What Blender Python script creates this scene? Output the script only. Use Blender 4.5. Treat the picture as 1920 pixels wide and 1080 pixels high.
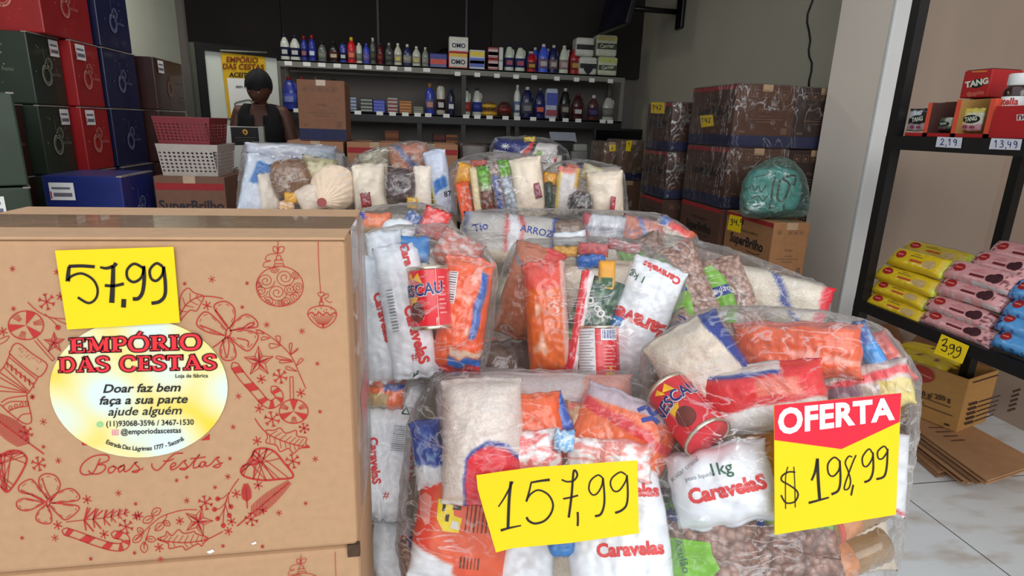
import bpy, bmesh, math, random
import numpy as np
from mathutils import Vector, Matrix, noise as mnoise
from mathutils.bvhtree import BVHTree

for _o in list(bpy.data.objects):
    bpy.data.objects.remove(_o)
SC = bpy.context.scene
COL = SC.collection

# ------------------------------------------------------------------ camera
CAM_H, FPX = 1.2, 1108.45
YAW, PITCH, ROLL = 0.173232, 0.26747, 0.033852
_fw = Vector((math.sin(YAW)*math.cos(PITCH), math.cos(YAW)*math.cos(PITCH), -math.sin(PITCH)))
_rt = Vector((math.cos(YAW), -math.sin(YAW), 0))
_up = _rt.cross(_fw)
CR = _rt*math.cos(ROLL) + _up*math.sin(ROLL)
CU = -_rt*math.sin(ROLL) + _up*math.cos(ROLL)
CF = _fw
CO = Vector((0, 0, CAM_H))
cam = bpy.data.cameras.new('camera')
cam.sensor_width = 36.0
cam.lens = 36.0*FPX/1920.0
cam.clip_start = 0.02
camo = bpy.data.objects.new('camera', cam)
COL.objects.link(camo)
camo.matrix_world = Matrix(((CR.x, CU.x, -CF.x, CO.x), (CR.y, CU.y, -CF.y, CO.y), (CR.z, CU.z, -CF.z, CO.z), (0, 0, 0, 1)))
SC.camera = camo

# ------------------------------------------------------------------ light and exposure
SC.view_settings.view_transform = 'Standard'
SC.view_settings.look = 'None'
SC.view_settings.gamma = 1.0
SC.view_settings.use_curve_mapping = False
SC.view_settings.exposure = 0.0
world = bpy.data.worlds.new('overcast_sky')
SC.world = world
world.use_nodes = True
_bg = world.node_tree.nodes['Background']
_bg.inputs[0].default_value = (0.86, 0.93, 1.0, 1)
_bg.inputs[1].default_value = 0.95

def area_light(name, loc, target, sx, sy, power, color):
    l = bpy.data.lights.new(name, 'AREA')
    l.shape = 'RECTANGLE'; l.size = sx; l.size_y = sy; l.energy = power; l.color = color
    o = bpy.data.objects.new(name, l); COL.objects.link(o)
    o.location = loc
    d = Vector(target) - Vector(loc)
    o.rotation_euler = d.to_track_quat('-Z', 'Y').to_euler()
    return o
# overcast daylight falling in from the street behind the photographer
area_light('street_daylight', (0.9, -2.8, 2.9), (0.5, 1.8, 0.6), 5.0, 2.6, 125, (1.0, 0.985, 0.96))
try:
    SC.cycles.transparent_max_bounces = 24
    SC.cycles.max_bounces = 8
    SC.cycles.diffuse_bounces = 3
    SC.cycles.glossy_bounces = 3
    SC.cycles.sample_clamp_indirect = 4.0
except Exception:
    pass

# ------------------------------------------------------------------ points in the place
def ray(px, py):
    return CF + CR*((px-960.0)/FPX) - CU*((py-540.0)/FPX)
def at_d(px, py, d):
    return CO + ray(px, py)*d
def at_x(px, py, X):
    r = ray(px, py); return CO + r*((X-CO.x)/r.x)
def at_y(px, py, Y):
    r = ray(px, py); return CO + r*((Y-CO.y)/r.y)
def at_z(px, py, Z):
    r = ray(px, py); return CO + r*((Z-CO.z)/r.z)
def at_plane(px, py, P, N):
    r = ray(px, py); return CO + r*((P-CO).dot(N)/r.dot(N))

# ------------------------------------------------------------------ materials
def lin(c):
    out = []
    for v in c[:3]:
        v = v/255.0
        out.append(v/12.92 if v <= 0.04045 else ((v+0.055)/1.055)**2.4)
    return out
_MATS = {}
def M(name, col, rough=0.6, var=0.10, vs=35.0, bump=0.0, bs=250.0, metal=0.0, coat=0.0, spec=0.4, stretch=(1, 1, 1), emit=0.0):
    if name in _MATS: return _MATS[name]
    m = bpy.data.materials.new(name); m.use_nodes = True
    nt = m.node_tree; N = nt.nodes; L = nt.links
    b = N['Principled BSDF']
    b.inputs['Roughness'].default_value = rough
    b.inputs['Metallic'].default_value = metal
    b.inputs['Specular IOR Level'].default_value = spec
    b.inputs['Coat Weight'].default_value = coat
    tc = N.new('ShaderNodeTexCoord'); mp = N.new('ShaderNodeMapping')
    mp.inputs['Scale'].default_value = stretch
    L.new(tc.outputs['Object'], mp.inputs['Vector'])
    nz = N.new('ShaderNodeTexNoise'); nz.inputs['Scale'].default_value = vs; nz.inputs['Detail'].default_value = 4
    L.new(mp.outputs[0], nz.inputs['Vector'])
    rp = N.new('ShaderNodeValToRGB')
    c = lin(col)
    rp.color_ramp.elements[0].position = 0.3; rp.color_ramp.elements[1].position = 0.7
    rp.color_ramp.elements[0].color = [max(0, x*(1-var)) for x in c]+[1]
    rp.color_ramp.elements[1].color = [min(1, x*(1+var)) for x in c]+[1]
    L.new(nz.outputs['Fac'], rp.inputs[0])
    L.new(rp.outputs[0], b.inputs['Base Color'])
    if emit:
        L.new(rp.outputs[0], b.inputs['Emission Color']); b.inputs['Emission Strength'].default_value = emit
    if bump:
        n2 = N.new('ShaderNodeTexNoise'); n2.inputs['Scale'].default_value = bs; n2.inputs['Detail'].default_value = 3
        L.new(mp.outputs[0], n2.inputs['Vector'])
        bp = N.new('ShaderNodeBump'); bp.inputs['Strength'].default_value = bump; bp.inputs['Distance'].default_value = 0.004
        L.new(n2.outputs['Fac'], bp.inputs['Height']); L.new(bp.outputs[0], b.inputs['Normal'])
    _MATS[name] = m
    return m

def MP(name, rough=0.35, bump=0.3, bs=60.0, stretch=(1, 1, 1), kind='noise', coat=0.2, var=0.12, vs=70):
    """printed wrapper: the print itself is the mesh's colour attribute, the relief is procedural"""
    if name in _MATS: return _MATS[name]
    m = bpy.data.materials.new(name); m.use_nodes = True
    nt = m.node_tree; N = nt.nodes; L = nt.links
    b = N['Principled BSDF']; b.inputs['Roughness'].default_value = rough; b.inputs['Coat Weight'].default_value = coat
    b.inputs['Coat Roughness'].default_value = 0.15
    at = N.new('ShaderNodeAttribute'); at.attribute_name = 'print'
    tc = N.new('ShaderNodeTexCoord'); mp = N.new('ShaderNodeMapping'); mp.inputs['Scale'].default_value = stretch
    L.new(tc.outputs['Object'], mp.inputs['Vector'])
    mx = N.new('ShaderNodeMix'); mx.data_type = 'RGBA'; mx.blend_type = 'MULTIPLY'; mx.inputs[0].default_value = 1.0
    rp = N.new('ShaderNodeValToRGB')
    bp = N.new('ShaderNodeBump'); bp.inputs['Strength'].default_value = bump; bp.inputs['Distance'].default_value = 0.004
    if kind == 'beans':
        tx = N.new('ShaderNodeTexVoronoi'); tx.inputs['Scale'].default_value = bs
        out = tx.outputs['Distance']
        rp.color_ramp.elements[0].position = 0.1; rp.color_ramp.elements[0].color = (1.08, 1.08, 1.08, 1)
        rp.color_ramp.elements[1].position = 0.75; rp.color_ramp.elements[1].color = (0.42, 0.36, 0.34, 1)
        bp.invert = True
    elif kind == 'strands':
        tx = N.new('ShaderNodeTexWave'); tx.inputs['Scale'].default_value = bs; tx.inputs['Distortion'].default_value = 3.5
        tx.inputs['Detail'].default_value = 2
        out = tx.outputs['Fac']
        rp.color_ramp.elements[0].position = 0.1; rp.color_ramp.elements[0].color = (0.90, 0.86, 0.83, 1)
        rp.color_ramp.elements[1].position = 0.7; rp.color_ramp.elements[1].color = (1.04, 1.04, 1.04, 1)
    else:
        tx = N.new('ShaderNodeTexNoise'); tx.inputs['Scale'].default_value = bs; tx.inputs['Detail'].default_value = 3
        out = tx.outputs['Fac']
        rp.color_ramp.elements[0].position = 0.3; rp.color_ramp.elements[0].color = (1-var, 1-var, 1-var, 1)
        rp.color_ramp.elements[1].position = 0.7; rp.color_ramp.elements[1].color = (1+var, 1+var, 1+var, 1)
    L.new(mp.outputs[0], tx.inputs['Vector'])
    L.new(out, rp.inputs[0]); L.new(out, bp.inputs['Height'])
    L.new(at.outputs['Color'], mx.inputs[6]); L.new(rp.outputs[0], mx.inputs[7])
    L.new(mx.outputs[2], b.inputs['Base Color']); L.new(bp.outputs[0], b.inputs['Normal'])
    _MATS[name] = m
    return m

def film_mat(name, tint=(0.97, 0.97, 0.975), haze=0.10, gloss=0.16, stretch=(9, 9, 26), hz_col=(0.95, 0.94, 0.95), strength=0.8, edge=0.75):
    """clear wrinkled plastic film: mostly see-through, glossy, milky along its creases; highlight streaks and edge sheen are painted haze"""
    if name in _MATS: return _MATS[name]
    m = bpy.data.materials.new(name); m.use_nodes = True
    nt = m.node_tree; N = nt.nodes; L = nt.links
    N.remove(N['Principled BSDF'])
    out = N['Material Output']
    tr = N.new('ShaderNodeBsdfTransparent'); tr.inputs[0].default_value = (*tint, 1)
    gl = N.new('ShaderNodeBsdfGlossy'); gl.inputs['Roughness'].default_value = 0.10
    df = N.new('ShaderNodeBsdfDiffuse'); df.inputs[0].default_value = (*hz_col, 1)
    tc = N.new('ShaderNodeTexCoord'); mp = N.new('ShaderNodeMapping'); mp.inputs['Scale'].default_value = stretch
    mp.inputs['Rotation'].default_value = (0.5, 0.4, 0.3)
    L.new(tc.outputs['Object'], mp.inputs['Vector'])
    n1 = N.new('ShaderNodeTexNoise'); n1.inputs['Scale'].default_value = 1.6; n1.inputs['Detail'].default_value = 6; n1.inputs['Distortion'].default_value = 1.2
    L.new(mp.outputs[0], n1.inputs['Vector'])
    # creases: narrow ridges where the noise crosses its middle, painted with white highlight streaks
    s1 = N.new('ShaderNodeMath'); s1.operation = 'SUBTRACT'; s1.inputs[1].default_value = 0.5; L.new(n1.outputs['Fac'], s1.inputs[0])
    s2 = N.new('ShaderNodeMath'); s2.operation = 'ABSOLUTE'; L.new(s1.outputs[0], s2.inputs[0])
    rp = N.new('ShaderNodeMapRange'); rp.inputs['From Min'].default_value = 0.0; rp.inputs['From Max'].default_value = 0.028
    rp.inputs['To Min'].default_value = 1.0; rp.inputs['To Max'].default_value = 0.0; rp.clamp = True
    L.new(s2.outputs[0], rp.inputs['Value'])
    n2 = N.new('ShaderNodeTexNoise'); n2.inputs['Scale'].default_value = 9.0; n2.inputs['Detail'].default_value = 2
    L.new(tc.outputs['Object'], n2.inputs['Vector'])
    r2 = N.new('ShaderNodeMapRange'); r2.inputs['From Min'].default_value = 0.40; r2.inputs['From Max'].default_value = 0.62
    r2.inputs['To Min'].default_value = 0.0; r2.inputs['To Max'].default_value = 1.0; r2.clamp = True
    L.new(n2.outputs['Fac'], r2.inputs['Value'])
    mu = N.new('ShaderNodeMath'); mu.operation = 'MULTIPLY'; L.new(rp.outputs[0], mu.inputs[0]); L.new(r2.outputs[0], mu.inputs[1])
    bp = N.new('ShaderNodeBump'); bp.inputs['Strength'].default_value = strength; bp.inputs['Distance'].default_value = 0.012
    L.new(n1.outputs['Fac'], bp.inputs['Height']); L.new(bp.outputs[0], gl.inputs['Normal'])
    fr = N.new('ShaderNodeFresnel'); fr.inputs['IOR'].default_value = 1.45; L.new(bp.outputs[0], fr.inputs['Normal'])
    fa = N.new('ShaderNodeMath'); fa.operation = 'MULTIPLY_ADD'; fa.inputs[1].default_value = 0.5
    fa.use_clamp = True
    gm = N.new('ShaderNodeMath'); gm.operation = 'MULTIPLY'; gm.inputs[1].default_value = gloss; L.new(mu.outputs[0], gm.inputs[0]); L.new(gm.outputs[0], fa.inputs[2])
    L.new(fr.outputs[0], fa.inputs[0])
    ha = N.new('ShaderNodeMath'); ha.operation = 'MULTIPLY_ADD'; ha.inputs[1].default_value = 0.42; ha.inputs[2].default_value = haze
    ha.use_clamp = True
    lw = N.new('ShaderNodeLayerWeight'); lw.inputs['Blend'].default_value = 0.5
    pw = N.new('ShaderNodeMath'); pw.operation = 'POWER'; pw.inputs[1].default_value = 2.2; L.new(lw.outputs['Facing'], pw.inputs[0])
    ed = N.new('ShaderNodeMath'); ed.operation = 'MULTIPLY_ADD'; ed.inputs[1].default_value = edge; L.new(pw.outputs[0], ed.inputs[0]); L.new(mu.outputs[0], ed.inputs[2])  # pale sheen towards the edges, painted in as white haze
    L.new(ed.outputs[0], ha.inputs[0])
    tl = N.new('ShaderNodeBsdfTranslucent'); tl.inputs[0].default_value = (*hz_col, 1)
    md = N.new('ShaderNodeMixShader'); md.inputs[0].default_value = 0.4; L.new(df.outputs[0], md.inputs[1]); L.new(tl.outputs[0], md.inputs[2])
    m1 = N.new('ShaderNodeMixShader'); L.new(ha.outputs[0], m1.inputs[0]); L.new(tr.outputs[0], m1.inputs[1]); L.new(md.outputs[0], m1.inputs[2])
    m2 = N.new('ShaderNodeMixShader'); L.new(fa.outputs[0], m2.inputs[0]); L.new(m1.outputs[0], m2.inputs[1]); L.new(gl.outputs[0], m2.inputs[2])
    L.new(m2.outputs[0], out.inputs['Surface'])
    _MATS[name] = m
    return m

# ------------------------------------------------------------------ mesh helpers
def tag(o, label=None, cat=None, group=None, kind=None):
    if label: o['label'] = label
    if cat: o['category'] = cat
    if group: o['group'] = group
    if kind: o['kind'] = kind
    return o

def raw(name, V, F, mats, parent=None, smooth=False, mi=None, cols=None):
    me = bpy.data.meshes.new(name)
    me.from_pydata([tuple(v) for v in V], [], [tuple(f) for f in F])
    for m in (mats if isinstance(mats, (list, tuple)) else [mats]):
        me.materials.append(m)
    if mi is not None:
        me.polygons.foreach_set('material_index', mi)
    if smooth:
        me.polygons.foreach_set('use_smooth', [True]*len(me.polygons))
    if cols is not None:
        a = me.color_attributes.new('print', 'FLOAT_COLOR', 'POINT')
        a.data.foreach_set('color', np.asarray(cols, dtype=np.float32).ravel())
    me.update()
    o = bpy.data.objects.new(name, me)
    COL.objects.link(o)
    if parent is not None: o.parent = parent
    return o

class MB:
    def __init__(s): s.V = []; s.F = []; s.I = []
    def add(s, V, F, i=0):
        n = len(s.V); s.V += [Vector(v) for v in V]
        for f in F: s.F.append(tuple(k+n for k in f)); s.I.append(i)
        return s
    def box(s, x0, x1, y0, y1, z0, z1, i=0):
        V = [(x0,y0,z0),(x1,y0,z0),(x1,y1,z0),(x0,y1,z0),(x0,y0,z1),(x1,y0,z1),(x1,y1,z1),(x0,y1,z1)]
        return s.add(V, [(0,3,2,1),(4,5,6,7),(0,1,5,4),(1,2,6,5),(2,3,7,6),(3,0,4,7)], i)
    def quad(s, a, b, c, d, i=0): return s.add([a,b,c,d], [(0,1,2,3)], i)
    def rbox(s, x0, x1, y0, y1, z0, z1, r=0.004, i=0, seg=2):
        bm = bmesh.new(); bmesh.ops.create_cube(bm, size=1)
        for v in bm.verts:
            v.co = Vector(((x0+x1)/2+v.co.x*(x1-x0), (y0+y1)/2+v.co.y*(y1-y0), (z0+z1)/2+v.co.z*(z1-z0)))
        bmesh.ops.bevel(bm, geom=list(bm.edges), offset=r, segments=seg, affect='EDGES', profile=0.5)
        bm.verts.index_update()
        s.add([v.co.copy() for v in bm.verts], [[v.index for v in f.verts] for f in bm.faces], i)
        bm.free(); return s
    def lathe(s, prof, n=16, c=(0,0,0), sx=1.0, sy=1.0, i=0, sq=None):
        V = []; F = []
        for r, z in prof:
            for k in range(n):
                a = 2*math.pi*k/n
                cx, cy = math.cos(a), math.sin(a)
                if sq:
                    q = (abs(cx)**sq+abs(cy)**sq)**(-1.0/sq); cx *= q; cy *= q
                V.append((c[0]+r*cx*sx, c[1]+r*cy*sy, c[2]+z))
        for j in range(len(prof)-1):
            for k in range(n):
                F.append((j*n+k, j*n+(k+1)%n, (j+1)*n+(k+1)%n, (j+1)*n+k))
        F.append(tuple(range(n-1, -1, -1))); m = (len(prof)-1)*n
        F.append(tuple(range(m, m+n)))
        return s.add(V, F, i)
    def tube(s, pts, r, n=8, i=0, close=False):
        pts = [Vector(p) for p in pts]; V = []; F = []
        m = len(pts); prev = None
        for j, p in enumerate(pts):
            t = (pts[min(j+1, m-1)]-pts[max(j-1, 0)]).normalized()
            if prev is None:
                a = t.orthogonal().normalized()
            else:
                a = (prev - t*prev.dot(t)).normalized()
            prev = a; b = t.cross(a)
            rr = r[j] if isinstance(r, (list, tuple)) else r
            for k in range(n):
                an = 2*math.pi*k/n
                V.append(p + a*(rr*math.cos(an)) + b*(rr*math.sin(an)))
        for j in range(m-1):
            for k in range(n):
                F.append((j*n+k, j*n+(k+1)%n, (j+1)*n+(k+1)%n, (j+1)*n+k))
        F.append(tuple(range(n-1, -1, -1))); F.append(tuple(range((m-1)*n, m*n)))
        return s.add(V, F, i)
    def xf(s, M4):
        s.V = [M4 @ v for v in s.V]; return s
    def build(s, name, mats, parent=None, smooth=False, off=None):
        V = s.V if off is None else [v-off for v in s.V]
        return raw(name, V, s.F, mats, parent, smooth, s.I)

def empty(name, loc, label, cat, group=None, rz=0.0):
    o = bpy.data.objects.new(name, None); COL.objects.link(o)
    o.empty_display_size = 0.05
    o.location = loc; o.rotation_euler = (0, 0, rz)
    return tag(o, label, cat, group)

def copy_tree(o, parent=None):
    c = o.copy(); COL.objects.link(c)
    if parent is not None: c.parent = parent
    for ch in list(o.children): copy_tree(ch, c)
    return c

# ------------------------------------------------------------------ flat lettering and pen strokes
_TXT = {}
def text2d(s, bold=0.0, res=3, shear=0.0, spacing=1.0):
    if 'g' in s and 0.011 < bold < 0.026: bold = 0.01      # keeps the loop of the g intact
    k = (s, bold, res, shear, spacing)
    if k in _TXT: return _TXT[k]
    cu = bpy.data.curves.new('t', 'FONT'); cu.body = s; cu.size = 1.0; cu.offset = bold; cu.resolution_u = res
    cu.shear = shear; cu.space_character = spacing
    cu.align_x = 'CENTER'
    o = bpy.data.objects.new('t', cu); COL.objects.link(o)
    dg = bpy.context.evaluated_depsgraph_get(); dg.update()
    me = o.evaluated_get(dg).to_mesh()
    V = [(v.co.x, v.co.y) for v in me.vertices]
    F = [tuple(p.vertices) for p in me.polygons]
    o.evaluated_get(dg).to_mesh_clear()
    bpy.data.objects.remove(o); bpy.data.curves.remove(cu)
    _TXT[k] = (V, F)
    return V, F

def cat2(*items):
    V = []; F = []
    for v, f in items:
        n = len(V); V += list(v); F += [tuple(k+n for k in q) for q in f]
    return V, F
def xf2(item, sx=1.0, sy=None, rot=0.0, dx=0.0, dy=0.0):
    sy = sx if sy is None else sy
    c, s = math.cos(rot), math.sin(rot)
    return [(dx+c*x*sx-s*y*sy, dy+s*x*sx+c*y*sy) for x, y in item[0]], item[1]

def smooth2(pts, n=6, closed=False):
    P = [np.array(p, float) for p in pts]
    if len(P) < 3: return [tuple(p) for p in P]
    out = []
    m = len(P)
    rng = range(m if closed else m-1)
    for i in rng:
        if closed: a, b, c, d = P[(i-1) % m], P[i], P[(i+1) % m], P[(i+2) % m]
        else: a, b, c, d = P[max(i-1, 0)], P[i], P[i+1], P[min(i+2, m-1)]
        for k in range(n):
            t = k/n
            out.append(tuple(0.5*((2*b)+(c-a)*t+(2*a-5*b+4*c-d)*t*t+(3*b-a-3*c+d)*t**3)))
    out.append(tuple(P[0] if closed else P[-1]))
    return out

def ribbon(pts, w, closed=False):
    """flat stroke of width w (number or list) along pts"""
    P = [np.array(p, float) for p in pts]; m = len(P); V = []; F = []
    if m < 2: return [], []
    for i in range(m):
        a = P[i-1] if i > 0 else (P[-2] if closed else P[0])
        b = P[i+1] if i < m-1 else (P[1] if closed else P[-1])
        t = b-a; L = np.hypot(*t)
        t = t/L if L > 1e-9 else np.array([1.0, 0.0])
        nrm = np.array([-t[1], t[0]])
        ww = w[min(i, len(w)-1)] if isinstance(w, (list, tuple)) else w
        V.append(tuple(P[i]+nrm*ww/2)); V.append(tuple(P[i]-nrm*ww/2))
    for i in range(m-1):
        F.append((2*i, 2*i+1, 2*i+3, 2*i+2))
    return V, F
def stroke(pts, w, n=6, closed=False, w2=None):
    q = smooth2(pts, n, closed)
    if w2 is not None:
        m = len(q); w = [w+(w2-w)*i/(m-1) for i in range(m)]
    return ribbon(q, w, closed)
def disc2(x, y, r, n=14, ry=None):
    ry = r if ry is None else ry
    return [(x+r*math.cos(2*math.pi*k/n), y+ry*math.sin(2*math.pi*k/n)) for k in range(n)], [tuple(range(n))]
def poly2(pts): return [tuple(p) for p in pts], [tuple(range(len(pts)))]
def rect2(x0, y0, x1, y1): return poly2([(x0, y0), (x1, y0), (x1, y1), (x0, y1)])

def tris(item):
    """triangulated copy"""
    V, F = item
    bm = bmesh.new()
    vs = [bm.verts.new((x, y, 0)) for x, y in V]
    for f in F:
        try: bm.faces.new([vs[i] for i in f])
        except ValueError: pass
    bmesh.ops.triangulate(bm, faces=list(bm.faces), ngon_method='EAR_CLIP')
    bm.verts.index_update()
    r = ([(v.co.x, v.co.y) for v in bm.verts], [tuple(v.index for v in f.verts) for f in bm.faces])
    bm.free(); return r
def fine(item, mx):
    V, F = tris(item); V = list(V); work = list(F); out = []; mid = {}
    while work:
        f = work.pop(); best = -1; L = 0
        for k in range(3):
            a, b = V[f[k]], V[f[(k+1) % 3]]
            l = math.hypot(a[0]-b[0], a[1]-b[1])
            if l > L: L = l; best = k
        if L <= mx: out.append(f); continue
        a, b, c = f[best], f[(best+1) % 3], f[(best+2) % 3]
        key = (min(a, b), max(a, b))
        if key not in mid:
            mid[key] = len(V); V.append(((V[a][0]+V[b][0])/2, (V[a][1]+V[b][1])/2))
        m = mid[key]
        work += [(a, m, c), (m, b, c)]
    return V, out

def flat(name, item, fn, mat, parent=None, off=None):
    """lay flat artwork into the place: fn maps its (x, y) to a point"""
    V = [fn(x, y) for x, y in item[0]]
    if off is not None: V = [v-off for v in V]
    return raw(name, V, item[1], mat, parent)
# ================================================================== THE SETTING
m_wall = M('painted_wall_warm_white', (186, 181, 163), 0.85, 0.03, 3, 0.05, 60)
m_wall2 = M('painted_wall_grey', (118, 112, 108), 0.85, 0.04, 3, 0.05, 60)
m_pil = M('painted_wall_beige', (232, 220, 206), 0.85, 0.03, 3, 0.06, 80)
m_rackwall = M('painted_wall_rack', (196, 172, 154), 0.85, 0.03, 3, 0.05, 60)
m_trimw = M('white_corner_paint', (222, 222, 220), 0.6, 0.02, 5)
m_ceil = M('ceiling_plaster', (120, 116, 108), 0.9, 0.03, 3)
m_darkpanel = M('dark_brown_panel', (22, 16, 15), 0.85, 0.15, 4)
m_blk = M('black_painted_steel', (20, 19, 20), 0.45, 0.15, 25)
m_blk2 = M('black_plastic', (16, 15, 16), 0.4, 0.1, 25)
m_grey = M('grey_painted_steel', (120, 118, 110), 0.5, 0.08, 25)
m_white = M('white_laminate', (205, 205, 200), 0.5, 0.03, 8)
m_paper = M('white_paper', (235, 235, 232), 0.8, 0.02, 20)
m_ink = M('black_ink', (30, 24, 22), 0.7, 0.05, 40)
m_yel = M('yellow_card', (240, 206, 4), 0.75, 0.02, 15)
m_red = M('red_print', (196, 52, 48), 0.7, 0.06, 60)
m_craft = M('kraft_cardboard', (180, 140, 104), 0.85, 0.05, 60, 0.08, 420)
m_craft2 = M('brown_cardboard', (176, 126, 86), 0.85, 0.06, 50, 0.06, 300)
m_tape = M('clear_parcel_tape', (176, 146, 116), 0.18, 0.06, 30, 0.15, 60, coat=0.6)

# tiled floor
def floor_mat():
    m = bpy.data.materials.new('grey_floor_tiles'); m.use_nodes = True
    nt = m.node_tree; N = nt.nodes; L = nt.links; b = N['Principled BSDF']; b.inputs['Roughness'].default_value = 0.28
    tc = N.new('ShaderNodeTexCoord'); mp = N.new('ShaderNodeMapping')
    mp.inputs['Location'].default_value = (-1.684+0.0, -1.605, 0)
    L.new(tc.outputs['Object'], mp.inputs[0])
    br = N.new('ShaderNodeTexBrick'); br.offset = 0; br.inputs['Scale'].default_value = 1.0
    br.inputs['Brick Width'].default_value = 0.62; br.inputs['Row Height'].default_value = 0.62
    br.inputs['Mortar Size'].default_value = 0.0022; br.inputs['Mortar Smooth'].default_value = 0.1
    br.inputs['Color1'].default_value = (*lin((232, 234, 234)), 1); br.inputs['Color2'].default_value = (*lin((228, 231, 232)), 1)
    br.inputs['Mortar'].default_value = (*lin((70, 70, 70)), 1)
    L.new(mp.outputs[0], br.inputs['Vector'])
    nz = N.new('ShaderNodeTexNoise'); nz.inputs['Scale'].default_value = 5; nz.inputs['Detail'].default_value = 5
    mp2 = N.new('ShaderNodeMapping'); mp2.inputs['Scale'].default_value = (1, 2.6, 1); mp2.inputs['Rotation'].default_value = (0, 0, 0.7)
    L.new(tc.outputs['Object'], mp2.inputs[0]); L.new(mp2.outputs[0], nz.inputs['Vector'])
    rp = N.new('ShaderNodeValToRGB'); rp.color_ramp.elements[0].position = 0.5; rp.color_ramp.elements[0].color = (1, 1, 1, 1)
    rp.color_ramp.elements[1].position = 0.72; rp.color_ramp.elements[1].color = (*lin((222, 206, 190)), 1)
    L.new(nz.outputs['Fac'], rp.inputs[0])
    mx = N.new('ShaderNodeMix'); mx.data_type = 'RGBA'; mx.blend_type = 'MULTIPLY'; mx.inputs[0].default_value = 1
    L.new(br.outputs['Color'], mx.inputs[6]); L.new(rp.outputs[0], mx.inputs[7]); L.new(mx.outputs[2], b.inputs['Base Color'])
    return m
def structure(name, mb, mats):
    return tag(mb.build(name, mats), kind='structure')
structure('floor', MB().box(-6, 6, -6, 6.3, -0.1, 0), floor_mat())
structure('wall_left', MB().box(-2.12, -2.0, 1.7, 6.2, 0, 3.0), M('painted_wall_white', (232, 236, 218), 0.85, 0.03, 3, 0.05, 60))
structure('wall_back', MB().box(-2.0, 2.25, 6.0, 6.15, 0, 3.0), m_wall2)
structure('wall_right', MB().box(2.25, 2.4, 2.44, 6.2, 0, 3.0), [m_wall])
structure('wall_right_front', MB().box(2.60, 2.72, 0.2, 2.44, 0, 3.0), [m_rackwall])
structure('ceiling', MB().box(-2.12, 2.4, 2.3, 6.2, 2.75, 2.9), m_ceil)
# wall end between the shop and the rack: its broad side looks across the shop, its narrow end to the street
structure('wall_end_right', MB().box(1.90, 2.06, 2.285, 2.595, 0, 2.75), m_pil)
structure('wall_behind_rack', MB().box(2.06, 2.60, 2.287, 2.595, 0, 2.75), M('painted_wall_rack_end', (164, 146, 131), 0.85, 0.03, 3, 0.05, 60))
structure('trim_1', MB().rbox(1.898, 2.04, 2.265, 2.285, 0, 2.75, 0.006), m_trimw)
# dark board cladding of the loft above the shelves
mb = MB()
for x0, x1 in ((-1.9, -1.12), (-1.115, -0.28), (-0.275, 0.52), (0.525, 0.76)):
    mb.box(x0, x1, 5.93, 5.995, 1.67, 2.74)
structure('wall_back_cladding', mb, m_darkpanel)
structure('wall_back_upper', MB().box(0.765, 2.25, 5.94, 5.995, 1.69, 2.74), M('dark_grey_loft_board', (40, 36, 34), 0.8, 0.08, 4))
mb = MB()
mb.box(-0.287, -0.268, 5.915, 5.93, 1.67, 2.74); mb.box(0.513, 0.532, 5.915, 5.93, 1.67, 2.74)
structure('trim_2', mb, m_blk)

# added tube lamp, out of view, brightening the left wall and the rear
lp = empty('added_fill_lamp', (-1.1, 4.3, 2.75), 'added unseen tube lamp on the shop ceiling, brightening the left wall', 'lamp')
MB().rbox(-0.62, 0.62, -0.05, 0.05, -0.05, 0, 0.008).build('fill_lamp_housing', m_white, lp)
MB().tube([(-0.58, 0, -0.075), (0.58, 0, -0.075)], 0.016, 10).build('fill_lamp_tube', M('fill_lamp_glow', (255, 250, 240), 0.5, 0, 10, emit=3.0), lp, True)
_ll = area_light('added_fill_light', (-1.1, 4.3, 2.65), (-1.1, 4.3, 0), 1.15, 0.05, 13, (1.0, 0.97, 0.9))
_ll.parent = lp; _ll.location = (0, 0, -0.1); _ll.rotation_euler = (0, 0, 0)

# white framed doorway panel on the left with a hanging banner
PA, PB = Vector((-1.52, 4.85, 0)), Vector((-0.98, 5.28, 0))
_dx = (PB-PA).normalized(); _dn = Vector((_dx.y, -_dx.x, 0))
def pan(s, z, o=0.0): return PA + _dx*s + Vector((0, 0, z)) + _dn*o
dp = empty('framed_panel', PA, 'white panel in a black frame behind the woman, yellow banner hanging on it', 'panel')
LP_ = (PB-PA).length - 0.075
def slab(mb, s0, s1, z0, z1, o0, o1, i=0):
    V = [pan(s0, z0, o0), pan(s1, z0, o0), pan(s1, z0, o1), pan(s0, z0, o1), pan(s0, z1, o0), pan(s1, z1, o0), pan(s1, z1, o1), pan(s0, z1, o1)]
    return mb.add(V, [(0,1,2,3),(7,6,5,4),(4,5,1,0),(5,6,2,1),(6,7,3,2),(7,4,0,3)], i)
slab(MB(), 0.03, LP_, 0, 1.66, -0.03, 0).build('panel_board', M('pale_panel', (205, 210, 200), 0.7, 0.02, 4), dp, off=PA)
mb = MB(); slab(mb, 0.0, 0.06, 0, 1.705, -0.035, 0.025); slab(mb, 0.06, LP_, 1.655, 1.705, -0.035, 0.025); mb.build('frame', m_blk, dp, off=PA)
slab(MB(), -0.03, 0.0, 0, 1.70, -0.03, 0.01).build('frame_edge', M('dark_olive_edge', (70, 72, 62), 0.6), dp, off=PA)
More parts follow.
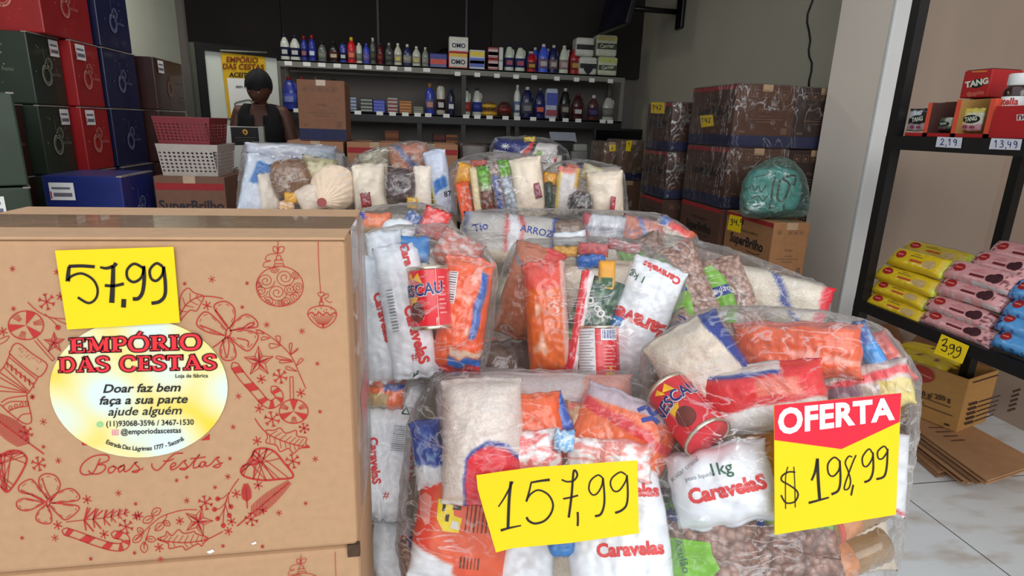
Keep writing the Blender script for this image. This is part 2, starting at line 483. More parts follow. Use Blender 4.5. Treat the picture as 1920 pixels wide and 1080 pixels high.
# banner
def pan_px(px, py): return at_plane(px, py, PA+_dn*0.012, _dn)
bn_c = pan_px(457, 155)
bn = empty('hanging_banner', bn_c, 'yellow hanging banner with dark lettering behind the woman', 'banner')
def pq(mb, pts, i=0, lift=0.0, fn=None):
    fn = fn or pan_px
    return mb.add([fn(x, y)+_dn*lift for x, y in pts], [tuple(range(len(pts)))], i)
pq(MB(), [(414, 99), (496, 102), (503, 224), (428, 221)]).build('banner_sheet', M('yellow_banner', (214, 172, 30), 0.7, 0.04, 10), bn, off=bn_c)
mb = MB(); mb.tube([pan_px(411, 95)+_dn*0.01, pan_px(499, 99)+_dn*0.01], 0.008, 8); mb.tube([pan_px(427, 222)+_dn*0.01, pan_px(504, 225)+_dn*0.01], 0.008, 8)
mb.build('banner_rod', m_grey, bn, True, off=bn_c)
pq(MB(), [(425, 146), (492, 149), (498, 218), (433, 216)], 0, 0.004).build('banner_notice', m_paper, bn, off=bn_c)
_cx = (pan_px(460, 120)-pan_px(459, 120)).length
def banner_text(s, px, py, hpx, mat, bold=0.02, rot=-0.03, nm='lettering'):
    it = xf2(text2d(s, bold), hpx, hpx, rot)
    flat(nm, it, lambda x, y: pan_px(px+x, py-y)+_dn*0.008, mat, bn, bn_c)
m_bt = M('banner_red_print', (120, 52, 20), 0.7)
banner_text('EMPÓRIO', 453, 117, 14, m_bt, 0.03); banner_text('DAS CESTAS', 455, 130, 14, m_bt, 0.03)
banner_text('ACEITAMOS', 462, 145, 12, m_ink, 0.03)
banner_text('sem fraude', 459, 165, 8, m_ink, 0.02)
mb2 = [stroke([(441, 203), (440, 194), (452, 190), (468, 188), (473, 197), (462, 203), (450, 203), (441, 203)], 3.0), stroke([(455, 196), (470, 195)], 2)]
flat('notice_emblem', cat2(*mb2), lambda x, y: pan_px(x, y)+_dn*0.009, M('grey_green_print', (110, 118, 104), 0.7), bn, bn_c)

# ================================================================== BACK SHELVES
SY, SYB = 5.5, 5.9
ZT, ZS = 1.672, 1.272
shx0, shx1 = -1.1, 1.95
rk = empty('wall_shelf_unit', (0.4, 5.7, 0), 'long grey two tier shelf unit along the back wall', 'shelf')
_o = rk.location
mb = MB(); mb.box(shx0, shx1, SY, SYB, ZT-0.012, ZT); mb.box(shx0, shx1, SY, SY+0.012, ZT-0.055, ZT+0.001); mb.box(shx0+0.12, shx1-0.1, SYB-0.03, SYB-0.015, ZT-0.05, ZT-0.012)
mb.build('top_shelf', m_grey, rk, off=_o)
mb = MB(); mb.box(shx0, shx1, SY, SYB, ZS-0.012, ZS); mb.box(shx0, shx1, SY, SY+0.012, ZS-0.075, ZS+0.001)
mb.build('lower_shelf', m_blk, rk, off=_o)
for x in (shx0, shx1-0.035):
    MB().box(x, x+0.035, SY+0.002, SY+0.03, 0, ZT).build('post', m_grey, rk, off=_o)
    MB().box(x, x+0.035, SYB-0.03, SYB, 0, ZT).build('post', m_grey, rk, off=_o)
for x, m_ in ((0.45, m_blk), (0.06, m_blk), (0.86, m_blk), (0.94, m_blk)):
    z1 = ZT if x == 0.45 else ZS
    MB().box(x, x+0.04, SY+0.014, SY+0.05, 0, z1-0.012).build('post', m_, rk, off=_o)
for px, py in ((540,117),(575,121),(603,122),(632,123),(662,126),(690,128),(712,129),(738,131),(765,132),(800,135)):
    p = at_y(px, py-7, SY-0.002); MB().box(p.x-0.03, p.x+0.03, SY-0.004, SY-0.001, ZT-0.045, ZT-0.012).build('price_tag', m_paper, rk, off=_o)
for px in (858, 895, 932, 968, 1002, 1045, 1082, 1111, 1146):
    p = at_y(px, 130, SY); MB().box(p.x-0.025, p.x+0.025, SY-0.004, SY-0.001, ZT-0.065, ZT-0.03).build('price_tag', m_paper, rk, off=_o)
for px in (557, 671, 712, 736, 760, 783, 803, 837, 874, 895, 918, 948, 970, 1000, 1036, 1061, 1085, 1131, 1145):
    p = at_y(px, 212, SY); MB().box(p.x-0.028, p.x+0.028, SY-0.004, SY-0.001, ZS-0.02, ZS+0.012).build('price_tag', m_paper, rk, off=_o)

def bx_(px0, px1, yb, yt, Y, z):
    """centre x, width, height of something seen from px0 to px1 and yt to yb that stands at depth Y"""
    a, b = at_y(px0, yb, Y), at_y(px1, yb, Y); t = at_y((px0+px1)/2, yt, Y); c = at_y((px0+px1)/2, yb, Y)
    return (a.x+b.x)/2, b.x-a.x, t.z-c.z
def bottle(px0, px1, yb, yt, body, cap, lab, label, tier, style='round', Y=5.62, lab2=None):
    z = ZT if tier == 't' else ZS
    x, w, h = bx_(px0, px1, yb, yt, Y, z)
    w *= 0.96; r = w/2
    grp = 'bottles on the top wall shelf' if tier == 't' else 'bottles on the lower wall shelf'
    nm = {'round': 'bottle', 'jug': 'jug', 'slim': 'bottle', 'oval': 'bottle'}[style]
    o = empty(nm, (x, Y, z+0.001), label, nm, grp)
    mbod = M('bottle_%d_%d_%d' % body, body, 0.3, 0.05, 30, coat=0.3)
    if style == 'round':
        pr = [(r*0.92, 0), (r, h*0.03), (r, h*0.58), (r*0.93, h*0.66), (r*0.62, h*0.78), (r*0.34, h*0.86), (r*0.30, h*0.88)]; cr = 0.36; cz = 0.87; sy = 0.7; sq = 2.6
    elif style == 'slim':
        pr = [(r*0.92, 0), (r, h*0.03), (r, h*0.66), (r*0.85, h*0.74), (r*0.5, h*0.84), (r*0.36, h*0.87)]; cr = 0.42; cz = 0.86; sy = 0.95; sq = None
    elif style == 'oval':
        pr = [(r*0.8, 0), (r, h*0.06), (r*0.93, h*0.35), (r*0.9, h*0.45), (r, h*0.68), (r*0.85, h*0.86), (r*0.45, h*0.93)]; cr = 0.44; cz = 0.91; sy = 0.75; sq = 2.4
    else:
        pr = [(r*0.95, 0), (r, h*0.03), (r, h*0.52), (r*0.95, h*0.60), (r*0.72, h*0.76), (r*0.46, h*0.88), (r*0.3, h*0.91)]; cr = 0.36; cz = 0.90; sy = 0.75; sq = 3.2
    MB().lathe(pr, 18, sx=1, sy=sy, sq=sq).build('body', mbod, o, True)
    MB().lathe([(r*cr, h*cz), (r*cr, h*0.985), (r*cr*0.85, h)], 14).build('cap', M('cap_%d_%d_%d' % cap, cap, 0.4, 0.04, 30), o, True)
    if lab:
        MB().lathe([(r*1.012, h*0.16), (r*1.012, h*0.50)], 18, sx=1, sy=sy, sq=sq).build('label_sleeve', M('sleeve_%d_%d_%d' % lab, lab, 0.5, 0.25, 60, stretch=(1, 1, 2.5)), o, True)
    if lab2:
        mb = MB(); mb.add([(-r*0.62, -r*sy*1.03-0.001, h*0.24), (r*0.62, -r*sy*1.03-0.001, h*0.24), (r*0.62, -r*sy*1.03-0.001, h*0.40), (-r*0.62, -r*sy*1.03-0.001, h*0.40)], [(0,1,2,3)])
        mb.build('label_panel', M('labelp_%d_%d_%d' % lab2, lab2, 0.5, 0.2, 90), o)
    if style == 'jug':
        MB().tube([(r*0.55, 0, h*0.82), (r*0.90, 0, h*0.78), (r*0.97, 0, h*0.66), (r*0.93, 0, h*0.55)], r*0.16, 8).build('handle', mbod, o, True)
    return o
W_, NV, BL, CR_, DK = (205, 207, 198), (24, 28, 66), (44, 56, 150), (150, 26, 34), (30, 26, 28)
T = [
 (527,544,109,58,W_,NV,NV,'white bleach bottle with navy cap, first from the left on the top shelf','round',(190,190,190)),
 (545,564,110,61,W_,NV,NV,'white bleach bottle with navy cap, second from the left on the top shelf','round',(190,190,190)),
 (565,578,110,62,BL,CR_,(40,44,110),'blue bottle with red cap beside the two white bleach bottles','slim',(150,90,90)),
 (579,594,111,61,BL,CR_,BL,'blue bottle with red cap and pale oval label, fourth from left on the top shelf','slim',(200,205,230)),
 (597,613,112,73,(96,100,98),DK,(120,124,112),'clear grey bottle with black cap beside the blue bottles','round',None),
 (617,636,112,71,DK,DK,(84,32,30),'black squat bottle with tan and red label on the top shelf','round',(190,180,150)),
 (637,651,113,73,(50,60,150),DK,(30,30,66),'short blue bottle with black cap left of the red one','oval',(180,200,180)),
 (652,668,115,65,(214,32,44),(220,180,40),(170,70,80),'bright red bottle with yellow cap on the top shelf','slim',(220,120,50)),
 (668,680,115,75,(196,202,186),(206,208,196),(120,124,110),'pale rounded bottle right of the bright red one','oval',None),
 (681,694,116,76,(62,74,190),(62,74,190),(110,100,170),'blue bottle with pointed blue cap right of the pale rounded one','slim',None),
 (694,706,116,65,(88,90,86),(186,188,180),(70,74,66),'tall clear bottle with white cap, middle of the top shelf left half','slim',None),
 (707,720,117,75,(92,30,38),(60,34,36),(110,40,44),'dark red bottle beside the tall clear one','slim',None),
 (722,738,118,75,(72,74,72),(150,152,146),(70,72,68),'dark grey bottle with slanted spout on the top shelf','round',None),
 (739,754,119,76,(200,200,184),(214,214,200),(160,152,140),'cream bottle with cream cap, left of the navy and cream pair','round',(200,190,90)),
 (756,772,120,78,(40,46,96),(214,214,206),(150,150,140),'navy bottle with white cap between two cream bottles','round',None),
 (773,789,120,81,(196,198,184),(210,212,200),(170,160,150),'cream bottle right of the navy one with white cap','round',(190,180,90)),
 (791,804,121,83,(130,134,124),(206,208,198),(140,140,130),'small greyish bottle left of the blue powder pouch','round',None),
 (945,963,127,75,(206,214,198),NV,(50,58,110),'white jug with blue and red label, left of a matching pair','jug',(170,70,80)),
 (965,984,128,77,(206,214,198),NV,(50,58,110),'white jug with blue and red label, right of a matching pair','jug',(170,70,80)),
 (987,1005,130,90,(180,24,34),(200,190,180),(110,60,50),'short red jug beside the pair of white jugs','jug',(190,140,50)),
 (1008,1027,131,76,(70,96,220),(214,214,214),(130,110,140),'bright blue jug with white cap on the top shelf','jug',(190,180,180)),
 (1028,1045,131,77,(28,32,84),(204,204,204),(120,104,110),'navy jug with white cap between the blue jug and the white jug','jug',(180,170,160)),
 (1047,1065,132,78,(206,214,196),(216,216,206),(160,140,140),'white jug with white cap between navy and red jugs','jug',(190,170,160)),
 (1067,1086,132,78,(170,20,32),(190,180,170),(130,60,54),'tall red jug next to the paper roll packs','jug',(190,140,50)),
]
for t in T:
    bottle(t[0], t[1], t[2], t[3], t[4], t[5], t[6], t[7], 't', t[8], lab2=t[9])
# further jugs standing behind the front ones
for px0, px1, yb, yt, Y, c, lb in ((994,1010,131,81,5.74,(60,84,200),'second blue jug, just behind the bright blue front jug'), (985,1000,130,86,5.84,(60,84,200),'third blue jug, at the back beside the wall behind the red jug'),
                                    (1018,1034,131,82,5.76,(28,32,84),'navy jug half hidden behind the front navy jug'), (1057,1072,132,83,5.76,(170,20,32),'red jug half hidden behind the tall red front jug')):
    bottle(px0, px1, yb, yt, c, (206,206,200), None, lb, 't', 'jug', Y=Y)
S = [
 (531,558,200,138,(52,64,160),(150,30,40),(70,84,180),'blue softener jug with red cap at the left end of the lower shelf','jug',(130,140,200)),
 (561,576,201,138,(196,198,190),(160,30,40),None,'white bottle with red cap peeking out left of the tall carton','round',None),
 (588,600,202,139,(70,52,46),(120,90,70),None,'brown bottle whose cap shows above the tall carton','slim',None),
 (618,636,203,142,DK,DK,None,'black bottle whose top shows above the right corner of the tall carton','oval',None),
 (797,815,210,151,(54,70,180),(150,110,60),(96,100,150),'blue bottle with gold cap left of the middle shelf post','slim',(190,130,110)),
 (818,835,210,150,(184,182,168),(74,54,46),(60,34,36),'cream bottle with brown cap left of the middle shelf post','oval',(190,190,190)),
 (838,853,210,157,(34,36,60),(40,44,80),(60,60,90),'navy bottle with white label against the middle shelf post','slim',(214,214,210)),
 (866,882,211,158,(190,194,184),(40,40,44),(176,66,60),'white jug with red label right of the middle shelf post','jug',None),
 (885,903,212,158,(190,194,184),(40,40,44),(46,56,140),'white jug with blue label right of the red label jug','jug',None),
 (962,975,217,155,(204,210,206),(200,204,204),(100,124,160),'tall slim white bottle beside the brown bread bag','slim',(196,200,200)),
 (976,998,217,158,(28,30,76),(206,206,206),(84,84,96),'large navy jug with white cap on the lower shelf','jug',(120,120,120)),
 (1001,1021,218,164,(28,30,84),(40,44,90),(40,40,100),'navy jug with orange label on the lower shelf','jug',(206,90,60)),
 (1048,1067,219,160,(22,20,26),(204,204,204),(70,60,56),'black jug with white cap right of the white blue pouch','jug',(150,140,120)),
 (1071,1092,220,170,(66,26,30),(90,40,40),(80,30,34),'dark red jug with pale label on the lower shelf','jug',(190,190,190)),
 (1101,1121,220,172,(84,50,46),(206,206,206),(70,44,80),'brownish bottle with red and blue label near the right end','round',(60,60,110)),
 (1128,1149,219,170,(186,188,178),(80,80,80),(120,120,116),'white jug at the right end of the lower shelf','jug',None),
]
for t in S:
    bottle(t[0], t[1], t[2], t[3], t[4], t[5], t[6], t[7], 's', t[8], lab2=t[9])
bottle(1004, 1018, 217, 159, (34,38,84), (150,150,160), None, 'bluish bottle half hidden behind the orange label jug', 's', 'round', Y=5.76)

def shelf_pack(px0, px1, yb, yt, tier, cols, label, cat, name, depth=0.12, Y=5.60, text=None, tcol=None, zb=None, round_=0.006, grp=None):
    """carton or wrapped pack: cols is a list of (fraction from bottom, colour) bands"""
    z = (ZT if tier == 't' else ZS) if zb is None else zb
    x, w, h = bx_(px0, px1, yb, yt, Y-depth/2, z)
    o = empty(name, (x, Y, z+0.001), label, cat, grp)
    mats = []; f0 = 0.0; mb = MB()
    MB().rbox(-w/2, w/2, -depth/2, depth/2, 0, h, round_).build('pack_body', M('pk_%d_%d_%d' % cols[0][1], cols[0][1], 0.45, 0.1, 30, coat=0.2), o)
    for a, b, c in [(q[0], q[2], q[1]) for q in cols[1:]]:
        MB().add([(-w*0.47, -depth/2-0.0012, h*a), (w*0.47, -depth/2-0.0012, h*a), (w*0.47, -depth/2-0.0012, h*b), (-w*0.47, -depth/2-0.0012, h*b)], [(0,1,2,3)]).build('printed_band', M('pk_%d_%d_%d' % c, c, 0.45, 0.15, 60), o)
    if text:
        s = text[1]*h
        it = xf2(text2d(text[0], 0.03), s, s, text[3] if len(text) > 3 else 0)
        flat('lettering', it, lambda u, v: Vector((u, -depth/2-0.0026, h*text[2]+v)), M('pktx_%d_%d_%d' % tcol, tcol, 0.6), o)
    return o, x, w, h
shelf_pack(806, 838, 122, 95, 't', [(0, (40,48,130)), (0.25, (206,70,56), 0.6), (0.62, (48,56,140), 0.95)], 'blue and red powder pouch left of the boxed detergents', 'pouch', 'powder_pouch', 0.05, 5.60)
_, x, w, hh = shelf_pack(841, 877, 123, 93, 't', [(0, (190,40,40)), (0.1, (206,204,196), 0.72), (0.72, (224,180,40), 0.93)], 'lower detergent box with yellow top band', 'box', 'detergent_box', 0.12, 5.60, ('OMO', 0.40, 0.27), (24,28,60), grp='boxed washing powder')
shelf_pack(842, 878, 92, 63, 't', [(0, (206,206,198)), (0.0, (206,60,56), 0.08), (0.75, (214,210,196), 0.95)], 'upper detergent box, all white, lying on the yellow banded one', 'box', 'detergent_box', 0.12, 5.60, ('OMO', 0.40, 0.3), (24,28,60), zb=ZT+hh+0.002, grp='boxed washing powder')
shelf_pack(880, 909, 125, 88, 't', [(0, (190,196,206)), (0.66, (226,200,60), 0.93), (0.12, (84,104,190), 0.58), (0.3, (200,80,80), 0.45)], 'powder pack with yellow top and blue oval right of the detergent boxes', 'pack', 'powder_pack', 0.09, 5.60)
_, x, w, hh = shelf_pack(915, 934, 127, 106, 't', [(0, (150,34,44)), (0.2, (206,180,180), 0.8), (0.3, (60,30,34), 0.6)], 'lower of two red cube packs beside the white jugs', 'pack', 'red_cube_pack', 0.10, 5.60, grp='red cube packs')
shelf_pack(915, 934, 105, 83, 't', [(0, (150,34,44)), (0.2, (206,180,180), 0.8), (0.3, (60,30,34), 0.6)], 'upper of two red cube packs beside the white jugs', 'pack', 'red_cube_pack', 0.10, 5.60, zb=ZT+hh+0.002, grp='red cube packs')
shelf_pack(935, 943, 128, 84, 't', [(0, (196,196,190)), (0.4, (120,120,120), 0.45)], 'narrow white pack squeezed between red cubes and white jug', 'pack', 'white_pack', 0.10, 5.60)
_, x, w, hh = shelf_pack(1086, 1119, 134, 100, 't', [(0, (206,206,196)), (0.35, (24,22,24), 0.62)], 'lower white paper roll pack with black heart emblem', 'pack', 'paper_roll_pack', 0.16, 5.62, ('♥', 0.5, 0.1), (24,22,24), grp='paper roll packs', round_=0.02)
flat_heart = smooth2([(0, -0.5), (-0.45, 0.0), (-0.4, 0.35), (-0.1, 0.35), (0, 0.15), (0.1, 0.35), (0.4, 0.35), (0.45, 0.0)], 4, True)
shelf_pack(1080, 1114, 98, 62, 't', [(0, (206,206,196)), (0.35, (24,22,24), 0.62)], 'upper white paper roll pack with black heart emblem', 'pack', 'paper_roll_pack', 0.16, 5.62, zb=ZT+hh+0.002, grp='paper roll packs', round_=0.02)
_, x, w, hh = shelf_pack(1121, 1157, 136, 100, 't', [(0, (200,206,180)), (0.7, (190,200,110), 0.92), (0.28, (66,74,56), 0.55)], 'lower green and white paper roll pack at the right end', 'pack', 'paper_roll_pack', 0.16, 5.62, ('Carrier', 0.24, 0.36, 0.12), (206,210,190), grp='green paper roll packs', round_=0.02)
shelf_pack(1118, 1157, 99, 58, 't', [(0, (206,210,190)), (0.72, (200,190,120), 0.9), (0.32, (66,74,56), 0.6)], 'upper green and white paper roll pack at the right end', 'pack', 'paper_roll_pack', 0.16, 5.62, ('Carrier', 0.24, 0.40, 0.06), (206,210,190), zb=ZT+hh+0.002, grp='green paper roll packs', round_=0.02)
for px0, px1, yb, yt, c1, c2, lb in (
  (657,669,203,176,(150,166,196),(90,96,110),'narrow pale blue stack of small packs right of the tall carton'),
  (676,699,205,178,(40,44,46),(150,154,146),'black and white stack of small packs on the lower shelf'),
  (700,722,205,181,(52,64,170),(96,110,200),'blue stack of small packs on the lower shelf'),
  (727,746,207,178,(170,166,160),(130,34,44),'white and red stack of small packs on the lower shelf'),
  (749,772,208,184,(196,124,44),(130,74,34),'orange stack of small packs on the lower shelf'),
  (775,794,210,195,(90,94,82),(140,142,124),'low grey green stack of small packs on the lower shelf')):
    shelf_pack(px0, px1, yb, yt, 's', [(0, c1), (0.08, c2, 0.2), (0.3, c2, 0.42), (0.55, c2, 0.66), (0.8, c2, 0.9)], lb, 'packs', 'small_pack_stack', 0.10, 5.60)
shelf_pack(1023, 1045, 217, 159, 's', [(0, (176,186,206)), (0.45, (60,76,170), 0.85), (0.1, (150,60,80), 0.3)], 'white and blue laundry pouch between navy and black jugs', 'pouch', 'laundry_pouch', 0.09, 5.60, round_=0.02)
def bun_bag(px0, px1, yb, yt, zb, c, c2, label):
    x, w, h = bx_(px0, px1, yb, yt, 5.58, ZS)
    o = empty('food_bag', (x, 5.60, zb+0.001), label, 'bag', 'small food bags on the lower wall shelf')
    MB().lathe([(w*0.3, 0), (w*0.47, h*0.2), (w*0.5, h*0.5), (w*0.42, h*0.8), (w*0.2, h)], 16, sy=0.6).build('bag_body', M('bag_%d_%d_%d' % c, c, 0.35, 0.3, 60), o, True)
    MB().lathe([(w*0.485, h*0.3), (w*0.505, h*0.5), (w*0.47, h*0.68)], 16, sy=0.61).build('printed_band', M('bag_%d_%d_%d' % c2, c2, 0.35, 0.3, 90), o, True)
    return h
h1 = bun_bag(903, 933, 213, 200, ZS, (150,110,60), (214,170,50), 'lower yellow food bag beside the blue label jug')
bun_bag(904, 932, 199, 184, ZS+h1, (120,90,60), (214,170,50), 'upper yellow food bag lying on the lower yellow one')
bun_bag(933, 960, 213, 184, ZS, (70,40,34), (110,40,36), 'brown food bag left of the slim white bottle')
# black dome hanging behind the detergent boxes
MBd = MB().lathe([(0.001, -0.10), (0.05, -0.09), (0.085, -0.05), (0.10, 0.0), (0.085, 0.05), (0.05, 0.08), (0.001, 0.09)], 20, c=(0, 0, 0))
pd = at_y(838, 92, 5.82)
tag(MBd.build('round_black_cover', m_blk2, None, True), 'round black cover standing behind the detergent boxes', 'cover').location = (pd.x, 5.8, ZT+0.101)
# ================================================================== GIFT CARTONS ALONG THE LEFT WALL
def sticker(o, off, corner, du, dv, n):
    """white price sticker with printed lines; corner = lower left, du/dv edges, n outward"""
    mb = MB(); a = corner+n*0.0015
    mb.quad(a, a+du, a+du+dv, a+dv)
    s = mb.build('price_sticker', m_paper, o, off=off)
    mb = MB(); a = corner+n*0.0025
    mb.quad(a+du*0.1+dv*0.62, a+du*0.85+dv*0.62, a+du*0.85+dv*0.74, a+du*0.1+dv*0.74)
    mb.quad(a+du*0.15+dv*0.2, a+du*0.9+dv*0.2, a+du*0.9+dv*0.42, a+du*0.15+dv*0.42)
    mb.quad(a+du*0.02+dv*0.08, a+du*0.08+dv*0.08, a+du*0.08+dv*0.5, a+du*0.02+dv*0.5, 1)
    mb.build('sticker_print', [M('sticker_grey', (110, 104, 120), 0.7), m_red], s, off=off)
    return s
_orn = None
def ornament_art():
    global _orn
    if _orn is None:
        its = [ribbon([(0.30*math.cos(a), 0.30*math.sin(a)) for a in np.linspace(0, 2*math.pi, 30)], 0.075, True), ribbon([(0.22*math.cos(a), 0.22*math.sin(a)) for a in np.linspace(0, 2*math.pi, 30)], 0.03, True),
               ribbon([(0.2*math.cos(a)+0.24, 0.17*math.sin(a)+0.36) for a in np.linspace(0, 2*math.pi, 24)], 0.05, True),
               ribbon([(0.10*math.cos(a)+0.24, 0.09*math.sin(a)+0.36) for a in np.linspace(0, 2*math.pi, 18)], 0.02, True),
               rect2(-0.06, 0.30, 0.06, 0.37), stroke([(0, 0.37), (-0.04, 0.5), (-0.02, 0.8)], 0.015)]
        rnd = random.Random(5)
        for _ in range(14):
            its.append(disc2(rnd.uniform(-0.75, 0.75), rnd.uniform(-0.7, 0.95), rnd.uniform(0.014, 0.034), 6))
        its.append(xf2(text2d('Boas Festas', 0.0), 0.15, 0.17, 0, 0.62, 0.0))
        _orn = cat2(*its)
    return _orn
def gift(x0, x1, y0, y1, z0, z1, col, pr, label, face='x', st=None, grp='wrapped gift cartons along the left wall', name='gift_carton', sc=1.0):
    L = Vector(((x0+x1)/2, (y0+y1)/2, z0))
    o = empty(name, L, label, 'carton', grp)
    m = M('gift_%d_%d_%d' % col, col, 0.42, 0.10, 14, 0.12, 25, coat=0.15)
    MB().rbox(x0+0.002, x1-0.002, y0+0.002, y1-0.002, z0+0.001, z1-0.002, 0.006).build('carton_body', m, o, off=L)
    mp_ = M('giftprint_%d_%d_%d' % pr, pr, 0.6, 0.15, 40)
    art = ornament_art()
    cy, cz, cx = (y0+y1)/2, (z0+z1)/2, (x0+x1)/2
    if 'x' in face:
        k = (z1-z0)*0.46*sc
        flat('printed_ornament', xf2(art, min(k*0.9, (y1-y0)*0.46), k, 0, -min(k, y1-y0)*0.12, -k*0.15), lambda u, v: Vector((x1+0.0005, cy+u, cz+v)), mp_, o, L)
    if 'y' in face:
        k = (z1-z0)*0.46*sc
        flat('printed_ornament', xf2(art, k*0.9, k, 0, 0, -k*0.1), lambda u, v: Vector((cx+u, y0-0.0005, cz+v)), mp_, o, L)
    # clear film seam along the top edge
    MB().box(x1-0.02, x1+0.0008, y0+0.002, y1-0.002, z1-0.006, z1-0.001).build('wrap_seam', M('film_seam', (150, 140, 136), 0.25, 0.2, 30), o, off=L)
    if st == 'x': sticker(o, L, Vector((x1, y0+(y1-y0)*0.12, z1-0.085)), Vector((0, 0.085, 0)), Vector((0, 0, 0.07)), Vector((1, 0, 0)))
    if st == 'xr': sticker(o, L, Vector((x1, y0+(y1-y0)*0.62, z1-0.085)), Vector((0, 0.075, 0)), Vector((0, 0, 0.07)), Vector((1, 0, 0)))
    if st == 'y': sticker(o, L, Vector((x1-0.27, y0, z1-0.10)), Vector((0.09, 0, 0)), Vector((0, 0, 0.07)), Vector((0, -1, 0)))
    if st == 'yl': sticker(o, L, Vector((x1-0.15, y0, z1-0.10)), Vector((0.075, 0, 0)), Vector((0, 0, 0.07)), Vector((0, -1, 0)))
    return o
GR, RD, BU, BRN = (40, 50, 40), (158, 26, 30), (22, 26, 66), (56, 26, 23)
PG, PRD, PB_, PBR = (132, 136, 120), (206, 124, 112), (112, 116, 150), (146, 104, 92)
zl = [0.0, 0.31, 0.615, 0.918, 1.222, 1.522, 1.83]
XG, XR, XB = -1.60, -1.555, -1.545
XN = at_y(112, 110, 3.90).x   # brown column edge
XBR = at_x(300, 150, -1.47).x
# green column
gift(-1.98, XG, 3.0, 3.25, zl[4], zl[5], GR, PG, 'dark green gift carton under the upper red cartons, white sticker at its corner', 'xy', 'xr')
gift(-1.98, XG, 3.0, 3.25, zl[3], zl[4], GR, PG, 'dark green gift carton in the second visible row, beside the lower bright red edge', 'x', 'xr')
for i in (2, 1, 0): gift(-1.98, XG, 3.0, 3.25, zl[i], zl[i+1], GR, PG, 'dark green gift carton low in the stack behind the front kraft box', 'x')
# red column
gift(-1.98, XR, 3.255, 3.51, zl[4], zl[5], RD, PRD, 'red gift carton just below the topmost red row, white sticker at its corner', 'x', 'x')
gift(-1.98, XR, 3.255, 3.52, zl[3], zl[4], RD, PRD, 'red gift carton in the second visible row, left of the blue ones', 'x', 'x')
for i in (2, 1, 0): gift(-1.98, XR, 3.255, 3.52, zl[i], zl[i+1], RD, PRD, 'red gift carton low in the stack behind the blue carton', 'x')
gift(-1.86, XR-0.01, 3.08, 3.50, zl[5], zl[6], RD, PRD, 'topmost red gift carton with a ring ornament facing the street', 'xy', sc=0.9)
gift(-2.0, -1.865, 2.98, 3.48, zl[5], zl[6], (130, 20, 26), PRD, 'darker red gift carton at the upper left corner of the stack', 'y')
# blue column
gift(-1.98, XB, 3.53, 3.89, zl[5], zl[6], BU, PB_, 'topmost dark blue gift carton against the left wall', 'x')
gift(-1.98, XB, 3.53, 3.91, zl[4], zl[5], BU, PB_, 'dark blue gift carton with ornament rings, second from the top of the blue column', 'x')
gift(-1.98, XB, 3.54, 3.93, zl[3], zl[4], BU, PB_, 'dark blue gift carton beside the brown ones, third from the top', 'x')
gift(-1.98, XB+0.01, 3.56, 3.95, zl[2], zl[3], (36, 40, 78), PB_, 'film wrapped blue gift carton at knee height behind the kraft box', 'x')
for i in (1, 0): gift(-1.98, XB, 3.56, 3.95, zl[i], zl[i+1], BU, PB_, 'dark blue gift carton at the foot of the blue column', 'x')
# brown column
gift(-1.98, -1.47, 3.96, 4.42, zl[4], zl[5], BRN, PBR, 'topmost brown gift carton at the far end of the stack, white sticker', 'xy', 'x')
gift(-1.98, -1.47, 3.96, 4.40, zl[3], zl[4], BRN, PBR, 'brown gift carton directly under the topmost brown one', 'xy')
for i in (2, 1, 0): gift(-1.98, -1.47, 3.96, 4.42, zl[i], zl[i+1], BRN, PBR, 'brown gift carton low in the far column beside the laundry baskets', 'x')
# nearer cartons at the left edge, turned to face the street
RZ = math.radians(31)
def turned(w, d, zz0, zz1, *a, **k):
    c = at_y(42, 270, 2.32)
    cx = c.x-(w/2*math.cos(RZ)+d/2*math.sin(RZ)); cy = c.y-(w/2*math.sin(RZ)-d/2*math.cos(RZ))
    o = gift(cx-w/2, cx+w/2, cy-d/2, cy+d/2, zz0, zz1, *a, **k); o.rotation_euler.z = RZ
    return o
turned(0.40, 0.30, 0.945, 1.255, (46, 60, 46), PG, 'large green gift carton nearest the street at the left edge', 'xy')
turned(0.42, 0.31, 0.63, 0.942, (44, 58, 44), PG, 'green gift carton with white sticker under the nearest green one', 'y', 'yl')
for i in (0,): turned(0.42, 0.31, 0.0, 0.315, (44, 58, 44), PG, 'green gift carton on the floor under the two nearest green ones')
turned(0.42, 0.31, 0.316, 0.629, (44, 58, 44), PG, 'green gift carton third down in the nearest green stack')
gift(-1.98, -1.655, 2.72, 2.99, 0.918, 1.222, BRN, PBR, 'brown gift carton between the nearest green one and the green column', 'xy')
for i in (2, 1, 0): gift(-1.98, -1.655, 2.72, 2.99, zl[i], zl[i+1], BRN, PBR, 'brown gift carton low between the green stacks')
p0, p1 = at_y(62, 340, 2.62), at_y(217, 340, 2.62)
zb = at_y(140, 331, 2.62).z
gift(p0.x, p1.x, 2.67, 2.98, zb-0.31, zb, (28, 40, 108), PB_, 'bright blue gift carton lying in front of the red column, white sticker', 'x', 'y')
for k in (1, 2): gift(p0.x, p1.x, 2.67, 2.98, zb-0.31*(k+1)-0.001*k, zb-0.31*k-0.001*k, (28, 40, 108), PB_, 'blue gift carton below the bright blue one')
p = at_y(135, 323, 2.9)
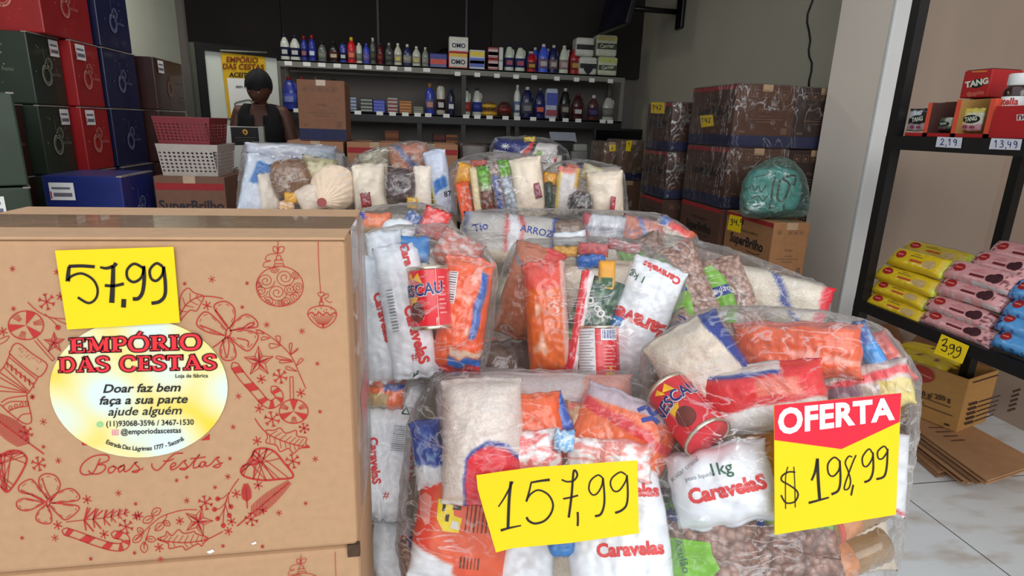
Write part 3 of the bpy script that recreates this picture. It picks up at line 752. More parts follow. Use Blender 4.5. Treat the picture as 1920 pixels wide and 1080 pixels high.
# ================================================================== BASKETS AND CARTON, LEFT OF THE COUNTER
def perforated(mb, P0, U, V, nx, ny, fill=0.72):
    for i in range(nx):
        for j in range(ny):
            a = P0+U*(i/nx)+V*(j/ny); u = U/nx; v = V/ny; c = a+u*0.5+v*0.5
            q = [a, a+u, a+u+v, a+v]
            d = [c-v*0.5*fill, c+u*0.5*fill, c+v*0.5*fill, c-u*0.5*fill]
            n = len(mb.V); mb.V += q+d
            for f in ((0,1,5,4), (1,2,6,5), (2,3,7,6), (3,0,4,7)):
                mb.F.append(tuple(k+n for k in f)); mb.I.append(0)
def laundry_basket(px0, px1, yt, yb, Y, col, label, zb=None, name='plastic_basket'):
    a, b = at_y(px0, yb, Y), at_y(px1, yb, Y); z0 = at_y((px0+px1)/2, yb, Y).z if zb is None else zb
    h = at_y((px0+px1)/2, yt, Y).z - at_y((px0+px1)/2, yb, Y).z
    w = b.x-a.x; d = 0.27
    o = empty(name, ((a.x+b.x)/2, Y+d/2, z0), label, 'basket')
    m = M('basket_%d_%d_%d' % col, col, 0.45, 0.06, 30)
    mb = MB(); t = 0.92
    C0 = [Vector((sx*w/2*t, sy*d/2*t, 0.0)) for sx, sy in ((-1,-1),(1,-1),(1,1),(-1,1))]
    C1 = [Vector((sx*w/2, sy*d/2, h*0.78)) for sx, sy in ((-1,-1),(1,-1),(1,1),(-1,1))]
    for k in range(4):
        a0, b0, a1 = C0[k], C0[(k+1) % 4], C1[k]
        n = 12 if k % 2 == 0 else 9
        mb.add([a0, b0, b0.lerp(C1[(k+1)%4], 0.12), a0.lerp(a1, 0.12)], [(0,1,2,3)])
        perforated(mb, a0.lerp(a1, 0.12), (b0-a0), (a1-a0)*0.88, n, 6)
    mb.add(C0, [(0,1,2,3)])
    ob = mb.build('basket_wall', m, o)
    so = ob.modifiers.new('thick', 'SOLIDIFY'); so.thickness = 0.003
    mb = MB()
    C2 = [Vector((sx*w/2*1.03, sy*d/2*1.03, h)) for sx, sy in ((-1,-1),(1,-1),(1,1),(-1,1))]
    for k in range(4):
        mb.quad(C1[k], C1[(k+1)%4], C2[(k+1)%4], C2[k])
        mb.quad(C2[k], C2[(k+1)%4], C2[(k+1)%4]*0.96+Vector((0,0,h*0.04)), C2[k]*0.96+Vector((0,0,h*0.04)))
    rb = mb.build('basket_rim', m, o); so = rb.modifiers.new('thick', 'SOLIDIFY'); so.thickness = 0.004
    return z0+h, h
def carton(x0, x1, y0, y1, z0, z1, label, name='carton', grp=None, stripe=None, band=None, text=None, icons=False, col=(176, 126, 86), tcol=(40, 38, 44), fx='y', card=None, tape=True, film=False, cat='carton'):
    L = Vector(((x0+x1)/2, (y0+y1)/2, z0)); o = empty(name, L, label, cat, grp)
    m = M('card_%d_%d_%d' % col, col, 0.85, 0.06, 40, 0.06, 300)
    MB().rbox(x0, x1, y0, y1, z0+0.0005, z1-0.0005, 0.004).build('carton_body', m, o, off=L)
    e = 0.0007; h = z1-z0
    mb = MB()
    if band:
        mb.quad(Vector((x0-e, y1, z0+0.004)), Vector((x0-e, y0, z0+0.004)), Vector((x0-e, y0, z0+h*0.2)), Vector((x0-e, y1, z0+h*0.2)))
        mb.quad(Vector((x0, y0-e, z0+0.004)), Vector((x1, y0-e, z0+0.004)), Vector((x1, y0-e, z0+h*0.2)), Vector((x0, y0-e, z0+h*0.2)))
        mb.build('printed_band', M('navy_print', (36, 40, 76), 0.7, 0.2, 60), o, off=L)
    if stripe:
        mb = MB()
        if 'x' in stripe: mb.quad(Vector((x0-e, y1-0.006, z0+h*0.92)), Vector((x0-e, y0+0.004, z0+h*0.92)), Vector((x0-e, y0+0.004, z0+h*0.985)), Vector((x0-e, y1-0.006, z0+h*0.985)))
        if 'y' in stripe: mb.quad(Vector((x0+0.004, y0-e, z0+h*0.80)), Vector((x1-0.004, y0-e, z0+h*0.80)), Vector((x1-0.004, y0-e, z0+h*0.90)), Vector((x0+0.004, y0-e, z0+h*0.90)))
        mb.build('printed_stripe', M('crimson_print', (150, 34, 38), 0.7, 0.12, 60), o, off=L)
    mt = M('cartontext_%d_%d_%d' % tcol, tcol, 0.8)
    if text:
        if 'x' in fx:
            s = h*0.21
            it = cat2(xf2(text2d(text, 0.03), s*0.95, s), stroke([(0.2*s, -0.28*s), (1.3*s, -0.33*s), (2.0*s, -0.2*s)], 0.05*s), xf2(text2d('COMERCIAL DE ALIMENTOS', 0), s*0.22, s*0.26, 0, 0, s*1.0))
            ym = (y0+y1)/2
            flat('lettering', it, lambda u, v: Vector((x0-e*1.6, ym-u, z0+h*0.52+v)), mt, o, L)
        if 'y' in fx:
            s = h*0.21; xm = (x0+x1)/2
            it = cat2(xf2(text2d(text, 0.03), s*0.9, s), stroke([(0.2*s, -0.28*s), (1.3*s, -0.33*s), (2.0*s, -0.2*s)], 0.05*s))
            flat('lettering', it, lambda u, v: Vector((xm+u, y0-e*1.6, z0+h*0.5+v)), mt, o, L)
    if icons:
        w = x1-x0; its = []
        for k in range(5):
            if k == 1 and w < 0.2: continue
            cx = x0+w*(0.18+0.15*k); cz = z1-h*0.14; q = w*0.05
            its.append(ribbon([(cx-q, cz-q), (cx+q, cz-q), (cx+q, cz+q), (cx-q, cz+q), (cx-q, cz-q)], q*0.22))
            its.append(rect2(cx-q*0.5, cz-q*0.6, cx+q*0.45, cz+q*0.3))
        its.append(xf2(text2d('Perigo', 0.02), w*0.085, None, 0, (x0+x1)/2, z0+h*0.58))
        for j, ww in enumerate((0.22, 0.62, 0.3)):
            zc = z0+h*(0.50-0.045*j); its.append(rect2((x0+x1)/2-w*ww/2, zc, (x0+x1)/2+w*ww/2, zc+h*0.012))
        its.append(rect2(x0+w*0.80, z0+h*0.23, x0+w*0.90, z0+h*0.33)); its.append(rect2(x0+w*0.10, z0+h*0.24, x0+w*0.2, z0+h*0.27))
        flat('printed_icons', cat2(*its), lambda u, v: Vector((u, y0-e*1.6, v)), M('faded_carton_print', (112, 84, 66), 0.8), o, L)
    if tape:
        xm = (x0+x1)/2
        MB().box(xm-0.025, xm+0.025, y0-0.001, y1+0.001, z1-0.03, z1+0.0006).build('parcel_tape', m_tape, o, off=L)
    if film:
        c = MB(); c.rbox(x0-0.006, x1+0.004, y0-0.006, y1+0.002, z0+0.003, z1+0.004, 0.012)
        c.build('stretch_film', film_mat('carton_stretch_film', (0.97, 0.96, 0.95), 0.008, 0.15, (8, 14, 5), edge=0.15), o, True, off=L)
    if card:
        pass
    return o
cp = at_y(293, 384, 2.85); cq = at_y(425, 384, 2.85); zt = at_y(355, 331, 2.85).z
carton(cp.x, cq.x, 2.85, 3.2, zt-0.30, zt, 'brown carton with dark lettering under the white plastic basket', 'carton', None, 'y', None, 'SuperBrilho', False, (116, 82, 66), (50, 40, 44), 'y')
for k in (1, 2): carton(cp.x, cq.x, 2.85, 3.2, max(0, zt-0.30-0.345*k), zt-0.30-0.345*(k-1)-0.001, 'brown carton standing below the lettered carton of the baskets', 'carton', 'brown cartons under the baskets', None, None, None, False, (116, 82, 66))
z1_, hh = laundry_basket(300, 412, 272, 331, 2.87, (176, 164, 156), 'whitish perforated plastic basket under the red one', zt+0.001)
laundry_basket(292, 396, 222, 272, 2.87, (124, 40, 46), 'dark red perforated plastic basket on the whitish one', z1_+0.002)
pb = at_y(440, 385, 3.0)
tag(MB().lathe([(0.07, 0), (0.09, 0.08), (0.085, 0.2), (0.06, 0.30), (0.02, 0.34)], 14, c=(0, 0, 0)).build('wrapped_bundle', M('brown_film_bundle', (84, 66, 52), 0.35, 0.25, 20, 0.4, 30), None, True), 'brown film wrapped bundle between carton and white counter', 'bundle').location = (pb.x, 3.15, 0.62)
tag(MB().rbox(-0.1, 0.1, -0.1, 0.1, 0, 0.62, 0.005).build('brown_crate', M('dark_brown_crate', (70, 52, 42), 0.8), None), 'dark brown crate under the film wrapped bundle', 'crate').location = (pb.x, 3.15, 0)

# ================================================================== COUNTER AND WOMAN
CY = 3.75
a = at_y(396, 236, CY); b = at_y(486, 240, CY); zt = at_y(440, 237, CY).z; zb = at_y(440, 318, CY).z
ct = empty('checkout_counter', ((a.x+b.x)/2, CY+0.2, 0), 'white checkout counter with a black plaque in front of the woman', 'counter')
L = Vector(ct.location)
xr = at_y(498, 240, CY).x
MB().rbox(a.x, b.x, CY, CY+0.03, zb, zt, 0.004).build('front_panel', m_white, ct, off=L)
MB().rbox(b.x-0.002, xr-0.012, CY-0.004, CY+0.03, zb-0.01, zt+0.004, 0.004).build('end_panel', M('grey_laminate_edge', (150, 150, 140), 0.5), ct, off=L)
MB().rbox(a.x, b.x, CY+0.03, CY+0.45, zt-0.32, zt-0.29, 0.004).build('counter_top', m_white, ct, off=L)
MB().box(a.x+0.02, b.x-0.01, CY+0.03, CY+0.45, 0, zb+0.0).build('counter_base', M('dark_grey_base', (70, 68, 66), 0.6), ct, off=L)
def ctp(px, py): p = at_y(px, py, CY-0.003); return p
mb = MB(); mb.add([ctp(x, y) for x, y in ((432, 238), (484, 239), (487, 272), (435, 272))], [(3, 2, 1, 0)]); mb.build('plaque', M('black_plaque', (22, 20, 20), 0.35), ct, off=L)
its = [stroke([(455, 246), (459, 244), (463, 247), (462, 252)], 3.2), stroke([(455, 247), (459, 251), (461, 253)], 2.2)]
flat('plaque_emblem', cat2(*its), lambda x, y: at_y(x, y, CY-0.006), M('gold_print', (210, 150, 50), 0.5), ct, L)
its = [rect2(441, 257, 479, 259), rect2(444, 262, 476, 263.5), rect2(452, 266, 470, 267)]
flat('plaque_print', cat2(*its), lambda x, y: at_y(x, y, CY-0.006), M('faint_grey_print', (66, 64, 60), 0.6), ct, L)

# --- the woman: one continuous skinned body, feet on the floor behind the counter
m_skin = M('brown_skin', (88, 54, 43), 0.55, 0.06, 30)
m_cloth = M('black_cotton', (16, 15, 17), 0.85, 0.15, 60)
hd = at_y(487, 166, 4.4)          # middle of the head
W0 = Vector((hd.x, 4.4, 0))
wm = empty('person', W0, 'woman in black tank top and black head wrap looking down behind the white counter', 'person')
hz = hd.z                          # head centre height
def skin_body(name, joints, edges, mat, parent, root, sub=2):
    me = bpy.data.meshes.new(name); me.from_pydata([j[0] for j in joints], edges, [])
    o = bpy.data.objects.new(name, me); COL.objects.link(o); o.parent = parent
    sk = o.modifiers.new('skin', 'SKIN'); sk.use_smooth_shade = True; sk.branch_smoothing = 0.4
    for i, j in enumerate(joints):
        r = j[1]; d = me.skin_vertices[0].data[i]
        d.radius = (r, r) if not isinstance(r, tuple) else r
        d.use_root = (i == root)
    ss = o.modifiers.new('sub', 'SUBSURF'); ss.levels = sub; ss.render_levels = sub
    me.materials.append(mat)
    return o
sh = hz-0.135; wa = hz-0.46; hp = hz-0.64
J = [((0, 0, hp), (0.135, 0.10)), ((0, 0, wa), (0.115, 0.085)), ((0, -0.01, wa+0.16), (0.13, 0.09)), ((0, 0.0, sh-0.03), (0.12, 0.075)),
     ((0, 0.0, sh+0.035), 0.048), ((0.0, -0.02, sh+0.075), 0.044),
     # her right arm (picture left), bent over the counter
     ((-0.145, 0, sh-0.005), 0.056), ((-0.175, -0.03, sh-0.24), 0.044), ((-0.08, -0.22, sh-0.36), 0.034), ((-0.03, -0.30, sh-0.37), 0.028), ((-0.01, -0.345, sh-0.375), (0.034, 0.016)),
     # her left arm hanging down to the counter
     ((0.145, 0, sh-0.005), 0.056), ((0.20, -0.03, sh-0.25), 0.042), ((0.235, -0.17, sh-0.40), 0.033), ((0.235, -0.23, sh-0.44), 0.027), ((0.23, -0.27, sh-0.465), (0.034, 0.016)),
     # legs
     ((-0.09, 0, hp-0.06), 0.092), ((-0.095, -0.03, hp*0.5), 0.058), ((-0.095, 0.02, 0.09), 0.04), ((-0.095, -0.06, 0.03), (0.038, 0.03)), ((-0.095, -0.15, 0.025), (0.036, 0.02)),
     ((0.09, 0, hp-0.06), 0.092), ((0.095, -0.03, hp*0.5), 0.058), ((0.095, 0.02, 0.09), 0.04), ((0.095, -0.06, 0.03), (0.038, 0.03)), ((0.095, -0.15, 0.025), (0.036, 0.02))]
E = [(0,1),(1,2),(2,3),(3,4),(4,5),(3,6),(6,7),(7,8),(8,9),(9,10),(3,11),(11,12),(12,13),(13,14),(14,15),(0,16),(16,17),(17,18),(18,19),(19,20),(0,21),(21,22),(22,23),(23,24),(24,25)]
nb = len(J)
def fingers(base, idx, direc, side):
    global J, E
    d = Vector(direc).normalized(); s = d.cross(Vector((0, 0, 1))).normalized()
    for k, (o_, l) in enumerate(((-0.024, 0.060), (-0.008, 0.070), (0.008, 0.066), (0.024, 0.052))):
        p = Vector(base)+s*o_+d*0.02; n = len(J)
        J += [(tuple(p), 0.009), (tuple(p+d*l*0.5+Vector((0, 0, -0.006))), 0.0085), (tuple(p+d*l+Vector((0, 0, -0.026))), 0.0075)]
        E += [(idx, n), (n, n+1), (n+1, n+2)]
    p = Vector(base)+s*(0.034*side)-d*0.015; n = len(J)
    J += [(tuple(p), 0.011), (tuple(p+s*0.018*side+d*0.025), 0.0095), (tuple(p+s*0.02*side+d*0.05), 0.008)]
    E += [(idx, n), (n, n+1), (n+1, n+2)]
fingers(J[10][0], 10, (0.3, -0.95, -0.1), 1); fingers(J[15][0], 15, (-0.1, -0.9, -0.4), -1)
skin_body('body', J, E, m_skin, wm, 0)
# head with face, looking down
HR = Matrix.Rotation(0.42, 4, 'X') @ Matrix.Rotation(-0.25, 4, 'Z')
def head_pt(v): return Vector((0, -0.02, hz)) + (HR @ Vector(v))
mb = MB(); nu, nv = 28, 22
V = []
for j in range(nv+1):
    t = math.pi*j/nv
    for i in range(nu):
        a_ = 2*math.pi*i/nu
        x = 0.074*math.sin(t)*math.cos(a_); y = 0.092*math.sin(t)*math.sin(a_); z = 0.108*math.cos(t)
        if z < 0:
            k = 1-0.34*(-z/0.108)**1.5; x *= k
            if y > 0: y *= 1-0.35*(-z/0.108)
        fr = max(0, -y/0.092)
        y -= fr**4*0.020*math.exp(-((x/0.014)**2+((z+0.022)/0.022)**2))         # nose
        y += fr**3*0.010*(math.exp(-(((x-0.030)/0.014)**2+((z-0.004)/0.011)**2))+math.exp(-(((x+0.030)/0.014)**2+((z-0.004)/0.011)**2)))   # sockets
        y -= fr**3*0.006*math.exp(-((x/0.020)**2+((z+0.056)/0.007)**2))          # lips
        y -= fr**3*0.008*math.exp(-((x/0.020)**2+((z+0.088)/0.014)**2))          # chin
        V.append(head_pt((x, y, z)))
F = []
for j in range(nv):
    for i in range(nu):
        F.append((j*nu+i, (j+1)*nu+i, (j+1)*nu+(i+1) % nu, j*nu+(i+1) % nu))
raw('head', V, F, m_skin, wm, True)
for s in (-1, 1):
    MB().add([head_pt((s*0.074+s*0.010*math.cos(k)*0.4, 0.005+0.014*math.cos(k), -0.005+0.026*math.sin(k))) for k in np.linspace(0, 2*math.pi, 12, False)]+[head_pt((s*0.088, 0.012, -0.002))], [(k, (k+1) % 12, 12) for k in range(12)]).build('ear', m_skin, wm, True)
    e_ = MB().lathe([(0.001, -0.008), (0.009, -0.004), (0.0105, 0), (0.009, 0.004), (0.001, 0.008)], 10)
    e_.V = [head_pt((s*0.030+v.x, -0.076+v.z*0.6, 0.004+v.y*0.6)) for v in e_.V]; e_.build('eye', M('eye_white_dark', (150, 130, 120), 0.3), wm, True)
    mb = MB(); mb.tube([head_pt((s*0.018, -0.088, 0.022)), head_pt((s*0.032, -0.084, 0.026)), head_pt((s*0.046, -0.072, 0.022))], 0.0028, 6); mb.build('eyebrow', m_blk2, wm, True)
mb = MB(); mb.tube([head_pt((-0.022, -0.082, -0.056)), head_pt((0, -0.092, -0.054)), head_pt((0.022, -0.082, -0.056))], [0.002, 0.0045, 0.002], 6); mb.build('lips', M('dark_lips', (92, 46, 44), 0.5), wm, True)
# head wrap
V = []; F = []; nj = 12
for j in range(nj+1):
    t = math.pi*0.56*j/nj
    for i in range(nu):
        a_ = 2*math.pi*i/nu
        low = 1.0 if math.sin(a_) > -0.2 else 0.80
        tt = t*low
        bulge = 1.0+0.10*max(0, math.sin(a_))
        V.append(head_pt((0.084*math.sin(tt)*math.cos(a_), 0.102*bulge*math.sin(tt)*math.sin(a_), 0.014+0.112*math.cos(tt)+0.003*math.sin(5*a_+3*t))))
for j in range(nj):
    for i in range(nu): F.append((j*nu+i, (j+1)*nu+i, (j+1)*nu+(i+1) % nu, j*nu+(i+1) % nu))
raw('head_wrap', V, F, m_cloth, wm, True)
# tank top: shell over the torso with straps and a V neck
V = []; F = []; nu2 = 32; rows = []
prof = [(hp-0.06, 0.158, 0.122), (hp, 0.156, 0.120), (wa, 0.134, 0.104), (wa+0.09, 0.142, 0.108), (wa+0.17, 0.150, 0.112), (sh-0.14, 0.154, 0.110), (sh-0.115, 0.154, 0.108), (sh-0.09, 0.153, 0.104), (sh-0.065, 0.152, 0.100), (sh-0.04, 0.148, 0.094), (sh-0.015, 0.140, 0.088), (sh+0.01, 0.126, 0.080), (sh+0.032, 0.105, 0.070)]
for z, rx, ry in prof:
    for i in range(nu2):
        a_ = 2*math.pi*i/nu2; cx, cy = math.cos(a_), math.sin(a_)
        q = (abs(cx)**2.6+abs(cy)**2.6)**(-1/2.6)
        V.append((rx*cx*q, ry*cy*q-0.004, z))
for j in range(len(prof)-1):
    zc = (prof[j][0]+prof[j+1][0])/2
    for i in range(nu2):
        a_ = 2*math.pi*(i+0.5)/nu2; x = math.cos(a_); front = math.sin(a_) < 0
        up = (zc-(sh-0.15))/0.18
        if zc > sh-0.10 and abs(x) > 0.86: continue            # arm holes
        if zc > sh-0.03 and abs(x) > 0.80: continue
        if front and up > 0 and abs(x) < 0.04+0.42*up: continue   # V neck
        if not front and zc > sh-0.02 and abs(x) < 0.42: continue
        F.append((j*nu2+i, j*nu2+(i+1) % nu2, (j+1)*nu2+(i+1) % nu2, (j+1)*nu2+i))
tt = raw('tank_top', V, F, m_cloth, wm, True)
so = tt.modifiers.new('thick', 'SOLIDIFY'); so.thickness = 0.006; so.offset = 1
# trousers
for s in (-1, 1):
    MB().tube([(s*0.085, 0, hp-0.03), (s*0.095, -0.03, hp*0.5), (s*0.095, 0.015, 0.10)], [0.112, 0.078, 0.066], 14).build('trouser_leg', M('dark_trousers', (28, 28, 36), 0.85), wm, True)
MB().add([(0.05, -0.118, wa+0.0), (0.085, -0.116, wa+0.0), (0.085, -0.116, wa+0.07), (0.05, -0.118, wa+0.07)], [(0,1,2,3)]).build('badge', M('grey_badge', (90, 90, 84), 0.5), wm)

# ================================================================== CARTONS BEHIND THE REAR BAGS
QY = 3.5
gc = 'brown cartons stacked in the middle of the shop'
a, b = at_y(562, 258, QY), at_y(650, 262, QY); z0 = at_y(605, 264, QY).z; z1 = at_y(603, 150, QY).z
carton(a.x, b.x, QY, QY+0.28, z0, z1, 'tall brown carton with printed icons and navy base, topmost of the middle stack', 'carton', gc, None, True, None, True, (134, 94, 72))
a, b = at_y(541, 280, QY-0.03), at_y(645, 283, QY-0.03)
carton(a.x, b.x, QY-0.06, QY+0.34, z0-0.29, z0-0.001, 'brown carton right under the tall icon carton', 'carton', gc, None, None, None, True, (160, 114, 84))
for k in (1, 2, 3): carton(a.x, b.x, QY-0.06, QY+0.34, max(0.0, z0-0.29-0.30*k), z0-0.29-0.30*(k-1)-0.001, 'brown carton below the middle stack, hidden by the rear bags', 'carton', gc, col=(160, 114, 84))
a2, b2 = at_y(651, 280, QY-0.03), at_y(754, 280, QY-0.03); c2 = at_y(858, 280, QY-0.03); zt2 = at_y(752, 268, QY-0.03).z
carton(a2.x, b2.x-0.003, QY-0.05, QY+0.3, zt2-0.3, zt2, 'brown carton with red stripe right of the icon carton stack', 'carton', gc, 'y', col=(160, 114, 84))
carton(b2.x+0.003, c2.x, QY-0.05, QY+0.3, zt2-0.3, zt2, 'brown carton with red stripe, second to the right of the icon carton stack', 'carton', gc, 'y', col=(160, 114, 84))
for k in (1, 2): 
    for xa, xb in ((a2.x, b2.x-0.003), (b2.x+0.003, c2.x)):
        carton(xa, xb, QY-0.05, QY+0.3, max(0, zt2-0.3-0.46*k), zt2-0.3-0.46*(k-1)-0.001, 'brown carton under the red striped cartons', 'carton', gc, col=(160, 114, 84))
def small_box(px0, px1, yt, yb, Y, col, label, name='small_box', d=0.12, zb=None, band=None):
    a, b = at_y(px0, yb, Y), at_y(px1, yb, Y); z0 = at_y((px0+px1)/2, yb, Y).z if zb is None else zb; h = at_y((px0+px1)/2, yt, Y).z-at_y((px0+px1)/2, yb, Y).z
    o = empty(name, ((a.x+b.x)/2, Y+d/2, z0), label, 'box')
    w = b.x-a.x
    MB().rbox(-w/2, w/2, -d/2, d/2, 0, h, 0.003).build('box_body', M('sb_%d_%d_%d' % col, col, 0.6, 0.15, 50), o)
    if band: MB().box(-w/2*0.96, w/2*0.96, -d/2-0.001, -d/2, h*0.35, h*0.75).build('printed_band', M('sb_%d_%d_%d' % band, band, 0.6, 0.15, 50), o)
    return o
# low bench under the wall shelves
bt = at_y(735, 266, 5.55).z
bench = empty('low_bench', (0.5, 5.7, 0), 'dark low bench below the wall shelves carrying small boxes', 'bench')
MB().box(-0.9, 1.5, 5.52, 5.9, bt-0.03, bt).build('bench_top', m_blk, bench, off=Vector(bench.location))
for x in (-0.85, 0.3, 1.4): MB().box(x, x+0.05, 5.56, 5.86, 0, bt-0.03).build('bench_leg', m_blk, bench, off=Vector(bench.location))
small_box(722, 748, 243, 264, 5.56, (96, 52, 34), 'small brown box left on the low bench', zb=bt+0.001, band=(130, 74, 44))
small_box(812, 835, 249, 267, 5.56, (54, 26, 22), 'small dark box on the low bench, left of the orange one', zb=bt+0.001, band=(90, 30, 30))
small_box(836, 858, 251, 267, 5.56, (140, 84, 40), 'small orange brown box on the low bench', zb=bt+0.001, band=(80, 44, 30))
# film wrapped dark goods between striped cartons and the rice sack
a, b = at_y(862, 285, 3.6), at_y(915, 285, 3.6); zt_ = at_y(885, 268, 3.6).z
tag(MB().rbox(a.x, b.x, 3.6, 3.9, 0, zt_, 0.02).build('wrapped_goods', M('dark_film_goods', (70, 58, 54), 0.3, 0.5, 18, 0.3, 40), None, True), 'dark film wrapped goods left of the white and blue rice pack', 'goods')

# ================================================================== RIGHT WALL CARTONS
gr = 'brown cleaning product cartons along the right wall'
def yel_card(px, name, txt_strokes, label, plane_p, plane_n, mat=None, wpx=1.0, inkw=1.6, back=0.0012, ink=None, cat='price card'):
    """paper card: corner pixels px on a plane in the place; strokes are pen lines"""
    P = Vector(plane_p); N = Vector(plane_n).normalized()
    pts = [at_plane(x, y, P, N) for x, y in px]
    c = sum(pts, Vector())/len(pts)
    o = empty(name, c, label, cat, 'price cards')
    mb = MB(); n = len(pts)
    mb.add([p for p in pts]+[p-N*back for p in pts], [tuple(range(n)), tuple(range(2*n-1, n-1, -1))]+[(i, i+n, (i+1) % n+n, (i+1) % n) for i in range(n)])
    mb.build('card_sheet', mat or m_yel, o, off=c)
    if txt_strokes:
        flat('handwriting', cat2(*txt_strokes), lambda x, y: at_plane(x, y, P+N*0.0006, N), ink or m_ink, o, c)
    return o
HX = 1.453
yb0 = at_x(1300, 177, HX).y
zs = [0.0, 0.284, 0.568, 0.852, 1.138, 1.42]
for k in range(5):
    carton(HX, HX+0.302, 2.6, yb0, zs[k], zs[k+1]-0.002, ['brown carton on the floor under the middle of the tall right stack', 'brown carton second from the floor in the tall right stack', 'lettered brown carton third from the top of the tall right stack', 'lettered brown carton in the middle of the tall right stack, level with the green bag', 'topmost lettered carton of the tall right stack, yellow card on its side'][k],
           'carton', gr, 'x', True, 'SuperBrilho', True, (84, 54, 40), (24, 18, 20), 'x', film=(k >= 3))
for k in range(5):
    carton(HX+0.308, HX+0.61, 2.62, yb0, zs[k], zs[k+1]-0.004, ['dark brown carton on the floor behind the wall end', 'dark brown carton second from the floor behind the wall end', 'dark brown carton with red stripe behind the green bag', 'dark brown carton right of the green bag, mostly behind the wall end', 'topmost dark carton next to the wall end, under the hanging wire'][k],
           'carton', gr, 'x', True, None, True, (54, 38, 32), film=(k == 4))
SX = 1.47
ysb = at_x(1364, 394, SX).y
for k in range(3):
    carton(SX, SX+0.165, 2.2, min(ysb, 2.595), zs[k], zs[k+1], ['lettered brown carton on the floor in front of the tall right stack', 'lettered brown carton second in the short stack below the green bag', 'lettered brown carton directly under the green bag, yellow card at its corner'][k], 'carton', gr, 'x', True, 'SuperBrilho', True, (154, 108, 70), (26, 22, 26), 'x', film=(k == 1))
# second stack further in
RX = at_y(1262, 190, 3.12).x
y2 = at_x(1217, 190, RX).y
zz = [at_y(1264, y, 3.12).z for y in (190, 284, 378)]
hgt = zz[0]-zz[1]
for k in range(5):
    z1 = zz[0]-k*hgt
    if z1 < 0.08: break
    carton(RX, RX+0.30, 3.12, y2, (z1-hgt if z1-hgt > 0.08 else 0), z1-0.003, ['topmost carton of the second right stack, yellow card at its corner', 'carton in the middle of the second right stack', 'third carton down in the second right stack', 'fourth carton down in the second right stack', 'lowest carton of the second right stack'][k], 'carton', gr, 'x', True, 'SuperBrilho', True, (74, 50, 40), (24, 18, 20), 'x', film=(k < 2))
# two narrow cartons near the monitor
for px0, px1, yt, lb, Y in ((1129, 1157, 266, 'narrow film wrapped carton nearest the black monitor, yellow card on it', 4.05), (1160, 1203, 263, 'film wrapped carton left of the second right stack, yellow card on it', 3.95)):
    a, b = at_y(px0, 330, Y), at_y(px1, 330, Y); zt = at_y((px0+px1)/2, yt, Y).z
    carton(a.x, b.x, Y, Y+0.3, zt-0.27, zt, lb, 'carton', gr, None, True, None, True, (110, 84, 68), film=True)
    carton(a.x, b.x, Y, Y+0.3, zt-0.56, zt-0.272, 'brown carton under the film wrapped narrow ones by the monitor', 'carton', gr, None, True, None, False, (100, 70, 54))
    carton(a.x, b.x, Y, Y+0.3, 0, zt-0.562, 'brown carton on the floor below the narrow ones by the monitor', 'carton', gr, None, True, None, False, (100, 70, 54))
def num(digs, x, y, h, w=1.4, sl=0.0, rot=0.0, gap=0.72):
    """handwritten figures, x to the right and y down in the picture sense"""
    G = {'0': [[(.3,0),(.05,.3),(.05,.7),(.3,1),(.55,.7),(.55,.3),(.3,0)]], '1': [[(.08,.3),(.35,0),(.33,1)]], '2': [[(.05,.25),(.25,0),(.5,.2),(.3,.6),(.02,.98)],[(.02,.98),(.3,.9),(.6,.97)]],
         '3': [[(.05,.1),(.35,0),(.5,.2),(.22,.45)],[(.22,.45),(.55,.6),(.45,.92),(.02,.95)]], '4': [[(.1,0),(.05,.5),(.55,.48)],[(.45,.1),(.42,1)]], '6': [[(.5,0),(.1,.4),(.1,.85),(.4,1),(.5,.7),(.15,.62)]],
         '7': [[(.02,.05),(.55,.02),(.25,1)],[(.1,.5),(.5,.46)]], '8': [[(.5,.1),(.15,.05),(.15,.35),(.5,.7),(.3,1),(.05,.75),(.5,.1)]], '9': [[(.5,.15),(.2,.02),(.05,.3),(.25,.52),(.48,.3),(.52,.1)],[(.5,.15),(.52,.7),(.3,1)]], '5': [[(.55,.03),(.15,.03),(.1,.42),(.5,.5),(.5,.9),(.05,1)]], ',': [[(.1,.9),(.05,1.2)]]}
    out = []; cx = x
    c, s = math.cos(rot), math.sin(rot)
    for d in digs:
        for st in G[d]:
            pts = [(cx+(u*h*0.95-v*h*sl)*c-v*h*s*0, y+v*h+(u*h*0.95)*s+(cx-x)*s) for u, v in st]
            out.append(stroke(pts, w))
        cx += h*(gap if d != ',' else 0.28)
    return out
yel_card([(1312,217),(1336,215),(1338,236),(1315,239)], 'price_card', num('142', 1315, 221, 9, 1.3, 0.1), 'small yellow price card on the topmost tall stack carton', (HX-0.002, 0, 0), (-1, 0, 0))
yel_card([(1221,192),(1246,192),(1245,213),(1220,212)], 'price_card', num('142', 1223, 197, 9, 1.3, 0.1), 'small yellow price card on the topmost second stack carton', (RX-0.002, 0, 0), (-1, 0, 0))
yel_card([(1369,402),(1391,407),(1388,437),(1363,430)], 'price_card', num('34,9', 1369, 411, 11, 1.5, 0.1), 'yellow price card on the carton below the green bag', (SX-0.002, 0, 0), (-1, 0, 0))
yel_card([(1142,272),(1155,271),(1155,283),(1143,284)], 'price_card', num('6', 1146, 274, 6, 1.0), 'tiny yellow price card on the narrow carton by the monitor', (0, 4.047, 0), (0, -1, 0))
yel_card([(1175,264),(1185,264),(1182,284),(1173,283)], 'price_card', num('1', 1177, 267, 8, 1.0), 'tiny upright yellow price card on the film wrapped carton', (0, 3.942, 0), (0, -1, 0))

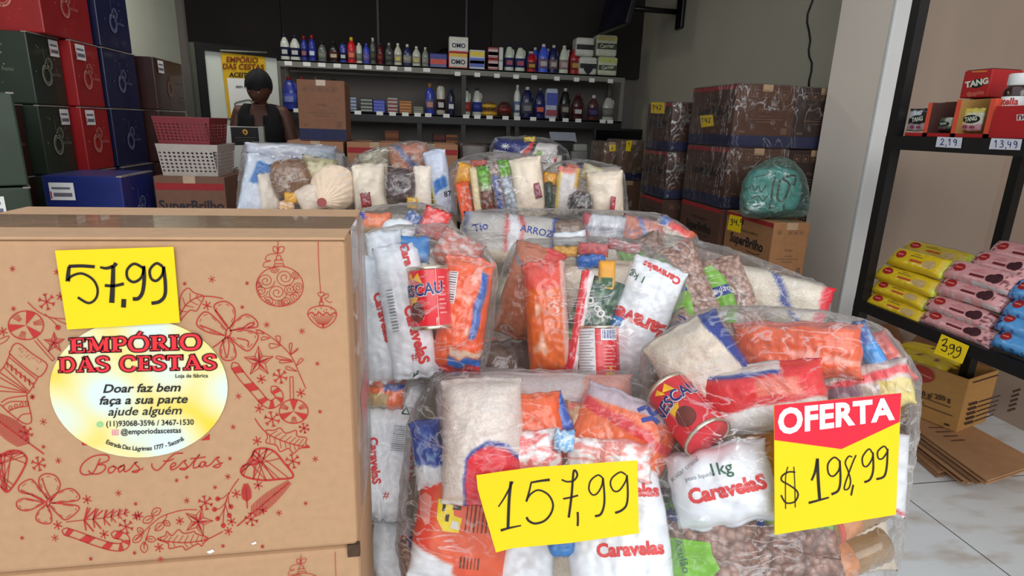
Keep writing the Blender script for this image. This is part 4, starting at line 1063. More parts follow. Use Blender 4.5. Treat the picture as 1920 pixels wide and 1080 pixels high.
# black monitor, printer, paper tray on a dark desk at the back right
DKX0, DKX1 = at_y(1000, 320, 4.75).x, at_y(1205, 320, 4.75).x
dz = at_y(1100, 312, 4.75).z
dk = empty('dark_desk', ((DKX0+DKX1)/2, 4.95, 0), 'dark desk at the back right under printer and monitor', 'desk'); L = Vector(dk.location)
MB().rbox(DKX0, DKX1, 4.7, 5.25, dz-0.03, dz, 0.004).build('desk_top', m_blk, dk, off=L)
for x in (DKX0+0.02, DKX1-0.06):
    for y in (4.72, 5.19): MB().box(x, x+0.04, y, y+0.04, 0, dz-0.03).build('leg', m_blk, dk, off=L)
a, b = at_y(1111, 300, 4.8), at_y(1201, 300, 4.8); zt = at_y(1155, 241, 4.8).z
mo = empty('monitor', ((a.x+b.x)/2, 4.85, dz), 'black monitor with its dark screen towards the shop at the back right', 'monitor'); L = Vector(mo.location)
MB().rbox(a.x, b.x, 4.8, 4.84, dz+0.05, zt, 0.006).build('housing', m_blk2, mo, off=L)
MB().box(a.x+0.015, b.x-0.015, 4.797, 4.80, dz+0.065, zt-0.015).build('screen', M('dark_screen', (10, 10, 12), 0.15, 0, 10), mo, off=L)
MB().box((a.x+b.x)/2-0.03, (a.x+b.x)/2+0.03, 4.85, 4.88, dz+0.005, dz+0.2).build('stand_neck', m_blk2, mo, off=L)
MB().box((a.x+b.x)/2-0.12, (a.x+b.x)/2+0.12, 4.78, 4.95, dz, dz+0.012).build('stand_foot', m_blk2, mo, off=L)
a, b = at_y(1012, 300, 4.8), at_y(1078, 300, 4.8); zt = at_y(1045, 264, 4.8).z
prn = empty('printer', ((a.x+b.x)/2, 4.95, dz), 'black printer with white paper raised at its back', 'printer'); L = Vector(prn.location)
MB().rbox(a.x, b.x, 4.8, 5.1, dz, zt, 0.012).build('printer_body', m_blk2, prn, off=L)
pa, pb_ = at_y(1033, 264, 4.95), at_y(1082, 264, 4.95); zp = at_y(1058, 248, 5.0).z
MB().add([(pa.x, 4.95, zt-0.01), (pb_.x, 4.95, zt-0.01), (pb_.x, 5.03, zp), (pa.x, 5.03, zp)], [(0,1,2,3),(3,2,1,0)]).build('paper_sheet', M('bluish_white_paper', (206, 210, 226), 0.8), prn, off=L)
a, b = at_y(1071, 305, 4.72), at_y(1100, 305, 4.72)
cd = empty('card_terminal', ((a.x+b.x)/2, 4.76, dz), 'small pale grey device beside the printer', 'device'); L = Vector(cd.location)
z_a, z_b = at_y(1085, 284, 4.72).z, at_y(1085, 270, 4.72).z
MB().rbox(a.x, b.x, 4.71, 4.78, dz, z_a, 0.006).build('device_base', M('pale_grey_plastic', (130, 130, 126), 0.5), cd, off=L)
MB().rbox(a.x+0.02, b.x, 4.72, 4.79, z_a-0.001, z_b, 0.012).build('device_head', M('paler_grey_plastic', (150, 150, 142), 0.5), cd, off=L)
MB().box(a.x+0.03, b.x-0.02, 4.7085, 4.7105, dz+0.01, dz+0.03).build('device_slot', m_blk2, cd, off=L)

# television on the right wall, seen edge on, with its bracket
tvc = at_y(1160, 12, 5.0)
tv = empty('television', tvc, 'dark television tilted on a wall bracket, top right of the shelves', 'television'); L = Vector(tv.location)
rot = Matrix.Rotation(math.radians(-86), 4, 'Z') @ Matrix.Rotation(math.radians(-12), 4, 'X')
MB().rbox(-0.30, 0.30, -0.02, 0.02, -0.18, 0.18, 0.006).xf(rot).build('housing', m_blk2, tv)
MB().box(-0.285, 0.285, -0.0225, -0.0205, -0.165, 0.165).xf(rot).build('screen', M('screen_blue_reflection', (16, 18, 44), 0.08, 0.8, 5, coat=0.5), tv)  # blue reflection painted into the dark screen's colour
mb = MB(); mb.tube([(0.02, 0.03, 0.0), (2.2-tvc.x, 0.06, 0.0)], 0.022, 8); mb.build('bracket_arm', m_blk2, tv, True)
MB().rbox(2.215-tvc.x, 2.249-tvc.x, 0.0, 0.12, -0.13, 0.13, 0.01).build('bracket_plate', m_blk2, tv)

# wire hanging on the right wall
wp = [at_x(x, y, 2.244) for x, y in ((1527,-20),(1523,2),(1514,26),(1513,42),(1517,60),(1519,76),(1516,94),(1517,106),(1522,118),(1521,134),(1517,150),(1516,163))]
wp = [Vector(p) for p in wp]
q = MB().tube(wp, 0.005, 6).build('hanging_wire', m_blk2, None, True)
tag(q, 'thin black wire hanging down the right wall above the cartons', 'wire')
# ================================================================== FRONT KRAFT BOX WITH PRINTED WREATH
FY = 0.60
zt = at_y(320, 445, FY).z
xR = at_y(659, 740, FY).x
xc = at_y(285, 740, FY).x
xL = 2*xc - xR
zb = at_y(330, 1053, FY).z
yB = at_z(680, 393, zt).y
BL0 = Vector(((xL+xR)/2, (FY+yB)/2, zb))
m_box = M('kraft_box_front', (181, 142, 107), 0.82, 0.045, 90, 0.06, 500)
bx = empty('kraft_box', BL0, 'large kraft box with red wreath print and round yellow sticker at the front left', 'box', 'printed kraft boxes')
m_boxtop = M('kraft_box_flap', (184, 146, 112), 0.8, 0.05, 60, 0.06, 400)
MB().rbox(xL, xR, FY, yB, zb+0.002, zt-0.003, 0.005).build('box_body', m_box, bx, off=BL0)
MB().rbox(xL, xR, FY+0.0005, (FY+yB)/2-0.001, zt-0.003, zt, 0.0012).build('top_flap', m_boxtop, bx, off=BL0)
MB().rbox(xL, xR, (FY+yB)/2+0.001, yB, zt-0.003, zt, 0.0012).build('top_flap', m_boxtop, bx, off=BL0)
ym = (FY+yB)/2
mb = MB(); mb.box(xL-0.0006, xR+0.0006, ym-0.05, ym+0.035, zt-0.0002, zt+0.0005)
mb.box(xR, xR+0.0007, ym-0.045, ym+0.03, zt-0.075, zt+0.0004)
mb.build('clear_tape', M('clear_box_tape', (170, 140, 112), 0.14, 0.10, 14, 0.35, 26, coat=0.8), bx, off=BL0)
# clear film lapped round the right edge
MB().rbox(xL-0.002, xR+0.004, FY+0.05, yB+0.003, zb+0.01, zt-0.004, 0.01).build('film_wrap', film_mat('box_film', (0.96, 0.95, 0.94), 0.02, 0.25, (10, 10, 4)), bx, True, off=BL0)
def face(px, py): return at_y(px, py, FY-0.0006)
def facew(px, py, o=0.0006): return at_y(px, py, FY-o)
m_rp = M('red_wreath_print', (178, 44, 40), 0.75, 0.08, 120)
def Z(ox, oy, s, pts): return [(ox+x/s, oy+y/s) for x, y in pts]
ART = []
def ln(pts, w=1.7, n=5, closed=False, w2=None): ART.append(stroke(pts, w, n, closed, w2))
def snow(x, y, r, w=2.0):
    for k in range(3):
        a = math.pi*k/3+0.3
        ART.append(ribbon([(x-r*math.cos(a), y-r*math.sin(a)), (x+r*math.cos(a), y+r*math.sin(a))], w))
        if r > 9:
            for s_ in (-1, 1):
                for t in (-0.5, 0.5):
                    bx_c, by_c = x+s_*r*0.72*math.cos(a), y+s_*r*0.72*math.sin(a)
                    ART.append(ribbon([(bx_c, by_c), (bx_c+s_*r*0.34*math.cos(a+t*1.6), by_c+s_*r*0.34*math.sin(a+t*1.6))], w*0.85))
def star(x, y, r, rot=-math.pi/2):
    o = [(x+r*math.cos(rot+2*math.pi*k/5), y+r*math.sin(rot+2*math.pi*k/5)) for k in range(5)]
    i = [(x+r*0.42*math.cos(rot+2*math.pi*(k+.5)/5), y+r*0.42*math.sin(rot+2*math.pi*(k+.5)/5)) for k in range(5)]
    q = [p for k in range(5) for p in (o[k], i[k])]
    ART.append(ribbon(q+[q[0]], 2.0, True))
    for k in range(5):
        ART.append(ribbon([(x, y), o[k]], 1.5)); ART.append(ribbon([(x, y), i[k]], 1.3))
        b = ((o[k][0]*0.75+x*0.25), (o[k][1]*0.75+y*0.25))
        ART.append(poly2([(x, y), (x*0.3+i[k][0]*0.7, y*0.3+i[k][1]*0.7), b]))
def cane(path, r):
    q = smooth2(path, 8); P = [np.array(p) for p in q]; m = len(P)
    Lf, Rt = [], []
    for i in range(m):
        t = P[min(i+1, m-1)]-P[max(i-1, 0)]; t = t/(np.hypot(*t)+1e-9); n = np.array([-t[1], t[0]])
        Lf.append(P[i]+n*r); Rt.append(P[i]-n*r)
    ART.append(ribbon([tuple(p) for p in Lf], 1.8)); ART.append(ribbon([tuple(p) for p in Rt], 1.8))
    for e in (0, m-1):
        s_ = -1 if e == 0 else 1
        t = P[1]-P[0] if e == 0 else P[-1]-P[-2]; t = t/(np.hypot(*t)+1e-9)
        ART.append(stroke([tuple(Lf[e]), tuple(P[e]+s_*t*r*0.9), tuple(Rt[e])], 1.8, 5))
    k = 0; step = 5
    while k+step < m:
        if (k//step) % 2 == 0:
            for j in range(k, min(k+step-1, m-2)):
                ART.append(([tuple(Lf[j]), tuple(Rt[min(j+2, m-1)]), tuple(Rt[min(j+3, m-1)]), tuple(Lf[j+1])], [(0, 1, 2, 3)]))
        k += step
def lolly(x, y, rx, ry, rot=0.0, stick=None):
    ART.append(ribbon([(x+rx*math.cos(a), y+ry*math.sin(a)) for a in np.linspace(0, 2*math.pi, 36)], 2.0, True))
    for k in range(6):
        a0 = rot+2*math.pi*k/6
        q = [(x, y)]+[(x+rx*0.98*math.cos(a0+t), y+ry*0.98*math.sin(a0+t)) for t in np.linspace(0.05, 0.62, 6)]
        if k % 1 == 0 and k % 2 == 0: ART.append(poly2(q))
        else:
            for t in np.linspace(0.1, 0.5, 4):
                ART.append(ribbon([(x+rx*0.45*math.cos(a0+t), y+ry*0.45*math.sin(a0+t)), (x+rx*0.96*math.cos(a0+t), y+ry*0.96*math.sin(a0+t))], 1.2))
    if stick:
        (x0, y0), (x1, y1) = stick
        d = np.array([x1-x0, y1-y0], float); d /= np.hypot(*d); n = np.array([-d[1], d[0]])*3
        ART.append(ribbon([(x0+n[0], y0+n[1]), (x1+n[0], y1+n[1])], 1.5)); ART.append(ribbon([(x0-n[0], y0-n[1]), (x1-n[0], y1-n[1])], 1.5)); ART.append(ribbon([(x1+n[0], y1+n[1]), (x1-n[0], y1-n[1])], 1.5))
def holly(outline, vein, nh=11):
    ln(outline, 1.8, 4, True)
    v = smooth2(vein, 6); ART.append(ribbon(v, 1.9))
    O = [np.array(p, float) for p in smooth2(outline, 4, True)]
    for i in range(2, len(v)-2, max(1, len(v)//nh)):
        p = np.array(v[i]); t = np.array(v[i+1])-p; t = t/(np.hypot(*t)+1e-9)
        for s_ in (-1, 1):
            d = np.array([-t[1], t[0]])*s_*0.85+t*0.5; d /= np.hypot(*d)
            L = 0
            for o in O:
                w_ = o-p; al = w_ @ d; pe = abs(w_[0]*d[1]-w_[1]*d[0])
                if al > 0 and pe < 2.2: L = max(L, al) if L == 0 else min(L, al)
            if L > 3: ART.append(ribbon([tuple(p), tuple(p+d*min(L*0.85, 16))], 1.2))
def heart(pts, seed):
    q = smooth2(pts, 8, True); ART.append(ribbon(q, 3.6, True))
    rnd = random.Random(seed); m = len(q)
    for _ in range(20):
        a = rnd.randrange(m); b = (a+m//2+rnd.randint(-m//4, m//4)) % m
        ART.append(ribbon([q[a], q[b]], 1.5))
def bowshape(ox, oy, s, loops, dashes=True):
    for lp_ in loops:
        q = Z(ox, oy, s, lp_); ln(q, 2.2, 6)
        c = np.mean(np.array(q), axis=0)
        if dashes: 
            inn = [tuple(c+(np.array(p)-c)*0.8) for p in q]
            r_ = smooth2(inn, 6)
            for i in range(0, len(r_)-3, 6): ART.append(ribbon(r_[i:i+4], 1.1))
def fir(p0, p1, L, n=16, two=True, w=1.5, ang=0.9):
    p0, p1 = np.array(p0, float), np.array(p1, float); d = p1-p0; d /= np.hypot(*d); nn = np.array([-d[1], d[0]])
    ART.append(ribbon([tuple(p0), tuple(p1)], 2.4))
    for i in range(n):
        t = i/n; p = p0+(p1-p0)*(0.28+0.72*t); l = L*(0.6+0.4*math.sin(math.pi*(0.25+0.75*t)))*(1.05-0.5*t*t)
        for s_ in ((-1, 1) if two else (1,)):
            q = p+(d*math.cos(ang)+nn*s_*math.sin(ang))*l
            ART.append(ribbon([tuple(p), tuple(q)], w))
# --- hanging baubles, upper right   (photo crop 410,430, scale 2.919)
B = lambda pts: Z(410, 430, 2.919, pts)
ln(B([(324, 62), (324, 140)]), 1.4); ln(B([(322, 130), (300, 120), (300, 95), (318, 100), (324, 130), (332, 98), (358, 98), (350, 125), (324, 132)]), 1.4)
ln(B([(322, 132), (270, 140), (255, 168), (285, 172), (250, 182), (246, 205), (280, 206)]), 1.3)
for pts in ([(306, 168), (352, 168), (354, 188), (308, 188), (306, 168)], [(314, 168), (318, 144), (338, 144), (344, 168)], [(308, 188), (300, 210)], [(352, 188), (362, 208)]): ART.append(ribbon(B(pts), 1.6))
bcx, bcy = 410+334/2.919, 430+312/2.919; brx, bry = 129/2.919, 110/2.919
ART.append(ribbon([(bcx+brx*math.cos(a), bcy+bry*math.sin(a)) for a in np.linspace(0, 2*math.pi, 44)], 1.6, True))
for sx, sy, sr in ((258, 282, 50), (362, 264, 54), (320, 346, 54), (388, 330, 36), (436, 316, 34), (232, 338, 36), (304, 216, 26), (420, 368, 34), (370, 396, 32), (272, 396, 40), (420, 250, 26), (216, 300, 22), (340, 402, 22)):
    pts = []
    for k in range(26):
        a = k/25*4.4*math.pi; rr = sr*(1-0.9*k/25)
        pts.append((410+(sx+rr*math.cos(a))/2.919, 430+(sy+rr*0.92*math.sin(a))/2.919))
    pts = [p for p in pts if ((p[0]-bcx)/brx)**2+((p[1]-bcy)/bry)**2 < 1.02]
    if len(pts) > 3: ART.append(ribbon(smooth2(pts, 2), 1.2))
ln(B([(544, 62), (548, 200), (558, 350)]), 1.2)
ln(B([(558, 372), (542, 352), (560, 344), (580, 352), (560, 372), (596, 352), (598, 372), (580, 378), (604, 400), (622, 396)]), 1.2)
for pts in ([(552, 398), (572, 398), (572, 416), (552, 416), (552, 398)], [(556, 398), (560, 374)], [(566, 398), (564, 374)]): ART.append(ribbon(B(pts), 1.7))
ln(B([(540, 420), (500, 436), (488, 468), (520, 512), (570, 540), (622, 512), (645, 468), (630, 436), (590, 420), (540, 420)]), 1.7)
ln(B([(490, 466), (510, 455), (530, 470), (550, 455), (570, 470), (590, 455), (610, 470), (632, 456), (644, 466)]), 2.2, 4)
for x in range(505, 640, 13): ART.append(ribbon(B([(x, 470), (570+(x-570)*0.35, 522)]), 1.1))
for x, y in ((530, 438), (560, 432), (590, 440), (615, 436), (545, 450), (575, 448)): ART.append(disc2(410+x/2.919, 430+y/2.919, 1.3, 6))
ART.append(poly2(B([(560, 515), (584, 515), (572, 545)])))
# --- bow, sprig, star, cane, lollipop (crop 340,520, scale 3.857)
OX, OY, S = 340, 520, 3.857
G_ = lambda pts: Z(OX, OY, S, pts)
bowshape(OX, OY, S, [[(340, 370), (300, 320), (240, 230), (250, 190), (320, 175), (380, 220), (385, 300), (350, 365)], [(345, 370), (400, 310), (470, 268), (540, 310), (545, 360), (440, 370), (350, 385)],
    [(330, 390), (260, 310), (180, 250), (125, 290), (115, 350), (200, 400), (310, 420)], [(330, 430), (240, 500), (230, 500)], [(320, 430), (280, 520), (300, 590), (360, 600), (395, 560), (370, 470), (330, 430)],
    [(350, 430), (420, 500), (490, 530), (555, 440), (530, 400), (440, 380), (350, 385)], [(340, 360), (320, 400), (330, 440), (360, 400), (345, 360)]])
ln(G_([(245, 235), (280, 280), (330, 350)]), 2.2); ln(G_([(130, 345), (220, 380), (320, 425)]), 2.2); ln(G_([(440, 370), (500, 330), (525, 340), (480, 365)]), 2.4); ln(G_([(480, 500), (480, 460), (400, 440)]), 2.2)
ln(G_([(300, 450), (310, 520), (330, 580), (345, 500), (335, 440)]), 1.8)
ln(G_([(535, 380), (600, 400), (720, 490), (800, 580), (850, 690), (900, 805)]), 1.6)
for a, b, c in (((600, 410), (560, 380), (545, 400)), ((640, 440), (590, 430), (580, 455)), ((710, 480), (680, 430), (715, 430)), ((720, 490), (640, 480), (650, 515)), ((790, 560), (780, 490), (800, 480)), ((790, 560), (835, 530), (840, 515)), ((800, 600), (700, 570), (695, 590)), ((810, 610), (720, 600), (720, 620)), ((830, 640), (860, 590), (880, 600)), ((835, 680), (770, 645), (760, 665))):
    ln(G_([a, b, c, a]), 1.5, 5)
star(340+560/S, 520+610/S, 29, -1.6)
cane(G_([(385, 640), (450, 730), (540, 830), (600, 900), (650, 920), (700, 890), (705, 850), (670, 810)]), 7.5)
lolly(340+812/S, 520+970/S, 27, 22.5, 0.2, ((340+800/S, 520+885/S), (340+796/S, 520+720/S)))
# --- lower right (crop 330,700, scale 2.843)
R_ = lambda pts: Z(330, 700, 2.843, pts)
holly(R_([(480, 305), (520, 305), (555, 292), (585, 320), (640, 305), (645, 335), (695, 345), (690, 375), (712, 395), (660, 400), (625, 428), (600, 400), (555, 418), (535, 385), (480, 370), (488, 340)]), R_([(420, 240), (450, 285), (500, 330), (580, 365), (650, 385), (705, 393)]))
heart(R_([(410, 455), (415, 415), (460, 400), (520, 415), (570, 470), (625, 550), (540, 565), (460, 570), (370, 552), (345, 520), (365, 490), (420, 485), (440, 475)]), 3)
fir(R_([(325, 815)])[0], R_([(605, 580)])[0], 17, 24)
fir(R_([(380, 720)])[0], R_([(372, 590)])[0], 12, 14)
ln(R_([(335, 562), (300, 610), (270, 670), (255, 740), (250, 810)]), 1.8)
for a, b, c in (((285, 635), (250, 665), (222, 670)), ((272, 680), (235, 720), (205, 726)), ((278, 650), (280, 690), (292, 712)), ((262, 710), (240, 755), (222, 775)), ((262, 700), (275, 740), (284, 758))):
    ln(R_([a, b, c]), 1.5); q = R_([c])[0]; ART.append(disc2(q[0], q[1], 4.6, 12))
q = R_([(252, 812)])[0]; ART.append(disc2(q[0], q[1], 4.8, 12))
star(330+118/2.843, 700+790/2.843, 28, -1.3)
# --- bottom centre (crop 110,840, scale 4.5)
H_ = lambda pts: Z(110, 840, 4.5, pts)
holly(H_([(830, 768), (900, 740), (910, 705), (955, 740), (1010, 690), (1050, 720), (1110, 715), (1145, 705), (1160, 725), (1260, 760), (1225, 800), (1205, 830), (1180, 810), (1130, 830), (1070, 862), (1040, 830), (935, 850), (925, 810), (870, 785)]), H_([(832, 770), (920, 790), (1060, 800), (1200, 785), (1270, 765), (1385, 705)]))
ln(H_([(1168, 523), (1050, 525), (890, 570), (800, 630), (700, 725), (640, 780)]), 1.6); ln(H_([(770, 670), (745, 740), (720, 830)]), 1.6); ln(H_([(915, 560), (890, 620), (840, 670)]), 1.4)
def leafy(x, y, rx, ry, a):
    q = [(x+math.cos(a)*rx*c-math.sin(a)*ry*s_, y+math.sin(a)*rx*c+math.cos(a)*ry*s_) for c, s_ in ((-1, 0), (-0.2, 0.8), (0.5, 0.7), (1, 0), (0.5, -0.7), (-0.2, -0.8))]
    ln(H_(q), 1.5, 5, True); ln(H_([(x-math.cos(a)*rx, y-math.sin(a)*rx), (x+math.cos(a)*rx*0.4, y+math.sin(a)*rx*0.4)]), 1.4)
for v in ((820, 540, 45, 35, -0.6), (755, 605, 50, 34, 2.7), (850, 665, 48, 34, -0.7), (910, 635, 34, 24, 0.6), (690, 700, 34, 26, -2.4), (665, 765, 48, 34, 2.5), (775, 770, 42, 28, 0.2), (720, 840, 44, 36, 1.5)): leafy(*v)
ln(H_([(60, 626), (200, 610), (420, 585), (600, 540)]), 1.5)
for bx0, by0 in ((215, 612), (290, 603), (380, 595), (440, 578), (500, 562), (555, 548)):
    k = 1.0-(bx0-215)/500
    for dx, dy in ((50, -105), (28, -112), (95, -90), (15, 85), (80, 95)):
        ART.append(ribbon(H_([(bx0, by0), (bx0+dx*k, by0+dy*k)]), 2.8*max(k, 0.6)))
cane(H_([(55, 705), (150, 735), (300, 790), (430, 830), (520, 838), (565, 810), (555, 755), (470, 730)]), 7.0)
# --- lower left bow and heart (crop 0,740, scale 3.176)
L_ = lambda pts: Z(0, 740, 3.176, pts)
bowshape(0, 740, 3.176, [[(285, 620), (240, 560), (232, 500), (270, 472), (330, 485), (358, 540), (330, 600), (290, 640)], [(290, 630), (340, 585), (420, 560), (470, 600), (460, 630), (380, 640), (300, 645)], [(270, 640), (200, 600), (120, 580), (115, 540), (180, 505), (220, 540), (280, 620)],
    [(265, 645), (170, 690), (110, 680), (100, 640), (150, 620), (260, 645)], [(270, 655), (225, 700), (215, 745), (260, 768), (305, 760), (300, 700), (275, 655)], [(290, 655), (350, 720), (395, 745), (465, 690), (450, 660), (300, 645)], [(300, 605), (275, 640), (285, 670), (310, 620)]])
ln(L_([(250, 500), (270, 560), (295, 605)]), 2.0); ln(L_([(125, 570), (190, 600), (260, 640)]), 2.0)
heart(L_([(-5, 360), (20, 352), (60, 335), (120, 340), (158, 385), (130, 460), (80, 540), (40, 580), (0, 545), (-70, 480), (-90, 420), (-60, 375), (-20, 380)]), 8)
for s0, s1 in (((-60, 140), (120, 290)),): fir(L_([(262, 355)])[0], L_([(-60, 120)])[0], 26, 26)
# --- upper left: peppermint lollipop, stocking, sprigs (crop 0,440, scale 3)
U_ = lambda pts: Z(0, 440, 3.0, pts)
lolly(145/3.0, 440+510/3.0, 33, 27, 0.5, ((200/3.0, 440+590/3.0), (300/3.0, 440+705/3.0)))
ln(U_([(155, 380), (210, 430), (280, 465), (375, 475)]), 1.6); ln(U_([(250, 445), (300, 490), (325, 520)]), 1.4); ART.append(disc2(325/3, 440+522/3, 5, 12)); ln(U_([(290, 465), (340, 490), (375, 505)]), 1.4)
star(305/3.0, 440+608/3.0, 20, -1.6)
ln(U_([(60, 650), (75, 620), (110, 615), (180, 670), (255, 720), (262, 750), (235, 790), (205, 795), (120, 730), (55, 670)]), 1.9, 5, True)
ln(U_([(55, 670), (20, 745), (-30, 790)]), 1.9); ln(U_([(215, 800), (165, 885), (150, 910), (175, 1020), (170, 1060), (130, 1060), (60, 1010), (0, 955)]), 1.9)
for a, b in (((20, 745), (165, 885)), ((35, 720), (190, 845)), ((-10, 770), (150, 880)), ((-10, 800), (150, 888)), ((-10, 850), (155, 888)), ((-10, 880), (150, 890)), ((50, 690), (205, 815))): ART.append(ribbon(U_([a, b]), 1.7))
for k in range(6):
    x0, y0 = 40+k*25, 715+k*20
    ART.append(ribbon(U_([(x0, y0), (x0+2, y0+34), (x0+22, y0+18), (x0+24, y0+50)]), 2.0))
for k in range(26):
    rr = random.Random(k); t = rr.random(); s_ = rr.uniform(-22, 22); ART.append(disc2((85+t*140+s_*0.6)/3.0, 440+(640+t*100-s_)/3.0, 0.9, 5))
ln(U_([(5, 945), (50, 920), (150, 905)]), 1.9); ln(U_([(15, 965), (60, 940), (158, 940)]), 1.7); ln(U_([(40, 1000), (90, 975), (165, 965)]), 1.7)
for k in range(4): ART.append(ribbon([((58+k*31+9*math.cos(a))/3, 440+(975-k*9+11*math.sin(a))/3) for a in np.linspace(0, 2*math.pi, 14)], 1.4, True))
ln(U_([(95, 1050), (120, 1015), (172, 1005)]), 1.7)
ln(U_([(-10, 590), (50, 570), (30, 600), (-10, 620)]), 1.4)
# upper holly beside the card
holly([(340, 552), (352, 540), (362, 548), (372, 552), (382, 556), (376, 570), (368, 583), (356, 582), (342, 596), (338, 600), (336, 575)], [(338, 590), (350, 570), (372, 557), (395, 556), (418, 560)], 7)
# snowflakes
for x, y, r in ((388, 573, 9), (525, 706, 14), (490, 711, 9), (564, 737, 9), (486, 766, 9), (510, 786, 15), (570, 803, 10), (482, 827, 9), (549, 865, 14), (484, 910, 9), (443, 926, 9), (385, 943, 14), (493, 957, 8), (471, 974, 13), (434, 978, 9), (337, 977, 8), (428, 996, 8), (163, 937, 9), (255, 968, 8), (236, 988, 14), (195, 1002, 9), (298, 1027, 9), (87, 566, 16), (108, 985, 9), (72, 870, 14), (48, 812, 14), (5, 622, 9), (260, 967, 9), (113, 556, 8)): snow(x, y, r)
for x, y, r in ((23, 504, 6), (106, 510, 6), (25, 579, 5), (397, 524, 7), (346, 532, 4), (463, 531, 4), (454, 576, 4), (500, 609, 6), (566, 621, 6), (595, 682, 4), (447, 743, 6), (600, 772, 4), (437, 801, 5), (591, 861, 6), (431, 860, 4), (427, 894, 6), (403, 914, 4), (573, 944, 4), (523, 962, 6), (350, 939, 6), (350, 895, 3.5), (331, 901, 4), (222, 925, 6), (254, 945, 4), (109, 864, 6), (81, 791, 7), (60, 744, 5), (41, 1009, 4), (103, 1009, 7), (170, 1048, 4), (252, 1037, 4), (301, 1049, 6), (418, 1024, 4), (492, 1025, 4), (81, 838, 4), (61, 745, 5), (60, 1, 1)): snow(x, y, r, 1.3)
# "Boas Festas" in red script  (crop 110,840, scale 4.5)
for pts in ([(350, 90), (300, 195), (262, 222), (205, 225), (180, 190), (205, 130), (280, 75), (370, 58), (420, 70), (410, 110), (330, 140), (385, 145), (390, 180), (345, 215), (280, 220), (250, 190)],
            [(455, 155), (420, 175), (425, 212), (460, 200), (480, 165), (455, 152), (500, 175), (512, 160), (550, 145), (545, 145), (505, 175), (512, 205), (550, 175), (552, 150), (555, 200), (600, 180), (640, 130), (665, 122), (640, 130), (680, 175), (660, 205), (620, 200), (700, 180), (710, 168)],
            [(785, 130), (790, 165), (830, 190), (880, 150), (930, 90), (980, 50), (1050, 45)], [(880, 110), (920, 112), (970, 92)],
            [(940, 170), (985, 145), (975, 125), (945, 150), (950, 185), (1000, 165), (1050, 115), (1075, 105), (1060, 120), (1085, 160), (1060, 185), (1020, 175), (1090, 165), (1140, 110), (1190, 55), (1150, 110), (1135, 165), (1165, 165), (1200, 140)], [(1110, 92), (1180, 85), (1240, 76)],
            [(1235, 115), (1200, 125), (1185, 155), (1215, 160), (1240, 120), (1240, 155), (1280, 140), (1330, 85), (1355, 80), (1335, 95), (1365, 140), (1345, 165), (1305, 155), (1385, 125)]):
    ART.append(stroke(H_(pts), 2.3, 6))
# red bar ends peeping out from under the sticker
ART.append(poly2([(152, 822), (172, 835), (154, 835)])); ART.append(poly2([(376, 826), (393, 813), (393, 825)]))
flat('printed_wreath', cat2(*ART), face, m_rp, bx, BL0)
mb = MB(); mb.add([facew(x, y, 0.0008) for x, y in Z(330, 700, 2.843, [(162, 952), (195, 938), (205, 950), (180, 962)])], [(3, 2, 1, 0)]); mb.add([facew(x, y, 0.0008) for x, y in Z(330, 700, 2.843, [(400, 908), (425, 897), (430, 906), (410, 914)])], [(3, 2, 1, 0)])
mb.build('paper_scrap', m_paper, bx, off=BL0)
# red diamond and faint print on the narrow right side
def side(px, py, o=0.0008): return at_x(px, py, xR+o)
its = [poly2([(688, 668), (690, 745), (683, 812), (676, 745)])]
flat('printed_diamond', cat2(*its), lambda x, y: side(x, y, 0.0009), M('bright_red_print', (222, 50, 44), 0.6), bx, BL0)
# round sticker
m_stk = bpy.data.materials.new('round_sticker_yellow_white'); m_stk.use_nodes = True
def _stk():
    nt = m_stk.node_tree; N = nt.nodes; Lk = nt.links; b = N['Principled BSDF']; b.inputs['Roughness'].default_value = 0.45
    tc = N.new('ShaderNodeTexCoord'); nz = N.new('ShaderNodeTexVoronoi'); nz.feature = 'SMOOTH_F1'; nz.inputs['Scale'].default_value = 17; nz.inputs['Smoothness'].default_value = 0.35
    Lk.new(tc.outputs['Object'], nz.inputs['Vector'])
    rp = N.new('ShaderNodeValToRGB'); e = rp.color_ramp.elements
    e[0].position = 0.25; e[0].color = (*lin((212, 226, 220)), 1); e[1].position = 0.75; e[1].color = (*lin((232, 204, 56)), 1)
    x = e.new(0.5); x.color = (*lin((228, 220, 156)), 1)
    Lk.new(nz.outputs['Distance'], rp.inputs[0]); Lk.new(rp.outputs[0], b.inputs['Base Color'])
_stk()
stc, srx, sry = (260, 728), 167, 130
mb = MB(); n = 56
ring = [(stc[0]+srx*math.cos(2*math.pi*k/n), stc[1]+sry*math.sin(2*math.pi*k/n)) for k in range(n)]
mb.add([facew(x, y, 0.0016) for x, y in ring]+[facew(x, y, 0.0008) for x, y in ring], [tuple(range(n-1, -1, -1))]+[(k, (k+1) % n, (k+1) % n+n, k+n) for k in range(n)])
stk = mb.build('round_sticker', m_stk, bx, off=BL0)
